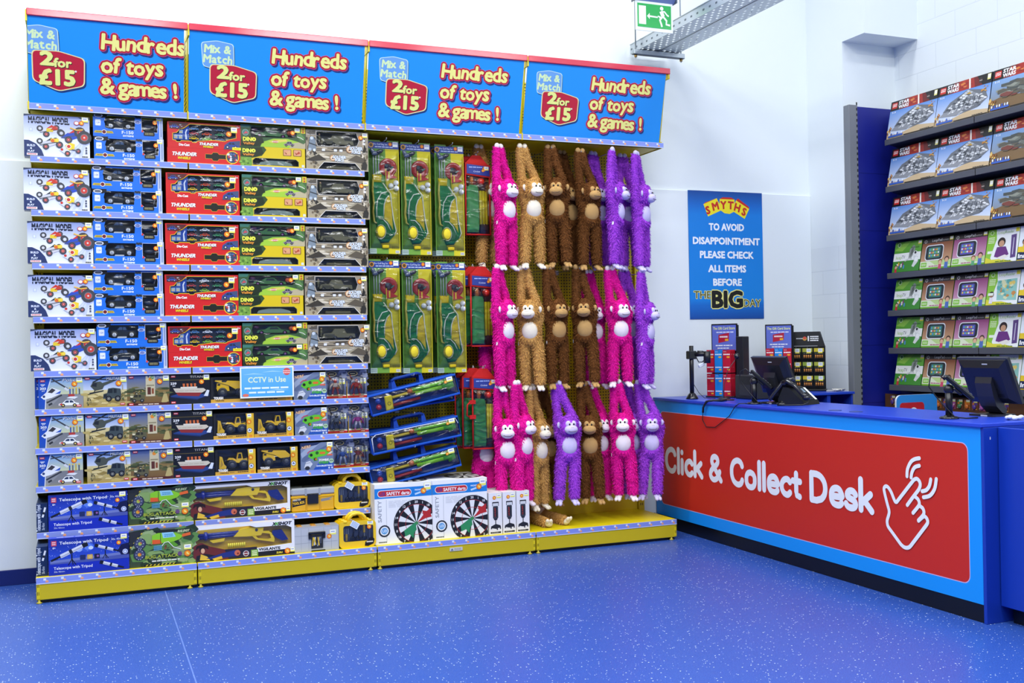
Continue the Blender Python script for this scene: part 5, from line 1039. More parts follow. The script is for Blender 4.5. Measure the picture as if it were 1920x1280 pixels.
    q = MB(); q.tube([(X(.545), -.013, Z(.745)), (X(.545), -.013, Z(.61))], .0035, '#e0cf2a', 6); q.prism([(X(.55), Z(.735)), (X(.93), Z(.672)), (X(.55), Z(.655))], -.015, -.013, '#c01f22'); a = Art(q, .06, .06, (X(.57), -.015, Z(.657))); a.text('1', .3, .15, .75, '#f0d82a', 'c', .04); q.build('flag', 'satin', e)
    for u, v in ((.70, .598), (.87, .625), (.88, .577)): q = MB(); q.ell((X(u), -.018, Z(v)), .021, '#eef0ee', 16, 10); q.build('golf_ball', 'satin', e)
    q = MB(); n = 12; q.add([(X(u), y, Z(v)) for u, v, y in ((.02, .05, -.003), (.98, .05, -.003), (.98, .92, -.003), (.02, .92, -.003), (.12, .12, -.045), (.88, .12, -.045), (.88, .86, -.036), (.12, .86, -.036))], [(4, 5, 6, 7), (0, 1, 5, 4), (1, 2, 6, 5), (2, 3, 7, 6), (3, 0, 4, 7)], '#ffffff'); q.build('plastic_wrap', 'film', e)
    return e
GP = [(2.303, .25, 2.307), (2.552, .25, 2.303), (2.822, .25, 2.300), (2.292, .25, 1.412), (2.545, .25, 1.405), (2.818, .25, 1.40)]
PL = ['upper row, beside the shelves', 'upper row, middle of three', 'upper row, beside the cricket sets', 'lower row, beside the shelves', 'lower row, middle of three', 'lower row, beside the cricket sets']
for i, p in enumerate(GP):
    place('golf', b_golf, p, f'green and yellow toy golf set card, {PL[i]}', 'golf set', 'carded golf sets')
    hook(BAYS[2], p[0]+.1175-2.25, p[2]+.845)
    for k in ((1, 2) if i == 5 else (1,)): place('golf', b_golf, (p[0]-(.022 if i == 5 else .006)*k, p[1]+.075*k, p[2]+.002), 'toy golf set card hanging behind a front one on its hook', 'golf set', 'golf sets behind')
def b_cricket():
    e = empty('cricket_set_bag'); w, h = .205, .62; Rd = '#c01a18'; q = MB(); T = [(0, .0), (w, .0), (w-.004, .46), (.004, .46)]
    for L in ([(0, .0), (w, .0)], [(.0, 0), (.003, .5)], [(w, 0), (w-.003, .5)], [(.0, 0), (.0, .0)]): q.tube([(a_, .0, b_) for a_, b_ in L], .006, Rd, 6)
    q.tube([(.0, .045, .005), (w, .045, .005)], .006, Rd, 6); q.tube([(.0, 0, .005), (0, .045, .005)], .006, Rd, 6); q.tube([(w, 0, .005), (w, .045, .005)], .006, Rd, 6)
    q.build('red_piping', 'cloth', e)
    q = MB(); q.add([(.065, .01, .62), (.13, .01, .62), (.13, .04, .62), (.065, .04, .62), (.0, .0, .55), (w, .0, .53), (w, .05, .53), (.0, .05, .55)], [(0, 1, 2, 3), (0, 4, 5, 1), (1, 5, 6, 2), (2, 6, 7, 3), (3, 7, 4, 0)], Rd); q.tube([(.095, .02, .615), (.10, .02, .64), (.11, .02, .615)], .004, '#d9d9d9', 6)
    q.prism([(-.003, .465), (w+.01, .445), (w+.003, .545), (.0, .56)], -.006, .05, '#b51a1a'); q.build('bag_top', 'cloth', e)
    q = MB(); q.prism([(.012, .475), (w-.002, .457), (w-.006, .532), (.012, .548)], -.009, -.006, '#2b3d8c'); a = Art(q, w-.02, .07, (.012, -.009, .468)); a.scribble(.1, .9, .6, .2, '#9fb3e6', 1, 2); a.text('Cricket', .45, .25, .18, '#dfe6f6', 'c', .01, w=.3); a.poly([(.68, .5), (.74, .9), (.86, .62), (.8, .35)], '#e0892a'); a.ticket(.78, .50, .2, .42, (.72, .45), .16); q.build('header_card', 'carton', e)
    q = MB(); q.prism([(.012, .02), (.108, .02), (.112, .05), (.11, .36), (.10, .385), (.04, .39), (.016, .36)], .004, .034, '#3f9a4a'); q.build('cricket_bat', 'satin', e)
    q = MB(); q.tube([(.06, .02, .385), (.06, .02, .46)], .014, '#d0782a', 10)
    for k in range(5): q.tube([(.06, .02, .40+k*.013), (.06, .02, .405+k*.013)], .0155, '#b8601c', 10)
    q.build('bat_handle', 'cloth', e)
    for k in range(3): q = MB(); q.tube([(.131+k*.024, .018, .06), (.131+k*.024, .018, .345)], .0115, '#e8d61e', 10); q.build('stump', 'satin', e)
    q = MB(); q.box((.12, .004, .01), (.196, .036, .085), '#26201e', 0, .006); q.box((.125, .006, .345), (.195, .034, .42), '#3a2c28', 0, .006); q.build('stump_base', 'satin', e)
    q = MB(); q.ell((.135, .014, .415), .031, '#c9301c', 16, 11); q.build('ball', 'gloss', e)
    q = MB(); q.add([(.004, .0, .006), (w-.004, .0, .006), (w-.004, .0, .46), (.004, .0, .46), (.03, -.012, .05), (w-.03, -.012, .05), (w-.03, -.010, .43), (.03, -.01, .43)], [(4, 5, 6, 7), (0, 1, 5, 4), (1, 2, 6, 5), (2, 3, 7, 6), (3, 0, 4, 7)], '#ffffff'); q.build('clear_front', 'film', e)
    return e
for i, (x, y, z) in enumerate(((3.075, .27, 2.47), (3.09, .235, 1.60), (3.08, .21, .805))):
    place('cricket', b_cricket, (x, y, z), f'front red edged cricket set, {("topmost", "middle", "lowest")[i]} of the three hanging in a column', 'cricket set', 'cricket sets')
    hook(BAYS[2], x+.10-2.25, z+.635, y1=y-.03)
    for k in ((1, 2) if i else (1,)): place('cricket', b_cricket, (x-.035*k-.01*i, y+.075*k, z+.004), f'cricket set hanging behind the {("topmost", "middle", "lowest")[i]} front one', 'cricket set', 'cricket sets behind')
q = MB(); q.tube([(3.055, .195, 1.17), (3.03, .185, 1.15), (3.025, .185, 1.07), (3.05, .195, 1.055)], .006, '#c01a18', 7); q.box((3.05, .190, 1.155), (3.10, .20, 1.185), '#c01a18'); q.box((3.05, .190, 1.04), (3.10, .20, 1.07), '#c01a18')
tag(q.build('carry_strap', 'cloth'), 'red carry strap loop on the side of the lowest cricket sets', 'strap')
def b_sport(v=0):
    def f():
        e = empty('play_set_bag'); w, h, d = .70, .145, .11; Bl = '#1546a8'; q = MB()
        q.prism([(0, 0), (w, .0), (w, h), (0, h)], .09, d, Bl); q.add([(0, .0, 0), (w, .0, 0), (w, d, 0), (0, d, 0), (0, .02, h), (w, .02, h), (w, d, h+.01), (0, d, h+.01)], [(0, 3, 2, 1), (4, 5, 6, 7), (1, 2, 6, 5), (3, 0, 4, 7)], Bl)
        q.build('bag_body', 'cloth', e)
        q = MB(); L = [(0, .0, 0), (w, .0, 0), (w, .018, h), (0, .018, h), (0, .0, 0)]; q.tube(L, .009, '#1d58c4', 8)
        if v: q.tube([(.01, .006, .01), (.015, .012, h-.03), (.05, .016, h-.008), (w-.02, .016, h-.01), (w-.008, .006, h-.05)], .0045, '#dfe6f0', 6)
        q.build('bag_edge', 'cloth', e)
        for x in (.20, .42):
            q = MB(); q.prism([(x, h-.01), (x+.045, h-.01), (x+.033, h+.07), (x+.012, h+.07)], .05, .06, Bl); q.build('handle_strap', 'cloth', e)
        q = MB(); q.tube([(.212, .055, h+.065), (.24, .055, h+.078), (.42, .055, h+.078), (.445, .055, h+.065)], .011, '#123a8c', 8); q.build('handle_grip', 'cloth', e)
        for k, (z, c) in enumerate(((.11, '#7ac63a'), (.075, '#86d02e'))):
            q = MB(); q.tube([(.34+.03*k, .04, z), (.62-.02*k, .036, z)], .016, c, 9)
            for j in range(12): q.tube([(.36+.03*k+j*.02, .04, z), (.366+.03*k+j*.02, .04, z)], .0172, '#6ab52c', 9)
            q.tube([(.60-.02*k, .036, z), (.655, .034, z+.005), (.665, .036, .07), (.62, .04, .05)], [.018, .024, .022, .016], '#4fae3a', 9)
            q.build('foam_club', 'satin', e)
        for z, c in ((.03, '#b0242c'), (.055, '#2446a8'), (.09, '#c9b02a')): q = MB(); q.tube([(.15, .045, z), (.40, .045, z+.006)], .012, c, 8); q.build('club_shaft', 'satin', e)
        q = MB(); q.T = Matrix.Rotation(math.radians(4), 4, 'Y'); q.box((.115, .012, .008), (.175, .024, .125), '#e6d21c', 0, .006); a = Art(q, .06, .117, (.115, .012, .008)); a.circ(.5, .5, .12, '#3a3a1c'); a.circ(.5, .5, .09, '#e6d21c'); q.build('yellow_tag', 'satin', e)
        for x, z, c in ((.075, .09, '#2a52c0'), (.07, .045, '#c9304a'), (.33, .105, '#c86a3a')): q = MB(); q.ell((x, .035, z), .022, c, 12, 8); q.build('play_ball', 'gloss', e)
        q = MB(); a = Art(q, .1, .04, (w-.10, .004, h-.045)); a.ticket(.2, .1, .5, .9, (.1, .2), .3); q.build('price_ticket', 'carton', e)
        q = MB(); q.add([(.008, .003, .008), (w-.008, .003, .008), (w-.008, .02, h-.006), (.008, .02, h-.006), (.06, -.006, .03), (w-.06, -.006, .03), (w-.06, .006, h-.03), (.06, .006, h-.03)], [(4, 5, 6, 7), (0, 1, 5, 4), (1, 2, 6, 5), (2, 3, 7, 6), (3, 0, 4, 7)], '#ffffff'); q.build('clear_front', 'film', e)
        return e
    return f
for i, (z, ang) in enumerate(((1.10, 12), (.815, 9), (.565, 11))):
    place('sport%d' % (i == 1), b_sport(i == 1), (2.275, .16, z), f'front blue play set bag, {("topmost of three, tilted", "middle of three with white piping", "lowest of three above the dartboard boxes")[i]}', 'play set', 'blue play set bags', rot=(0, -math.radians(ang), 0))
    place('sport0', b_sport(0), (2.27, .30, z+.015), f'blue play set bag hanging behind the {("topmost", "middle", "lowest")[i]} front bag', 'play set', 'blue play set bags', rot=(0, -math.radians(ang-6), 0))
    hook(BAYS[2], .34, z+.29, y1=.12)
def b_dart():
    w, d, h = .437, .42, .437; q, a = carton(w, d, h, '#eef0f2', '#e6e8ea', '#f3f3f0')
    a.rect(0, .76, 1, .93, '#1f7fd0'); a.rrect(.05, .785, .64, .90, .024, '#f0ece8'); a.rrect(.06, .795, .63, .89, .020, '#c22a30'); a.text('U3', .13, .812, .055, '#3c3c8c', 'c', .04, w=.09); a.text('SAFETY darts', .405, .812, .055, '#f4f0ee', 'c', .03, w=.40)
    a.line([(.70, .80), (.98, .88)], .03, '#bcd9f0'); a.text('MAGNETIC', .77, .86, .026, '#e9f2fa', 'c', .03, w=.14); a.line([(.2, .02), (.2, .74)], .007, '#b9bdc1'); a.text('SAFETY', .115, .55, .062, '#9aa0a8', 'c', .02, rot=90, w=.36)
    a.scribble(.24, .72, .6, .12, '#d6d9dc', 5, 3); cu, cv, R = .72, .31, .40
    a.circ(cu, cv, R, '#1e1f20', n=40)
    for k in range(20):
        if k % 2 == 0: a.circ(cu, cv, R*.80, '#e6e8e8', n=3, a0=k*18-9+90, a1=k*18+9+90)
    k0 = a.k
    for rr_ in (.80, .48):
        a.k = k0; a.line([(cu+R*rr_*math.cos(t*.1571)*1.0, cv+R*rr_*math.sin(t*.1571)) for t in range(41)], .008, '#a8322e')
    a.k = k0+1
    for k, n_ in enumerate((20, 1, 18, 4, 13, 6, 10, 15, 2, 17, 3, 19, 7, 16, 8, 11, 14, 9, 12, 5)):
        t = math.radians(90-k*18); a.text(str(n_), cu+R*.90*math.cos(t), cv+R*.90*math.sin(t)-.018, .04, '#f0f0ee', 'c', .02); a.k = k0+2
    a.k = k0+3; a.rect(1.0, 0, 1.14, 1, '#fff') if False else None
    a.circ(cu, cv, .03, '#3f8a4a'); a.poly([(.70, .33), (.50, .20), (.52, .10), (.60, .13), (.66, .06), (.68, .16), (.72, .20)], '#2f8a58'); a.poly([(.74, .32), (.84, .44), (.82, .52), (.90, .50), (.98, .55), (.97, .46), (.99, .40), (.88, .38)], '#b52a26')
    a.circ(.16, .22, .10, '#24282e'); a.circ(.16, .22, .075, '#e6eaee'); a.circ(.16, .22, .055, '#5f9fd6'); a.text('U3', .16, .20, .045, '#eaf2fa', 'c', .02); a.scribble(.06, .05, .14, .03, '#5a5f66', 1, 3); a.ticket(.86, .87, .12, .11, (.85, .85), .05)
    # white margin stays: board is cropped at the carton edge
    tp = Art(q, w, d, (0, 0, h), (1, 0, 0), (0, 1, 0), (0, 0, 1)); tp.circ(.72, .45, .36, '#2a2b2c', n=30); 
    for k in range(10): tp.circ(.72, .45, .29, '#e3e3dc', n=3, a0=k*36, a1=k*36+18)
    return q, w, h
def b_dart_f():
    q, w, h = b_dart()
    # trim the print that would run past the carton's right edge
    for i, f in enumerate(q.f):
        pass
    q.v = [(min(p[0], w), p[1], max(p[2], 0) if p[1] < .01 else p[2]) for p in q.v]
    return q.build('dartboard_box', 'carton')
place('dart', b_dart_f, (2.253, .055, .1665), 'white dartboard box beside the yellow tool case', 'dartboard box', 'dartboard boxes'); place('dart', b_dart_f, (2.694, .06, .1665), 'white dartboard box beside the small pump boxes', 'dartboard box', 'dartboard boxes')
def b_pump():
    w, d, h = .107, .10, .315; q, a = carton(w, d, h, '#ececee', '#dcdcde', '#eeeeec'); a.rect(.0, 0, 1, 1, '#e9e9ec'); a.rect(.1, .02, .9, .06, '#26262a'); a.scribble(.2, .055, .5, .025, '#9a9aa0', 1, 2)
    a.rrect(.26, .74, .76, .78, .004, '#2a2b30'); a.line([(.29, .68), (.29, .76)], .02, '#2a2b30'); a.line([(.73, .68), (.73, .76)], .02, '#2a2b30'); a.rrect(.30, .68, .72, .75, .004, '#d3d6da'); a.rrect(.30, .38, .70, .68, .008, '#3a3e46'); a.rect(.38, .42, .62, .64, '#23262c'); a.text('U3 PUMP', .52, .53, .032, '#b5402f', 'c', .03, rot=90, w=.62); a.poly([(.34, .38), (.66, .38), (.60, .34), (.40, .34)], '#2a2d33')
    a.line([(.5, .36), (.5, .24)], .022, '#2a2d33'); a.poly([(.18, .20), (.5, .25), (.85, .21), (.9, .16), (.5, .13), (.12, .16)], '#24262b'); a.line([(.2, .2), (.16, .13)], .03, '#24262b'); a.line([(.6, .15), (.62, .1)], .03, '#24262b'); a.line([(.82, .18), (.86, .12)], .03, '#24262b')
    a.ticket(.60, .87, .34, .10, (.42, .88), .045); sd = Art(q, d, h, (0, d, 0), (0, -1, 0), (0, 0, 1), (-1, 0, 0)); sd.rect(.3, .15, .6, .8, '#c9c9cc')
    return q.build('pump_box', 'carton')
for k in range(3):
    x = (3.140, 3.2535, 3.3665)[k]; n_ = ('dartboard boxes', 'middle of the front row', 'hanging monkeys')[k]
    place('pump', b_pump, (x, .05, .1665), f'front white pump box {"in the " if k == 1 else "next to the "}{n_}', 'pump box', 'white pump boxes')
    for j in range(1, 4): place('pump', b_pump, (x-.004*j, .05+.105*j, .1665), f'pump box behind the front one {("next to the dartboards", "in the middle", "next to the monkeys")[k]}', 'pump box', 'pump boxes behind')
q = MB(); q.box((2.80+.0, -.0135, .083), (2.90, -.0085, .108), '#cfd0c8'); a = Art(q, .1, .025, (2.80, -.0135, .083)); a.poly([(.06, .15), (.3, .15), (.18, .85)], '#5a6a8a'); a.scribble(.36, .8, .55, .6, '#8f9088', 2, 2); tag(q.build('safety_sticker', 'carton'), 'small grey sticker on the yellow plinth below the dartboard boxes', 'sticker')
# ---------------------------------------------------------------- plush monkeys
FUR = {'pink': ('#ea1a9e', '#f3e6ec'), 'tan': ('#cd9d58', '#f0e6d0'), 'brown': ('#70441f', '#c09860'), 'purple': ('#ad4adc', '#d2c9ee')}
def fur_mat(n, c):
    m = bpy.data.materials.new('fur_'+n); m.use_nodes = True; nt = m.node_tree; b = nt.nodes['Principled BSDF']; a = nt.nodes.new('ShaderNodeAttribute'); a.attribute_name = 'Col'
    r = nt.nodes.new('ShaderNodeRGB'); r.outputs[0].default_value = C_(c); mx = nt.nodes.new('ShaderNodeMix'); mx.data_type = 'RGBA'; mx.blend_type = 'MULTIPLY'; mx.inputs[0].default_value = 1.0
    nt.links.new(r.outputs[0], mx.inputs[6]); nt.links.new(a.outputs['Color'], mx.inputs[7]); nt.links.new(mx.outputs[2], b.inputs['Base Color'])
    b.inputs['Roughness'].default_value = 0.8; b.inputs['Specular IOR Level'].default_value = 0.15; b.inputs['Sheen Weight'].default_value = 0.35; b.inputs['Sheen Roughness'].default_value = 0.4
    nt.links.new(r.outputs[0], b.inputs['Sheen Tint'])
    MAT['fur_'+n] = m
for k, v in FUR.items(): fur_mat(k, v[0]); mat('face_'+k, 0.9, spec=0.1, color=v[1], bump=0.25, bscale=300, noise=0.05, nscale=50)
mat('eye_black', 0.08, color='#0c0a0a'); mat('eye_line', 0.8, color='#5a4a48')
def monkey_body(seed, dx, legs, yawh):
    """one continuous body grown from limbs, torso and head; tufts of pile all over it"""
    r = random.Random(seed); q = MB(); D = Vector((dx, 0, 0))
    sit = legs[0][1] < -.2
    for s in (-1, 1):
        q.tube([Vector((s*.024, .005*s, .0)), Vector((s*.034+dx*.25, .006, -.12)), Vector((s*.056+dx*.75, .010, -.25)), Vector((s*.072+dx, .014, -.36)), Vector((s*.058+dx, .008, -.44))], [.026, .030, .033, .036, .034], '#ffffff', 12)
        f = legs[(s+1)//2]
        if sit: q.tube([Vector((s*.046+dx, .0, -.56)), Vector((s*.07+dx, f[1]*.35, -.56)), Vector((s*.085+dx+f[0], f[1]*.7, -.565)), Vector((s*.09+dx+f[0], f[1], -.565))], [.044, .043, .041, .037], '#ffffff', 12)
        else: q.tube([Vector((s*.046+dx, .004, -.54)), Vector((s*.053+dx+f[0]*.3, .0+f[1]*.3, -.64)), Vector((s*.054+dx+f[0]*.7, -.004+f[1]*.7, -.78)), Vector((s*.055+dx+f[0], -.004+f[1], -.905))], [.044, .043, .041, .037], '#ffffff', 12)
    q.ell(D+Vector((0, 0, -.488)), (.086, .066, .112), '#ffffff', 20, 14); q.ell(D+Vector((0, .0, -.545)), (.088, .066, .068), '#ffffff', 20, 12)
    RH = Euler((0, 0, yawh)); hc = D+Vector((0, -.028, -.330)); M = RH.to_matrix()
    q.ell(hc, (.078, .068, .080), '#ffffff', 20, 14, R=RH); q.ell(hc+M @ Vector((0, -.012, .052)), (.044, .04, .034), '#ffffff', 14, 9)
    o = q.build('monkey_raw', 'carton')
    md = o.modifiers.new('r', 'REMESH'); md.mode = 'VOXEL'; md.voxel_size = .0105; sm = o.modifiers.new('s', 'SMOOTH'); sm.iterations = 4; sm.factor = .5
    dg = bpy.context.evaluated_depsgraph_get(); me = bpy.data.meshes.new_from_object(o.evaluated_get(dg)); bpy.data.objects.remove(o)
    V = [v.co.copy() for v in me.vertices]; F = [tuple(p.vertices) for p in me.polygons]
    b = MB(); b.v = [tuple(v) for v in V]
    for f in F: b.f.append(list(f)); b.c.append((1, 1, 1, 1)); b.m.append(0); b.s.append(True)
    mz = hc + M @ Vector((0, -.055, -.022)); bc = D+Vector((0, -.045, -.492))
    polys = [(p.center.copy(), p.normal.copy()) for p in me.polygons]
    bpy.data.meshes.remove(me)
    for k in range(14000):
        c, n = polys[r.randrange(len(polys))]
        p = c + Vector((r.uniform(-.006, .006), r.uniform(-.006, .006), r.uniform(-.006, .006)))
        e = M.inverted() @ (p-mz)
        if (e.x/.058)**2+(e.y/.066)**2+((e.z-.018)/.062)**2 < 1: continue
        e = p-bc
        if (e.x/.060)**2+(e.z/.070)**2 < 1 and e.y < .02: continue
        arm = c.z > -.24
        L = r.uniform(.007, .012) if arm else r.uniform(.012, .022)
        d = (n*.55 + Vector((r.uniform(-.5, .5), r.uniform(-.5, .5), -.75))).normalized(); sd = d.cross(n+Vector((r.uniform(-.6, .6), r.uniform(-.6, .6), r.uniform(-.6, .6)))).normalized()*r.uniform(.0022, .0042)
        i = len(b.v); b.v += [tuple(p-sd), tuple(p+sd), tuple(p+d*L+n*.002)]; b.f.append([i, i+1, i+2]); t = r.uniform(.78, 1.22); b.c.append((t, t, t, 1)); b.m.append(0); b.s.append(False)
    return b, hc, M, D, legs
# colours straight through (variation only), so list entries go in untouched
def _build_raw(b, name, mname):
    me = bpy.data.meshes.new(name); me.from_pydata(b.v, [], b.f); me.materials.append(MAT[mname]); me.polygons.foreach_set('use_smooth', b.s)
    ca = me.color_attributes.new('Col', 'FLOAT_COLOR', 'CORNER'); buf = []
    for f, c in zip(b.f, b.c): buf += list(c)*len(f)
    ca.data.foreach_set('color', buf); me.update(); ob = bpy.data.objects.new(name, me); COL.objects.link(ob); return ob
MPROTO = {}
VAR = [(3, .062, ((.0, .0), (.0, .0)), .0), (5, .075, ((-.018, -.012), (.006, .01)), .25), (8, .045, ((.012, .01), (.02, -.015)), -.12), (11, .085, ((-.03, .0), (-.018, -.01)), .12)]
def monkey_proto(v):
    seed, dx, legs, yh = VAR[v]; b, hc, M, D, legs = monkey_body(seed, dx, legs, yh); o = _build_raw(b, 'plush_monkey', 'fur_pink')
    H = lambda x, y, z: hc + M @ Vector((x, y, z))
    RH = M.to_euler()
    q = MB(); q.ell(H(0, -.058, -.028), (.054, .042, .038), '#ffffff', 16, 11, R=RH); q.ell(H(0, -.05, .002), (.026, .03, .024), '#ffffff', 12, 9, R=RH)
    for s in (-1, 1): q.ell(H(s*.021, -.049, .014), (.024, .024, .028), '#ffffff', 12, 9, R=RH)
    q.build('face', 'face_pink', o)
    for s in (-1, 1):
        q = MB(); q.ell(H(s*.017, -.0735, .013), (.0072, .006, .0085), '#0c0a0a', 10, 7, R=RH); q.build('eye', 'eye_black', o)
        q = MB(); q.ell(H(s*.082, -.006, .004), (.020, .009, .026), '#ffffff', 12, 8, R=Euler((0, s*.3, RH.z-s*.35))); q.build('ear', 'face_pink', o)
        f = legs[(s+1)//2]; q = MB(); c = D+Vector((s*.055+f[0], -.004+f[1], -.905)); R2 = Euler((math.radians(28), 0, s*.35)); R3 = R2.to_matrix()
        if f[1] < -.2: c = D+Vector((s*.09+f[0], f[1]-.02, -.545)); R2 = Euler((math.radians(-50), 0, s*.35)); R3 = R2.to_matrix()
        q.ell(c+Vector((0, -.012, -.022)), (.030, .034, .020), '#ffffff', 12, 8, R=R2)
        for t in (-1, 1): q.ell(c+Vector((0, -.012, -.022))+R3 @ Vector((t*.014, -.032, -.004)), (.015, .024, .014), '#ffffff', 10, 7, R=R2)
        q.build('foot', 'face_pink', o)
        q = MB(); q.ell(Vector((s*.022, -.006+.005*s, .004)), (.022, .02, .024), '#ffffff', 10, 7); q.build('hand', 'face_pink', o)
    q = MB(); q.tube([H(-.034, -.088, -.038), H(-.016, -.0985, -.043), H(0, -.1015, -.042), H(.016, -.0985, -.043), H(.034, -.088, -.038)], .0016, '#5a4a48', 6)
    for s in (-1, 1): q.ell(H(s*.006, -.0955, -.010), (.0022, .002, .0022), '#5a4a48', 6, 5)
    q.build('mouth', 'eye_line', o)
    q = MB(); q.ell(D+Vector((0, -.038, -.490)), (.064, .042, .078), '#ffffff', 18, 12); q.build('belly_patch', 'face_pink', o)
    if v in (0, 2): q = MB(); q.box((dx-.096, -.016, -.60), (dx-.093, .0, -.575), '#f2f2ee'); q.build('sewn_tag', 'matte', o)
    return o
def recolour(o, c):
    for x in [o]+list(o.children):
        s = x.material_slots[0]; n = s.material.name
        if n.startswith(('fur_', 'face_')): s.link = 'OBJECT'; s.material = MAT[n.split('_')[0]+'_'+c]
def monkey(colour, bx, by, bz, yaw, v, label, roll=0.0):
    if v not in MPROTO: o = MPROTO[v] = monkey_proto(v)
    else: o = copy_tree(MPROTO[v])
    recolour(o, colour); yw = math.radians(yaw - math.degrees(math.atan2(bx-.31, 7.5))); dx = VAR[v][1]
    o.location = (bx-dx*math.cos(yw)-.055*math.sin(yw), by-dx*math.sin(yw)+.055*math.cos(yw)-.055, bz+.49); o.rotation_euler = (0, roll, yw)
    return tag(o, label, 'plush toy', 'hanging plush monkeys')
MK = [ # colour, belly x, z, y, facing, build, label
 ('pink', 3.385, 2.65, .17, 40, 0, 'pink plush monkey in the top row'), ('tan', 3.30, 2.678, .36, 25, 1, 'tan plush monkey behind the top row pink one'), ('tan', 3.59, 2.666, .17, 20, 1, 'front tan plush monkey in the top row'),
 ('brown', 3.786, 2.677, .17, 2, 2, 'dark brown plush monkey facing out in the top row next to the tan one'), ('brown', 4.095, 2.657, .17, 26, 1, 'dark brown plush monkey turned aside in the top row next to the purple ones'), ('brown', 4.0, 2.667, .34, 30, 0, 'dark brown plush monkey half hidden behind the turned brown one in the top row'),
 ('purple', 4.36, 2.666, .17, 74, 0, 'purple plush monkey in profile in the top row next to the brown ones'), ('purple', 4.27, 2.671, .34, 38, 2, 'purple plush monkey peeping out behind the top row profile one'), ('purple', 4.595, 2.651, .17, 62, 1, 'outermost purple plush monkey in the top row'), ('purple', 4.535, 2.67, .34, 24, 2, 'purple plush monkey behind the outermost one in the top row'),
 ('pink', 3.36, 1.714, .17, 50, 0, 'pink plush monkey in the middle row beside the cricket sets'), ('pink', 3.30, 1.697, .36, 28, 2, 'pink plush monkey behind the middle row one beside the cricket sets'), ('tan', 3.531, 1.712, .17, -6, 2, 'front tan plush monkey in the middle row'), ('tan', 3.66, 1.72, .31, 55, 1, 'tan plush monkey showing behind the middle row tan one'),
 ('brown', 3.79, 1.717, .17, 28, 0, 'dark brown plush monkey turned aside in the middle row next to the tan one'), ('brown', 4.01, 1.723, .17, 0, 2, 'dark brown plush monkey facing out in the middle row next to the pink one'), ('pink', 4.34, 1.715, .17, 15, 1, 'front pink plush monkey in the middle row beside the purple ones'), ('pink', 4.20, 1.698, .34, 22, 2, 'pink plush monkey behind the middle row one beside the purple ones'),
 ('purple', 4.615, 1.69, .17, 68, 0, 'purple plush monkey in profile in the middle row'), ('purple', 4.53, 1.716, .34, 20, 2, 'purple plush monkey behind the middle row profile one'),
 ('pink', 3.333, .79, .17, 10, 2, 'pink plush monkey facing out in the bottom row above the pump boxes'), ('pink', 3.235, .75, .37, 25, 3, 'pink plush monkey hidden behind the cricket sets in the bottom row'), ('pink', 3.49, .815, .15, 50, 0, 'pink plush monkey turned aside in the bottom row'), ('tan', 3.65, .765, .23, 45, 0, 'tan plush monkey in the bottom row'), ('brown', 3.78, .76, .37, 22, 2, 'dark brown plush monkey behind the bottom row tan one'),
 ('purple', 3.85, .80, .15, 12, 3, 'purple plush monkey between the tan and brown ones in the bottom row'), ('brown', 4.055, .785, .2, 6, 2, 'front dark brown plush monkey in the bottom row'), ('pink', 4.339, .794, .17, 6, 2, 'front pink plush monkey in the bottom row beside the counter'), ('pink', 4.22, .782, .32, 20, 1, 'pink plush monkey behind the bottom row one beside the counter'), ('purple', 4.60, .782, .17, 2, 3, 'outermost purple plush monkey in the bottom row touching the counter'), ('purple', 4.515, .775, .32, 16, 2, 'purple plush monkey behind the outermost one in the bottom row')]
seen = set()
for c, x, z, y, yaw, v, lab in MK:
    o = monkey(c, x, y, z, yaw, v, lab); hx, hz = o.location.x, o.location.z
    if y < .26: hook(BAYS[3], hx-3.5, hz-.012, y1=o.location.y-.03)
VAR.append((14, .0, ((.03, -.36), (.02, -.33)), .2)); o = monkey('tan', 3.72, .46, .30, 25, 4, 'tan plush monkey sitting on the yellow base deck under the others'); o.location.z = .166+.60; o.location.y = .50; del o['group']
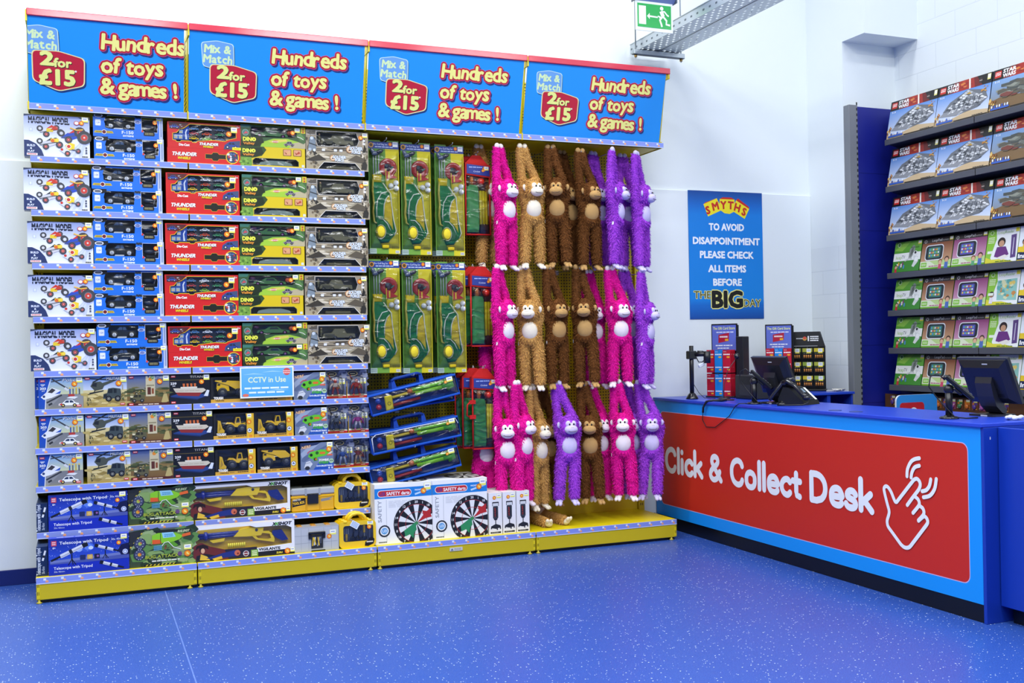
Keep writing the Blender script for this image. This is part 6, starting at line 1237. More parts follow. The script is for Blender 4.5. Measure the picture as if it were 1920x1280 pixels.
# ---------------------------------------------------------------- collection counter
CX, CY0, CY1 = 4.95, .66, -2.953
BLU, LBL, RED = '#1c3cb4', '#0f93ee', '#c8281a'
LET = {'C': (.74, [[(.63, .74), (.56, .86), (.40, .91), (.22, .83), (.12, .66), (.10, .5), (.12, .34), (.22, .17), (.40, .09), (.56, .14), (.63, .26)]]), 'l': (.22, [[(.1, .1), (.1, .95)]]), 'i': (.22, [[(.1, .1), (.1, .56)], [(.1, .86), (.1, .87)]]),
 'c': (.53, [[(.46, .50), (.36, .58), (.22, .55), (.12, .44), (.10, .33), (.12, .22), (.22, .11), (.36, .09), (.46, .17)]]), 'k': (.56, [[(.1, .1), (.1, .95)], [(.44, .57), (.14, .30)], [(.22, .37), (.48, .1)]]),
 '&': (.76, [[(.64, .1), (.24, .60), (.18, .74), (.22, .86), (.34, .91), (.46, .86), (.49, .74), (.42, .63), (.22, .48), (.11, .34), (.11, .20), (.22, .10), (.36, .11), (.50, .22), (.58, .40)]]),
 'o': (.62, [[(.3, .58), (.18, .54), (.11, .44), (.1, .33), (.11, .22), (.18, .12), (.3, .085), (.42, .12), (.49, .22), (.5, .33), (.49, .44), (.42, .54), (.3, .58)]]), 'e': (.58, [[(.12, .33), (.49, .34), (.48, .45), (.41, .55), (.3, .58), (.18, .54), (.11, .44), (.1, .33), (.11, .22), (.18, .12), (.3, .085), (.42, .10), (.49, .16)]]),
 't': (.43, [[(.2, .80), (.2, .24), (.23, .13), (.34, .1)], [(.06, .57), (.36, .57)]]), 'D': (.78, [[(.1, .1), (.1, .9), (.30, .9), (.48, .84), (.61, .69), (.65, .5), (.61, .31), (.48, .16), (.30, .1), (.1, .1)]]), 's': (.52, [[(.43, .49), (.34, .57), (.22, .57), (.13, .49), (.14, .40), (.26, .345), (.38, .30), (.43, .21), (.38, .12), (.26, .085), (.14, .11), (.08, .18)]])}
def round_text(a, t, U, V, y0, y1, z0, cap, col):
    """lettering made of round ended strokes"""
    tot = sum(LET[c][0] for c in t); sx = (y0-y1)/(tot-.02); x = .0; wd = cap*.205
    for c in t:
        for P in LET[c][1]:
            P = [(y0-(x+p[0]-.01)*sx, z0+(p[1]*1.0-.0)*cap) for p in P]
            if len(P) > 4:
                Q = []
                for i in range(len(P)-1):
                    p0, p1, p2, p3 = P[max(i-1, 0)], P[i], P[i+1], P[min(i+2, len(P)-1)]
                    sharp = c in 'D' and (i < 2 or i > 6) or c == '&' and i == 0 or c == 'e' and i == 0
                    for k in range(3):
                        f = k/3; Q.append(tuple(p1[j]+(p2[j]-p1[j])*f for j in (0, 1)) if sharp else tuple(.5*(2*p1[j]+(p2[j]-p0[j])*f+(2*p0[j]-5*p1[j]+4*p2[j]-p3[j])*f*f+(-p0[j]+3*p1[j]-3*p2[j]+p3[j])*f**3) for j in (0, 1)))
                P = Q+[P[-1]]
            a.line([(U(y), V(z)) for y, z in P], wd/a.h, col)
            for y, z in P: a.k += -1+.1; a.circ(U(y), V(z), wd/2/a.h, col, n=14)
        x += LET[c][0]
def counter():
    e = empty('counter_desk', (0, 0, 0))
    q = MB(); q.box((CX, CY1+.0, .105), (CX+.018, CY0, 1.099), LBL); L = CY0-CY1; H = .994
    a = Art(q, L, H, (CX, CY0, .105), (0, -1, 0), (0, 0, 1), (-1, 0, 0))
    U = lambda y: (CY0-y)/L; V = lambda z: (z-.105)/H
    a.rrect(U(.575), V(.200), U(-2.861), V(1.005), .048, '#c9b0d8', 6); a.rrect(U(.570), V(.205), U(-2.856), V(1.0), .045, RED, 6)
    W = '#eef1f4'
    for t, y0, y1 in (('Click', .504, -.096), ('&', -.184, -.384), ('Collect', -.481, -1.361), ('Desk', -1.447, -2.087)):
        round_text(a, t, U, V, y0, y1, .481, .225, W)
    def smooth(P, closed=False):
        out = []; n = len(P)
        for i in range(n-1):
            p0, p1, p2, p3 = P[max(i-1, 0)], P[i], P[i+1], P[min(i+2, n-1)]
            for k in range(4):
                t = k/4; out.append(tuple(.5*((2*p1[j])+(-p0[j]+p2[j])*t+(2*p0[j]-5*p1[j]+4*p2[j]-p3[j])*t*t+(-p0[j]+3*p1[j]-3*p2[j]+p3[j])*t**3) for j in (0, 1)))
        out.append(P[-1]); return out
    def stroke(P, sm=True):
        P = smooth(P) if sm else P; k0 = a.k; a.line([(U(y), V(z)) for y, z in P], .024, W)
        for y, z in P: a.k += -1+.1; a.circ(U(y), V(z), .012, W, n=12)
    stroke([(-2.381, .587), (-2.425, .636), (-2.478, .692)], False); stroke([(-2.478, .692), (-2.491, .718), (-2.487, .742), (-2.465, .757), (-2.440, .748)]); stroke([(-2.440, .748), (-2.292, .594)], False); stroke([(-2.292, .594), (-2.280, .594), (-2.268, .61), (-2.245, .65), (-2.218, .677), (-2.196, .679), (-2.183, .664), (-2.188, .635), (-2.208, .575), (-2.224, .531), (-2.220, .503), (-2.206, .468), (-2.208, .44), (-2.218, .425)])
    stroke([(-2.218, .425), (-2.318, .340)], False); stroke([(-2.318, .340), (-2.342, .327), (-2.366, .324), (-2.388, .330), (-2.403, .341)]); stroke([(-2.403, .341), (-2.535, .487)], False); stroke([(-2.535, .487), (-2.547, .505), (-2.544, .524), (-2.530, .537), (-2.513, .536), (-2.473, .505)])
    stroke([(-2.451, .646), (-2.473, .634), (-2.483, .612), (-2.474, .592), (-2.429, .546)]); stroke([(-2.487, .596), (-2.510, .585), (-2.519, .565), (-2.511, .543), (-2.473, .507)])
    for P in ([(-2.385, .763), (-2.390, .806), (-2.418, .852), (-2.450, .873), (-2.490, .883)], [(-2.419, .759), (-2.428, .793), (-2.452, .825), (-2.489, .838)], [(-2.508, .687), (-2.541, .698), (-2.567, .726), (-2.579, .766)], [(-2.518, .652), (-2.570, .669), (-2.608, .713), (-2.623, .773)]): stroke(P)
    q.build('front_panel', 'sign_print', e)
    q = MB(); q.box((CX+.008, CY1, 0), (CX+.03, CY0, .106), '#0c0d11', 0, .002); q.build('kick_board', 'laminate', e)
    q = MB(); q.box((CX, CY1-.022, .0), (5.52, CY1, 1.098), '#173aa6', 0, .002); q.box((CX+.045, CY1-.0235, 1.03), (CX+.05, CY1-.022, 1.045), '#d8dbe0'); q.build('end_panel', 'laminate', e)
    q = MB(); q.box((5.0, CY1, .5), (5.5, CY0, .518), BLU); q.box((5.0, CY1, .08), (5.5, CY0, .1), BLU)
    for y in (-1.9, -.9, .1): q.box((CX+.02, y, 0), (5.5, y+.018, 1.098), BLU)
    q.build('inner_shelving', 'laminate', e)
    return tag(e, 'long red and light blue collection counter with white lettering and pointing hand', 'counter')
counter()
q = MB(); q.box((4.932, -2.975, 1.099), (5.555, CY0+.005, 1.121), '#2746c4', 0, .003)
o = q.build('worktop', 'laminate'); tag(o, 'bright blue worktop lying along the collection counter', 'worktop')
for i, (x, y) in enumerate(((5.0, -1.63), (5.02, -1.815))):
    q = MB(); q.lathe([(.0, .0), (.045, .0), (.043, .003), (.034, .004), (.0, .0035)], '#24387c', 22); o = q.build('cable_grommet', 'satin', loc=(x+.03, y, 1.121)); tag(o, f'dark round cable cap in the worktop, {("nearer the phone", "further from the phone")[i]}', 'cable cap')
def side_desk():
    e = empty('side_desk', (5.05, -2.98, 0)); q = MB(); q.box((0, -1.6, .095), (.02, 0, 1.097), '#1438a6', 0, .003); q.build('front_panel', 'laminate', e)
    q = MB(); q.box((.02, -1.6, .10), (.6, -.02, .95), '#132f90'); q.box((.58, -1.6, .1), (.6, 0, 1.09), '#173aa6'); q.build('carcass', 'laminate', e)
    q = MB(); q.box((.06, -1.55, 0), (.56, -.03, .10), '#0c0d11'); q.build('plinth', 'laminate', e)
    return tag(e, 'plain blue side desk butting against the counter end, cut by the frame', 'desk')
side_desk()
# ---------------------------------------------------------------- things on the worktop
ZT = 1.1215; K = '#15161a'
def pole_stand():
    e = empty('pole_stand', (5.05, .209, ZT)); q = MB(); q.lathe([(.052, 0), (.053, .006), (.045, .018), (.03, .042), (.021, .052)], K, 24); q.build('base', 'gloss', e)
    q = MB(); q.tube([(0, 0, .05), (0, 0, .448)], .0185, K, 16); q.build('pole', 'black_plastic', e)
    q = MB(); q.box((-.036, -.03, .335), (.036, .03, .405), K, 0, .006); q.build('clamp', 'black_plastic', e)
    q = MB(); d = Vector((.80, -.60, 0)); q.tube([d*.03+Vector((0, 0, .375)), d*.14+Vector((0, 0, .378))], .02, K, 8); q.tube([d*.13+Vector((0, 0, .40)), d*.13+Vector((0, 0, .30))], .03, '#1b1c20', 10); q.tube([d*.05+Vector((0, 0, .395)), d*.10+Vector((0, 0, .392))], .012, '#26272c', 8); q.build('arm', 'black_plastic', e)
    q = MB(); q.tube([d*.04+Vector((0, 0, .35)), d*.06+Vector((0, 0, .31)), d*.09+Vector((0, 0, .31)), d*.11+Vector((0, 0, .33))], .005, '#26262c', 6); q.build('cable', 'black_plastic', e)
    q = MB(); q.T = Matrix.Translation(d*.075+Vector((0, -.01, .285))) @ Matrix.Rotation(-.4, 4, 'Y'); q.box((-.028, -.01, -.014), (.028, .01, .014), '#dfe3ea', 0, .004); q.build('white_tag', 'satin', e)
    q = MB(); q.tube([(.02, 0, .12), (.05, -.03, .05), (.09, -.05, .006), (.15, -.06, .004), (.17, -.09, .004)], .0025, K, 6); q.build('lead', 'black_plastic', e)
    return tag(e, 'slim black pole stand with clamp arm on the worktop beside the wall', 'pole stand')
pole_stand()
def card_mesh(c):
    def f():
        q = MB(); q.box((0, 0, 0), (.072, .0012, .195), c, 0); a = Art(q, .072, .195); lt = '#f6eceb' if c != '#1b86d8' else '#e3f0fb'
        a.scribble(.08, .93, .4, .03, lt, 1, 2); a.scribble(.08, .85, .86, .10, lt, 1, 6); a.rrect(.5, .64, .9, .72, .006, '#f0b62a'); a.circ(.58, .645, .022, c, n=8); a.circ(.82, .645, .022, c, n=8); a.scribble(.08, .28, .84, .09, lt, 1, 9); a.rrect(.55, .10, .9, .165, .005, '#f0b62a'); a.circ(.5, .968, .018, '#2a1416')
        return q.build('gift_card', 'carton')
    return f
def gift_stand(loc, rz, lab, which, poster_shift=0.0, sc=1.0):
    e = empty('gift_card_stand', loc, rz); e.scale = (sc, sc, sc); q = MB(); q.box((-.13, .10, .0), (.13, .115, .62), '#17181c', 0, .003); q.build('back_board', 'black_plastic', e)
    q = MB(); q.box((-.12+poster_shift, .084, .39), (.128+poster_shift, .098, .632), '#101114', 0, .003); W, H = .228, .22; q.box((-.11+poster_shift, .082, .40), (.118+poster_shift, .084, .62), '#6473cc'); a = Art(q, W, H, (-.11+poster_shift, .082, .40))
    a.text('The Gift Card Store', .5, .83, .10, '#e6ea8a', 'c', .03, w=.92); a.scribble(.18, .76, .74, .08, '#dfe3f8', 1, 3); a.poly([(.26, .30), (.70, .38), (.72, .70), (.27, .62)], '#b81f38'); a.scribble(.32, .60, .34, .12, '#f2dfe0', 1, 4); a.rrect(.54, .38, .68, .46, .004, '#f0b62a'); a.scribble(.14, .24, .74, .08, '#f0f2fb', 1, 8); a.scribble(.22, .13, .5, .07, '#f0f2fb', 1, 5)
    q.build('poster_frame', 'carton', e)
    q = MB(); q.box((-.13, -.02, 0), (.15, .14, .012), '#17181c', 0, .004); q.build('base', 'black_plastic', e)
    if sc == 1.0: q = MB(); q.box((.132, .05, .06), (.20, .16, .52), '#1d1d20', 0, .004); q.build('side_tower', 'black_plastic', e)
    for j in range(2):
        for i in range(3): q = MB(); q.tube([(-.083+.078*i, .10, .40-.205*j), (-.083+.078*i, -.012, .40-.205*j), (-.083+.078*i, -.016, .408-.205*j)], .0022, '#8f9398', 6); q.build('hook', 'steel', e)
    tag(e, lab, 'card stand')
    R = Matrix.Translation(loc) @ Matrix.Rotation(rz, 4, 'Z') @ Matrix.Scale(sc, 4); NC = ('red', 'blue', 'red')
    for j in range(2):
        for i in range(3):
            c = ('#bf1c34', '#1b86d8', '#bf1c34')[i]
            for k in range(9):
                p = R @ Vector((-.119+.078*i, -.008+.011*k, .212-.205*j)); pos = ('wall side', 'middle', 'phone side')[i]
                place('card'+c, card_mesh(c), p, f'front {NC[i]} gift card, {("upper", "lower")[j]} row, {pos} column of the {which} stand' if k == 0 else 'gift card packed behind a front card on a stand', 'gift card', None if k == 0 else 'packed gift cards', rz=rz+math.radians(1.5*((i*7+j*3+k*5) % 3-1))).scale = (sc, sc, sc)
gift_stand((5.36, .26, ZT), math.radians(-62), 'gift card stand with poster on the worktop near the black pole', 'near')
# ---- back cabinet
def back_cabinet():
    e = empty('back_cabinet', (5.60, -.12, 0)); q = MB(); q.box((-.01, -.015, 1.127), (.87, .77, 1.148), '#2145bd', 0, .003); q.build('top', 'laminate', e)
    q = MB()
    for x in (0, .40, .585, .84): q.box((x, 0, 0), (x+.018 if x != .585 else x+.035, .75, 1.127), '#1c3cae')
    q.box((0, .74, 0), (.858, .755, 1.127), '#0d1f66'); q.box((0, .0, .78), (.858, .75, .798), '#1c3cae'); q.build('carcass', 'laminate', e)
    return tag(e, 'blue cabinet with open cubbyholes behind the counter under the battery rack', 'cabinet')
back_cabinet()
gift_stand((5.95, .22, 1.1485), math.radians(-40), 'gift card stand with poster on the cabinet behind the monitor', 'far', -.01, .94)
def battery_rack():
    e = empty('battery_rack', (6.24, .20, 1.1485), math.radians(-40)); q = MB(); q.box((-.15, .06, .0), (.15, .08, .40), '#141414', 0, .003); q.build('back_board', 'black_plastic', e)
    q = MB(); q.add([(-.15, .05, .39), (.15, .05, .39), (.17, .03, .40), (.10, .06, .525), (-.13, .06, .525), (-.15, .085, .39), (.15, .085, .39), (.11, .085, .525), (-.13, .085, .525)], [(0, 1, 3, 4), (5, 8, 7, 6), (4, 3, 7, 8), (0, 4, 8, 5), (1, 6, 7, 3), (0, 5, 6, 1)], '#15171a'); a = Art(q, .26, .13, (-.15, .0497, .392), (1, 0, 0), Vector((0, .01, .133)).normalized(), Vector((0, -.133, .01)).normalized()); a.rect(0, .02, .9, .07, '#8f9296'); a.scribble(.2, .62, .22, .12, '#c9cdd0', 1, 2); a.circ(.48, .55, .14, '#c9953a'); a.circ(.48, .6, .10, '#cf4a3a'); a.text('1', .60, .40, .32, '#eef0f0', 'c', .05); a.scribble(.66, .75, .28, .4, '#eef0f0', 3, 4); q.build('header', 'carton', e)
    q = MB(); q.box((-.16, -.03, 0), (.16, .09, .016), '#141414', 0, .004); q.build('base', 'black_plastic', e)
    tag(e, 'curved black battery rack standing on the cabinet against the white wall', 'battery rack'); R = Matrix.Translation((6.24, .20, 1.1485)) @ Matrix.Rotation(math.radians(-40), 4, 'Z')
    def pack(kind):
        def f():
            c = empty('battery_pack'); q = MB(); q.box((-.042, .0, .0), (.042, .002, .098), '#2e3a1c'); a = Art(q, .084, .098, (-.042, 0, 0)); a.rect(0, .62, 1, .95, ('#8aa03a', '#a3a83c', '#c9b82c')[kind]); a.rect(.0, .95, 1, 1, '#1a1a14'); a.rect(.42, .58, .86, .92, '#eef0e8'); a.rect(.42, .5, .86, .6, '#e6d83a'); a.scribble(.5, .86, .3, .2, '#8aa0c0', 2, kind); a.rect(0, .0, 1, .5, '#23241c'); q.build('backing_card', 'carton', c)
            for k in range(4): q = MB(); q.tube([(-.027+.018*k, -.007, .006), (-.027+.018*k, -.007, .034)], .0065, '#b8762a', 10); q.tube([(-.027+.018*k, -.007, .034), (-.027+.018*k, -.007, .048)], .0065, '#26241f', 10); q.build('battery', 'gloss', c)
            return c
        return f
    RW = ('top', 'middle', 'bottom'); CLM = ('inner', 'centre', 'outer')
    for j in range(3):
        for i in range(3):
            kk = (i+2*j) % 3
            place('batt%d' % kk, pack(kk), R @ Vector((-.10+.098*i, -.005+.0*j, .285-.122*j)), f'battery pack in the {RW[j]} row, {CLM[i]} column of the black rack', 'battery pack', 'battery packs on the rack', rz=math.radians(-40))
            q = MB(); q.tube([(-.10+.098*i, .06, .385-.122*j), (-.10+.098*i, -.02, .385-.122*j)], .002, '#9a9ea2', 6); q.build('hook', 'steel', e)
battery_rack()
q = MB()
r_ = random.Random(3)
for k in range(5): q.tube([(r_.uniform(-.08, .08), r_.uniform(-.05, .05), .004+k*.003) for _ in range(4)], .006, '#d8d6cc', 6)
tag(q.build('receipt_scrap', 'satin', loc=(6.38, .0, 1.149)), 'crumpled clear wrapping scrap on the cabinet below the battery rack', 'wrapping')
# ---- monitors
def monitor():
    e = empty('pos_monitor'); W, H = .38, .30; T = Matrix.Translation((0, 0, .215)) @ Matrix.Rotation(math.radians(-23), 4, 'X')
    # local: screen looks along +y (staff side); back shows towards -y, top leans towards -y
    T = Matrix.Translation((0, 0, .215)) @ Matrix.Rotation(math.radians(23), 4, 'X')
    q = MB(T); V = []
    for (w, h, y) in ((W/2, H/2, .02), (W/2, H/2, 0), (W/2-.012, H/2-.008, -.012), (W/2-.055, H/2-.05, -.034)): V += [(-w, y, -h), (w, y, -h), (w, y, h), (-w, y, h)]
    F = [(3, 2, 1, 0), (12, 13, 14, 15)]
    for j in range(3): F += [(4*j+i, 4*j+(i+1) % 4, 4*j+4+(i+1) % 4, 4*j+4+i) for i in range(4)]
    q.add(V, F, '#1b1c21'); q.box((-W/2, -.006, H/2-.004), (W/2, .02, H/2+.003), '#2e3037'); 
    for x in (-.07, .07):
        for z in (-.04, .04): q.box((x-.004, -.0352, z-.004), (x+.004, -.034, z+.004), '#0c0c0e')
    for k in range(3): q.box((.03, -.0352, -.09+k*.008), (.11, -.034, -.087+k*.008), '#0d0d10')
    q.box((.01, -.0255, H/2-.032), (.05, -.0235, H/2-.026), '#d9dce2'); q.build('screen_housing', 'black_plastic', e)
    q = MB(T); q.box((-W/2+.015, .0195, -H/2+.015), (W/2-.015, .0205, H/2-.015), '#0a0b10'); q.build('screen', 'gloss', e)
    q = MB(); q.prism([(-.02, .0)]*0 or [(-.09, .0), (.09, .0), (.09, .012), (-.09, .012)], -.075, .11, '#202126'); q.build('foot', 'black_plastic', e)
    q = MB(); P = [(.06, .012), (.035, .02), (-.01, .06), (-.035, .12), (-.055, .20), (-.04, .27), (-.02, .268), (-.015, .2), (.01, .13), (.045, .08), (.075, .03)]
    q.T = Matrix.Rotation(math.pi/2, 4, 'Z'); q.prism([(p[0], p[1]) for p in P], -.062, .062, '#26272d'); q.build('neck', 'black_plastic', e)
    q = MB(); q.box((-.03, -.078, .02), (.02, -.0755, .04), '#8a8d92') if False else q.box((.0, -.0765, .002), (.05, -.0755, .010), '#b9bcc2'); q.build('rating_label', 'satin', e)
    return e
place('monitor', monitor, (5.19, -.74, ZT), 'black till monitor seen from behind next to the desk phone', 'monitor', rz=math.radians(-84)); place('monitor', monitor, (5.43, -2.57, ZT), 'large black till monitor seen from behind at the counter end', 'monitor', rz=math.radians(-90))
def card_reader():
    e = empty('card_reader_stand'); q = MB(); q.lathe([(.056, 0), (.056, .006), (.05, .012), (.03, .016), (.023, .022)], K, 24); q.build('base', 'gloss', e)
    q = MB(); q.tube([(0, 0, .018), (0, 0, .17)], .0205, K, 16); q.ell((0, 0, .175), .03, '#1d1e22', 12, 9); q.build('pole', 'black_plastic', e)
    q = MB(); q.T = Matrix.Translation((.055, 0, .185)) @ Matrix.Rotation(math.radians(42), 4, 'Y'); q.box((-.105, -.045, -.012), (.105, .045, .014), '#141519', 0, .008); q.box((-.02, -.03, -.03), (.04, .03, -.01), '#1d1e22', 0, .006); o = q.build('card_terminal', 'black_plastic', e)
    q = MB(); q.T = Matrix.Translation((.055, 0, .185)) @ Matrix.Rotation(math.radians(42), 4, 'Y')
    for i in range(4):
        for j in range(3): q.box((.0+.022*i, -.03+.022*j, .014), (.015+.022*i, -.016+.022*j, .018), '#5a5d64', 0, .002)
    q.box((-.085, -.032, .014), (-.03, .032, .0155), '#5f6e78'); q.build('keypad', 'satin', o)
    q = MB(); q.tube([(-.02, .0, .23), (-.06, .01, .27), (-.10, .01, .25), (-.11, .0, .19), (-.07, -.005, .13), (-.03, -.02, .08), (.03, -.03, .01), (.09, -.02, .004), (.16, .03, .004)], .004, K, 7); q.build('cable', 'black_plastic', e)
    return e
place('reader', card_reader, (5.034, -.70, ZT), 'card reader on a short black pole in front of the monitor by the phone', 'card reader', rz=math.radians(-35)); place('reader', card_reader, (5.075, -2.60, ZT), 'card reader on a short black pole in front of the monitor at the counter end', 'card reader', rz=math.radians(-40))
def phone():
    e = empty('desk_phone', (5.28, -.92, ZT), math.radians(20)); q = MB(); P = [(-.11, .0), (.11, .0), (.10, .025), (-.02, .125), (-.07, .13), (-.115, .04)]
    q.T = Matrix.Rotation(math.pi/2, 4, 'Z'); q.T = Matrix(((0, -1, 0, 0), (-1, 0, 0, 0), (0, 0, 1, 0), (0, 0, 0, 1))); q.prism(P, -.105, .105, '#15161a'); q.build('body', 'black_plastic', e)
    # top face frame: runs from the front edge (-y) up to the back
    A = Vector((0, -.10, .0255)); B = Vector((0, .02, .1255)); uz = (B-A).normalized(); n = Vector((0, -uz.z, uz.y))
    q = MB(); a = Art(q, .19, .15, A+Vector((-.085, 0, 0)), (1, 0, 0), uz, n)
    def key(u, v, w, h, c):
        o_ = a.o+a.ux*(u*.19)+a.uz*(v*.15); V = []
        for k in (0, .004):
            for du, dv in ((0, 0), (w, 0), (w, h), (0, h)): V.append(o_+a.ux*(du*.19)+a.uz*(dv*.15)+a.n*k)
        q.add(V, [(4, 5, 6, 7), (0, 1, 5, 4), (1, 2, 6, 5), (2, 3, 7, 6), (3, 0, 4, 7)], c)
    for i in range(3):
        for j in range(4): key(.36+.14*i, .10+.12*j, .09, .075, '#3a3d44')
    for j in range(5): key(.26, .08+.1*j, .05, .05, '#4a4d54')
    q.build('keypad', 'satin', e)
    q = MB(); a = Art(q, .19, .15, A+Vector((-.085, 0, 0))+n*.002, (1, 0, 0), uz, n); a.rect(.30, .64, .74, .94, '#7f8fa2'); q.build('display', 'gloss', e)
    q = MB(); a = Art(q, .19, .15, A+Vector((-.085, 0, 0))+n*.003, (1, 0, 0), uz, n); a.rect(.82, .08, .97, .98, '#e9eef0'); q.build('index_strip', 'satin', e)
    q = MB(); q.tube([(-.085, -.12, .06), (-.085, -.09, .075), (-.085, -.02, .14), (-.085, .04, .175), (-.085, .075, .165)], [.022, .018, .016, .02, .026], '#1b1c21', 12); q.ell((-.085, -.115, .055), (.026, .03, .02), '#1b1c21', 12, 8); q.ell((-.085, .075, .16), (.026, .03, .022), '#1b1c21', 12, 8); q.build('handset', 'gloss', e)
    q = MB(); q.tube([(-.085, -.13, .05), (-.12, -.15, .02), (-.16, -.13, .006), (-.22, -.06, .005), (-.26, .02, .005)], .005, K, 7); q.build('cord', 'black_plastic', e)
    return tag(e, 'black desk phone with white index strip on the worktop', 'telephone')
phone()
def gooseneck():
    e = empty('scanner_stand', (5.16, -.87, ZT), math.radians(-35)); q = MB(); q.lathe([(.045, 0), (.045, .006), (.03, .014), (.012, .03)], K, 20); q.build('base', 'gloss', e)
    q = MB(); q.tube([(0, 0, .02), (.01, 0, .08), (.02, 0, .12)], .010, '#5a5c60', 10); q.build('neck', 'steel', e)
    q = MB(); q.tube([(-.09, 0, .03), (-.04, 0, .10), (.01, .0, .165), (.05, 0, .185), (.10, 0, .19)], [.012, .014, .016, .02, .024], '#23242a', 12); q.build('scanner', 'gloss', e)
    return tag(e, 'dark handheld scanner resting on a small stand beside the phone', 'scanner')
gooseneck()
q = MB(); q.box((0, 0, 0), (.17, .11, .006), '#191a1e', 0, .002); tag(q.build('signature_pad', 'black_plastic', loc=(5.04, -.12, ZT)), 'thin flat black pad lying on the worktop before the gift cards', 'pad'); bpy.context.scene.objects['signature_pad'].rotation_euler = (0, 0, math.radians(-35))
q = MB(); q.tube([(5.10, -.22, ZT+.006), (5.02, -.28, ZT+.008), (4.96, -.25, ZT+.012), (4.926, -.20, ZT+.0), (4.922, -.16, ZT-.05), (4.925, -.15, ZT-.09)], .009, K, 8); tag(q.build('cable_plug', 'black_plastic'), 'thick black plug lead hanging over the front edge of the worktop', 'cable')
q = MB(); q.tube([(4.925, -.15, ZT-.085), (4.938, -.12, ZT-.15), (4.94, -.17, ZT-.205), (4.94, -.30, ZT-.20), (4.94, -.50, ZT-.10), (4.926, -.60, ZT-.02), (4.935, -.64, ZT+.004), (5.0, -.68, ZT+.004)], .0035, K, 7); tag(q.build('loose_cable', 'black_plastic'), 'thin black cable looping down over the light blue counter edge', 'cable')
def webcam():
    e = empty('webcam', (5.26, .05, ZT)); q = MB(); q.lathe([(.055, 0), (.055, .004), (.03, .012), (.01, .018)], '#1c1d21', 20); q.build('base', 'gloss', e)
    q = MB(); q.tube([(0, 0, .015), (.004, -.002, .12), (.03, -.02, .24), (.085, -.06, .335)], .003, '#3a3b40', 6); q.build('stalk', 'black_plastic', e)
    q = MB(); q.ell((.09, -.065, .355), (.024, .02, .026), '#101114', 14, 10); q.build('head', 'gloss', e); q = MB(); q.ell((.083, -.083, .355), (.010, .006, .011), '#3a3d46', 10, 7); q.build('lens', 'gloss', e)
    return tag(e, 'small round black webcam on a thin stalk behind the till monitor', 'webcam')
webcam()
q = MB(); q.box((5.35, -.25, ZT), (5.50, .02, ZT+.20), '#1a1b1f', 0, .008); q.box((5.348, -.2, ZT+.03), (5.352, -.05, ZT+.12), '#2b2c31'); tag(q.build('receipt_printer', 'black_plastic'), 'black receipt printer box behind the gift card stand', 'printer')
q = MB()
for k in range(9): t_ = k*.7; q.ell((.025*math.cos(t_)*(1+k*.1), .02*math.sin(t_)*(1+k*.1), .012+.003*(k % 3)), (.02, .014, .012), '#cfd6e2', 8, 6)
tag(q.build('plastic_scrap', 'gloss', loc=(5.28, -2.88, ZT)), 'scrunched clear plastic on the worktop beside the end monitor', 'wrapping')
def edge_device():
    e = empty('scanner_stand', (5.50, -2.90, ZT), math.radians(-60)); q = MB(); q.lathe([(.05, 0), (.05, .006), (.03, .014), (.014, .03)], K, 20); q.build('base', 'gloss', e)
    q = MB(); q.tube([(0, 0, .02), (.0, .0, .13), (.01, 0, .17)], .011, '#2a2b30', 10); q.build('neck', 'gloss', e); q = MB(); q.tube([(-.05, 0, .12), (.0, .0, .18), (.05, .0, .215), (.10, 0, .23)], [.014, .018, .022, .026], '#1d1e23', 12); q.build('scanner', 'gloss', e)
    return tag(e, 'dark handheld scanner on its stand at the very edge of the frame', 'scanner')
edge_device()
def toy_sign():
    e = empty('sign_board', (6.39, -.72, 0)); W, H = .425, 1.14; q = MB(); r = .05; P = []
    for cx, cz, a0 in ((W-r, H-r, 0), (r, H-r, 90)): P += [(cx+r*math.cos(math.radians(a0+90*k/6)), cz+r*math.sin(math.radians(a0+90*k/6))) for k in range(7)]
    P += [(0, 0), (W, 0)]; q.prism(P, 0, .018, '#2b8ad6', 0, '#dfe6ee'); a = Art(q, W, H); a.rrect(.08, .72, .68, .945, .03, '#c01f2c', 5); a.circ(.42, .875, .035, '#f0ede8'); a.circ(.25, .88, .022, '#e6cf3a'); a.circ(.31, .885, .018, '#e6cf3a'); q.build('board', 'sign_print', e)
    q = MB(); q.box((.05, .018, 0), (.375, .16, .02), '#1c1d22'); q.build('foot', 'satin', e)
    return tag(e, 'rounded light blue sign board with a red patch behind the worktop', 'sign')
toy_sign()
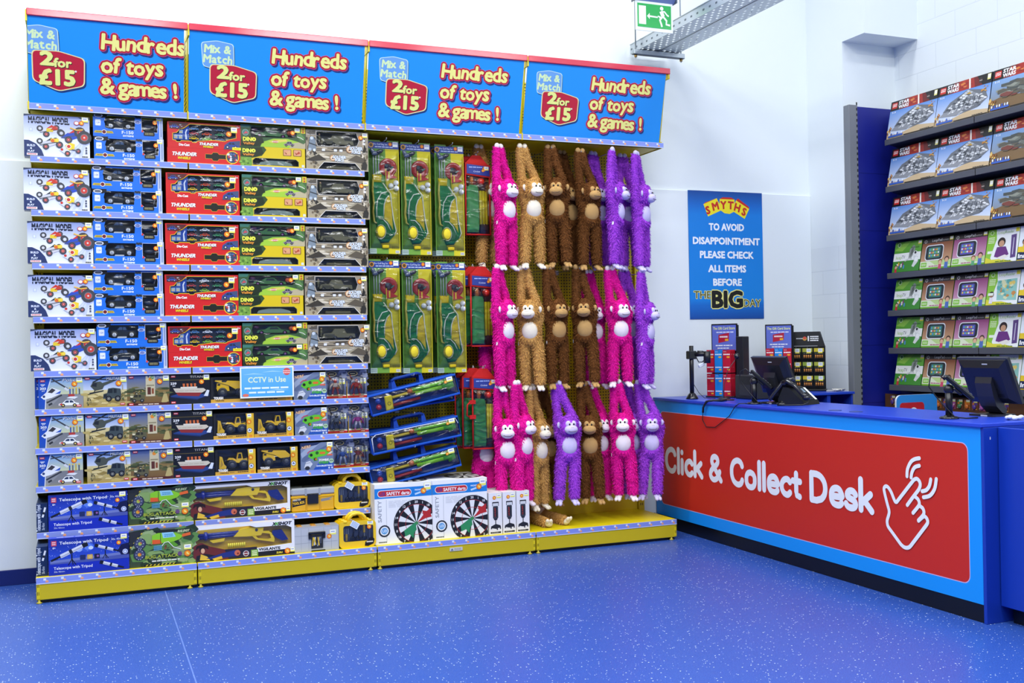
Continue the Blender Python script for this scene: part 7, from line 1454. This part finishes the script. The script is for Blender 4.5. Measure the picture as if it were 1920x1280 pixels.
# ---------------------------------------------------------------- shelving on the side wall
RZB = [3.375, 2.955, 2.521, 2.184, 1.851, 1.518, 1.192]
def wall_unit():
    e = empty('shelving_unit', (7.0, 0, 0)); DB = '#141f8a'
    q = MB(); q.box((-.222, .172, 0), (.275, .192, 3.70), DB, 0, .002)
    for z in (.5, 1.02, 1.54, 2.06, 2.58, 3.10): q.box((-.222, .1712, z), (.275, .1722, z+.003), '#0b1460')
    q.build('end_panel', 'satin', e)
    q = MB(); q.box((-.318, .125, 0), (-.222, .198, 3.70), '#7b7f84', 0, .003)
    for k in range(74): q.box((-.238, .1245, .05+k*.05), (-.226, .126, .075+k*.05), '#141518'); q.box((-.222, .1285, .05+k*.05), (-.2214, .142, .075+k*.05), '#101114')
    q.build('upright', 'satin', e)
    q = MB(); q.box((.255, -2.3, 0), (.272, .17, 3.66), '#10154a'); q.build('back_panel', 'satin', e)
    for z in RZB:
        for y0, y1 in ((.0, -1.012), (-1.02, -2.3)):
            q = MB(); q.box((-.035, y1, z-.055), (-.025, y0, z-.003), '#54565e', 0, .003); q.add([(-.03, y0, z-.02), (.25, y0, z-.075), (.25, y1, z-.075), (-.03, y1, z-.02), (-.03, y0, z-.035), (.25, y0, z-.09), (.25, y1, z-.09), (-.03, y1, z-.035)], [(0, 1, 2, 3), (7, 6, 5, 4), (0, 4, 5, 1), (3, 2, 6, 7)], '#3f4148'); q.build('shelf', 'satin', e)
    return tag(e, 'tall dark blue shelving unit on the side wall with a grey upright', 'shelving')
wall_unit()
TILT = math.radians(-11.5)
def space_box(kind):
    def f():
        w, d, h = .563, .085, .343; q, a = carton(w, d, h, '#6f9fd8', '#20242e', '#1a1c22'); r = random.Random(kind+3)
        if kind == 0: a.grad(0, .0, 1, .75, '#dfe6ee', '#5b8fd6'); a.poly([(0, 0), (1, 0), (1, .12), (.62, .20), (.3, .08), (0, .14)], '#c9b088')
        else: a.grad(0, 0, 1, .75, '#8a8266', '#7fa6d6'); a.poly([(0, 0), (1, 0), (1, .32), (.6, .25), (.25, .34), (0, .24)], '#7a5f3c')
        a.rect(0, .745, 1, 1, '#16120f'); a.poly([(.18, .745), (.3, 1), (.72, 1), (.84, .745)], '#6e1710'); a.poly([(.28, .745), (.4, 1), (.66, 1), (.70, .745)], '#a5281a'); blob(a, r, .3, .78, .35, .18, ['#c9502a', '#8a2014', '#d9803a'], 12); a.line([(.61, .745), (.585, 1)], .05, '#f0e2d0'); a.line([(.61, .745), (.585, 1)], .022, '#fff6ea')
        a.rect(.035, .80, .145, .955, '#d4301f'); a.text('LEGO', .09, .85, .075, '#f4f0ea', 'c', .03, w=.09)
        for t, v in (('STAR', .882), ('WARS', .775)): a.text(t, .285, v, .085, '#f4f4f4', 'c', .045, w=.215)
        a.circ(.80, .87, .07, '#3a2c28', .8); a.rect(.775, .86, .825, .88, '#b9aaa0')
        a.text('9-14', .09, .67, .05, '#e9f0fa', 'c', .03, w=.08)
        if kind == 0:   # plain grey delta shaped brick spacecraft
            g = ['#b9bcbf', '#8b8e93', '#dcdedf', '#5f6369', '#c6c9cb', '#3f4348', '#e8e9ea', '#74787d']; P = [(.14, .30), (.26, .52), (.58, .73), (.90, .62), (.97, .40), (.80, .22), (.46, .16)]
            a.poly(P, '#6d7176')
            A_, B_, C2, D_ = (.14, .30), (.46, .16), (.97, .40), (.58, .73)
            def Q_(s, t): return tuple((1-s)*(1-t)*A_[j]+s*(1-t)*B_[j]+s*t*C2[j]+(1-s)*t*D_[j] for j in (0, 1))
            for i in range(7):
                for j in range(11):
                    s0, t0, s1, t1 = i/7+.012, j/11+.01, (i+1)/7-.008, (j+1)/11-.006
                    a.poly([Q_(s0, t0), Q_(s1, t0), Q_(s1, t1), Q_(s0, t1)], r.choice(g)); a.k -= 1
            a.k += 1; a.poly([(.08, .20), (.16, .30), (.5, .24), (.42, .14)], '#8f9297')
            for k in range(24):
                u, v = r.uniform(.2, .90), r.uniform(.22, .66); s = r.uniform(.02, .06); 
                if v < .30+.45*(u-.16) and v > .18+.05*(1-u): a.poly([(u, v), (u+s, v+s*.5), (u+s*1.5, v+s*.1), (u+s*.5, v-s*.5)], r.choice(g)); 
            for k in range(6): a.line([(.30+.1*k, .24+.01*k), (.42+.08*k, .60-.015*k)], .014, '#3c4046')
            a.circ(.70, .50, .05, '#6e7278'); a.circ(.34, .40, .055, '#75797f'); a.poly([(.55, .62), (.62, .66), (.66, .60)], '#c9a040')
        else:
            blob(a, r, .15, .28, .8, .36, ['#8f9385', '#6e7268', '#5b5648', '#b3b5a8', '#4a4e4a', '#7a3f34'], 60); a.circ(.72, .62, .05, '#d9d43a', 1.6)
        blob(a, r, .0, .05, .12, .25, ['#c98a3a', '#e6c26a', '#8a5a2a'], 14); blob(a, r, .84, .56, .14, .16, ['#c98a3a', '#e0b85a', '#7a5a3a'], 12)
        for k in range(7): a.circ(.06+k*.045, .10, .035, ['#e9eef6', '#2f57b4', '#c9d4ea'][k % 3], .6)
        a.rrect(.04, .02, .36, .07, .008, '#3a5fb4'); a.rect(.38, .0, 1, .025, '#16120f'); a.scribble(.72, .055, .2, .03, '#2a2c30', 1, 3); a.rect(.925, .83, .985, .97, '#e9e48a'); a.rect(.93, .87, .98, .96, '#f6f6ee')
        return q.build('brick_spacecraft_box', 'carton')
    return f
def kid(a, u, v, s, hair, skin, top):
    a.poly([(u-.07*s, v-.32*s), (u-.06*s, v-.08*s), (u+.06*s, v-.08*s), (u+.07*s, v-.32*s)], top); a.circ(u, v+.02*s, .11*s, hair); a.circ(u, v-.01*s, .085*s, skin)
def leap_tv():
    w, d, h = .322, .07, .272; q, a = carton(w, d, h, '#3f8a2c', '#2c6a1e', '#4f9a34'); a.grad(0, .5, 1, 1, '#4f9a2c', '#6fae3a'); a.poly([(0, .72), (.4, 1), (.6, 1), (.3, .68)], '#8cc04a'); a.rect(0, .36, 1, .62, '#eef0ea'); a.text('leap', .20, .43, .11, '#8cb83a', 'c', .0, w=.22); a.text('TV', .37, .43, .11, '#3c4048', 'c', .0, w=.12)
    a.circ(.16, .90, .075, '#c9dcb0'); a.circ(.16, .90, .055, '#3f7a2c'); a.poly([(.56, .42), (.58, .72), (.70, .86), (.78, .80), (.76, .62), (.66, .42)], '#8f948e'); a.poly([(.62, .46), (.64, .70), (.71, .78), (.72, .62)], '#5f655e'); a.line([(.44, .35), (.60, .42), (.70, .40)], .05, '#c9ccc8'); a.circ(.80, .56, .10, '#e6e8e4'); a.circ(.80, .60, .045, '#2a2c2a'); a.poly([(.74, .50), (.92, .46), (.94, .30), (.80, .12), (.72, .16), (.78, .32)], '#d6d9d4'); a.circ(.86, .38, .08, '#eef0ec')
    for k in range(7): a.rect(.10+k*.05, .10+.05*(k % 3), .15+k*.05, .22+.05*(k % 3), ['#c9402c', '#e6e8e4', '#d9a23a', '#3a5fa4', '#e0d6c4', '#7a3f6a', '#4f8ac0'][k])
    kid(a, .14, .16, .6, '#3a2418', '#d6a888', '#c02c3a'); a.scribble(.62, .80, .3, .05, '#2c5a1e', 2, 2); a.rect(.86, .86, .99, .985, '#e6d83a'); a.rect(.87, .90, .98, .975, '#f6f4ea')
    return q.build('game_console_box', 'carton')
def leap_pad(c0, c1, scr, shirt):
    def f():
        w, d, h = .345, .07, .272; q, a = carton(w, d, h, c0, '#3f6a24', '#3a2f2a'); a.grad(0, 0, 1, .8, c1, c0); a.rect(0, .84, 1, 1, '#3a3029'); a.text('LeapPad', .47, .875, .085, '#eceae4', 'c', .0, w=.32); a.text('PLATINUM', .74, .88, .035, '#c9c4b8', 'c', .01, w=.18); a.circ(.10, .90, .055, '#d9d6ce'); a.circ(.10, .90, .04, '#5a5046')
        a.rect(0, 0, 1, .26, '#dfe8c8'); a.rect(0, 0, 1, .05, '#6fae2a'); a.poly([(.3, .26), (.5, .12), (1, .08), (1, .26)], '#bcd88a')
        a.rrect(.13, .27, .72, .77, .03, '#e6e8ea', 5); a.rrect(.15, .30, .70, .74, .028, '#23282c', 5); a.rrect(.23, .35, .62, .69, .01, scr)
        k0 = a.k
        for i in range(6):
            for j in range(3): a.k = k0; a.rrect(.26+i*.056, .40+j*.095, .30+i*.056, .46+j*.095, .003, ['#e6c24a', '#e9eef0', '#5fa8d0', '#d9694a', '#8cc04a'][(i*2+j) % 5])
        a.k = k0+1; a.circ(.17, .52, .03, '#3a4046'); kid(a, .66, .20, .75, '#8a5a34', '#dcb292', shirt); kid(a, .86, .26, .85, '#4a2f1e', '#d9aa88', '#4f6fb4'); a.rrect(.03, .08, .22, .22, .006, '#7cc02a'); a.scribble(.05, .19, .15, .08, '#e6f4c8', 2, 3); a.scribble(.30, .11, .3, .05, '#b04a7a', 1, 2); a.rect(.88, .87, .99, .985, '#e6d83a'); a.rect(.89, .90, .98, .975, '#f6f4ea')
        return q.build('tablet_box', 'carton')
    return f
def leap_reader(kind):
    def f():
        w, d, h = .305, .07, .272; q, a = carton(w, d, h, '#eef0ee', '#6fae2a', '#8cc43a'); a.poly([(0, 0), (0, 1), (.26, 1), (.30, .7), (.22, .4), (.16, .15), (.26, 0)], '#8cc63a'); a.poly([(0, 0), (.9, .0), (.5, .10), (.2, .10), (0, .18)], '#d9d43a'); a.circ(.13, .90, .065, '#e6f0c8'); a.circ(.13, .90, .048, '#6fae2a'); a.text('Leap', .44, .85, .085, '#a9c86a', 'c', .0, w=.22); a.text('Reader', .69, .85, .085, '#5fa02a', 'c', .0, w=.28); a.scribble(.04, .78, .2, .2, '#e6f4c8', 4, 2)
        if kind: 
            a.poly([(.28, .18), (.30, .30), (.34, .46), (.62, .46), (.74, .22), (.56, .10)], '#6a2f7a'); a.circ(.47, .60, .14, '#2a1a18'); a.circ(.475, .56, .095, '#c99a78'); a.poly([(.36, .14), (.62, .22), (.76, .16), (.54, .06)], '#e9e4dc'); a.poly([(.80, .10), (.76, .78), (.92, .80), (.96, .12)], '#5a3f7a'); a.line([(.86, .2), (.85, .7)], .03, '#c9c4d6')
        else: a.poly([(.34, .14), (.30, .72), (.92, .76), (.96, .12)], '#8fc4b8'); blob(a, random.Random(8), .36, .2, .5, .5, ['#e0c86a', '#c98a4a', '#5fa8a0', '#d9dcb0'], 26); kid(a, .16, .30, .8, '#1d1410', '#9a6a48', '#e6e0e4')
        a.rrect(.05, .28, .22, .36, .004, '#e9f0e0'); a.scribble(.34, .05, .5, .04, '#2c6a1e', 1, 2); a.rect(.88, .87, .99, .985, '#e6d83a'); return q.build('reading_pen_box', 'carton')
    return f
def inno():
    w, d, h = .33, .07, .272; q, a = carton(w, d, h, '#e6c62a', '#1c2f6a', '#1c2f6a'); a.poly([(0, .40), (0, 1), (1, 1), (1, .4)], '#e9eef4'); a.circ(.2, .90, .09, '#1c3a8c', 1.4); a.rect(0, .02, 1, .24, '#16244f'); a.text('InnoTab', .36, .07, .12, '#f1f3f6', 'c', .04, w=.66); kid(a, .18, .52, .9, '#1d1410', '#b07a54', '#e6c62a'); a.rrect(.42, .36, .92, .82, .02, '#23282c'); a.rrect(.46, .42, .88, .78, .006, '#5fa8d0'); return q.build('tablet_box', 'carton')
ROW = ('topmost', 'second', 'third', 'fourth', 'fifth', 'sixth', 'seventh'); LY = -90
def on_wall(kind, f, y, row, lab, cat, group): return place(kind, f, (6.978, y, RZB[row]), lab, cat, group, rot=(TILT, 0, math.radians(-90)))
for r in range(3):
    for k, y in enumerate((-.010, -.578)): on_wall('space0', space_box(0), y, r, f'spacecraft brick box on the {ROW[r]} wall shelf, {("at the blue panel", "second from the blue panel")[k]}', 'toy box', 'spacecraft boxes')
    on_wall('space1', space_box(1), -1.150, r, f'brown battle scene brick box on the {ROW[r]} wall shelf at the frame edge', 'toy box', 'spacecraft boxes')
for r in range(3, 7):
    on_wall('leaptv', leap_tv, -.046, r, f'green game console box on the {ROW[r]} wall shelf at the blue panel', 'toy box', 'console boxes')
    on_wall('padb', leap_pad('#8a4f2a', '#d9b088', '#3f7a6a', '#c94a6a'), -.378, r, f'brown tablet box on the {ROW[r]} wall shelf', 'toy box', 'brown tablet boxes'); on_wall('padp', leap_pad('#9a4a7a', '#d9a8c0', '#5a4fa8', '#5fa87a'), -.733, r, f'purple tablet box on the {ROW[r]} wall shelf', 'toy box', 'purple tablet boxes')
    kk = r % 2; on_wall('read%d' % kk, leap_reader(kk), -1.084, r, f'white and lime reading pen box {("with a map", "with a girl in purple")[kk]} on the {ROW[r]} wall shelf', 'toy box', 'reading pen boxes'); on_wall('inno', inno, -1.394, r, f'yellow and navy tablet box on the {ROW[r]} wall shelf at the frame edge', 'toy box', 'yellow tablet boxes')
# small carded goods pegged below the lowest wall shelf
def small_pack(c1, c2):
    def f():
        q = MB(); q.box((0, .0, 0), (.062, .003, .085), c1); a = Art(q, .062, .085); a.rect(.05, .5, .95, .95, c2); blob(a, random.Random(len(c1)+ord(c1[3])), .1, .08, .8, .5, ['#c9622a', '#7a4fa0', '#e6c24a', '#3f8a4a', '#e9e4dc'], 10); a.rect(.35, .74, .98, .99, '#f4f0d0'); a.rect(.35, .74, .98, .80, '#e6d83a'); a.circ(.3, .62, .12, '#e0802a'); q.ell((.031, -.008, .028), (.02, .010, .02), c2, 10, 7); return q.build('carded_toy', 'carton')
    return f
PC = [('#7a4a2a', '#5a3f8a'), ('#8a5a2a', '#c9702a'), ('#6a3f2a', '#3f7a4a'), ('#8a3f5a', '#b05fa0')]
for j in range(3):
    for i in range(17):
        c = PC[(i*3+j) % 4]; place('small'+c[0], small_pack(*c), (7.05, .08-.078*i, 1.0-.105*j), f'small carded toy in the {("upper", "middle", "lower")[j]} row pegged below the wall shelves', 'carded toy', f'{("upper", "middle", "lower")[j]} row of small carded toys', rz=math.radians(-90))
q = MB(); q.box((7.053, -2.3, .78), (7.06, .15, 1.10), '#5a3a1c'); q.box((7.06, -2.3, .78), (7.255, .15, .80), '#3f4148'); tag(q.build('peg_strip_panel', 'satin'), 'brown pegged panel below the lowest wall shelf', 'panel')
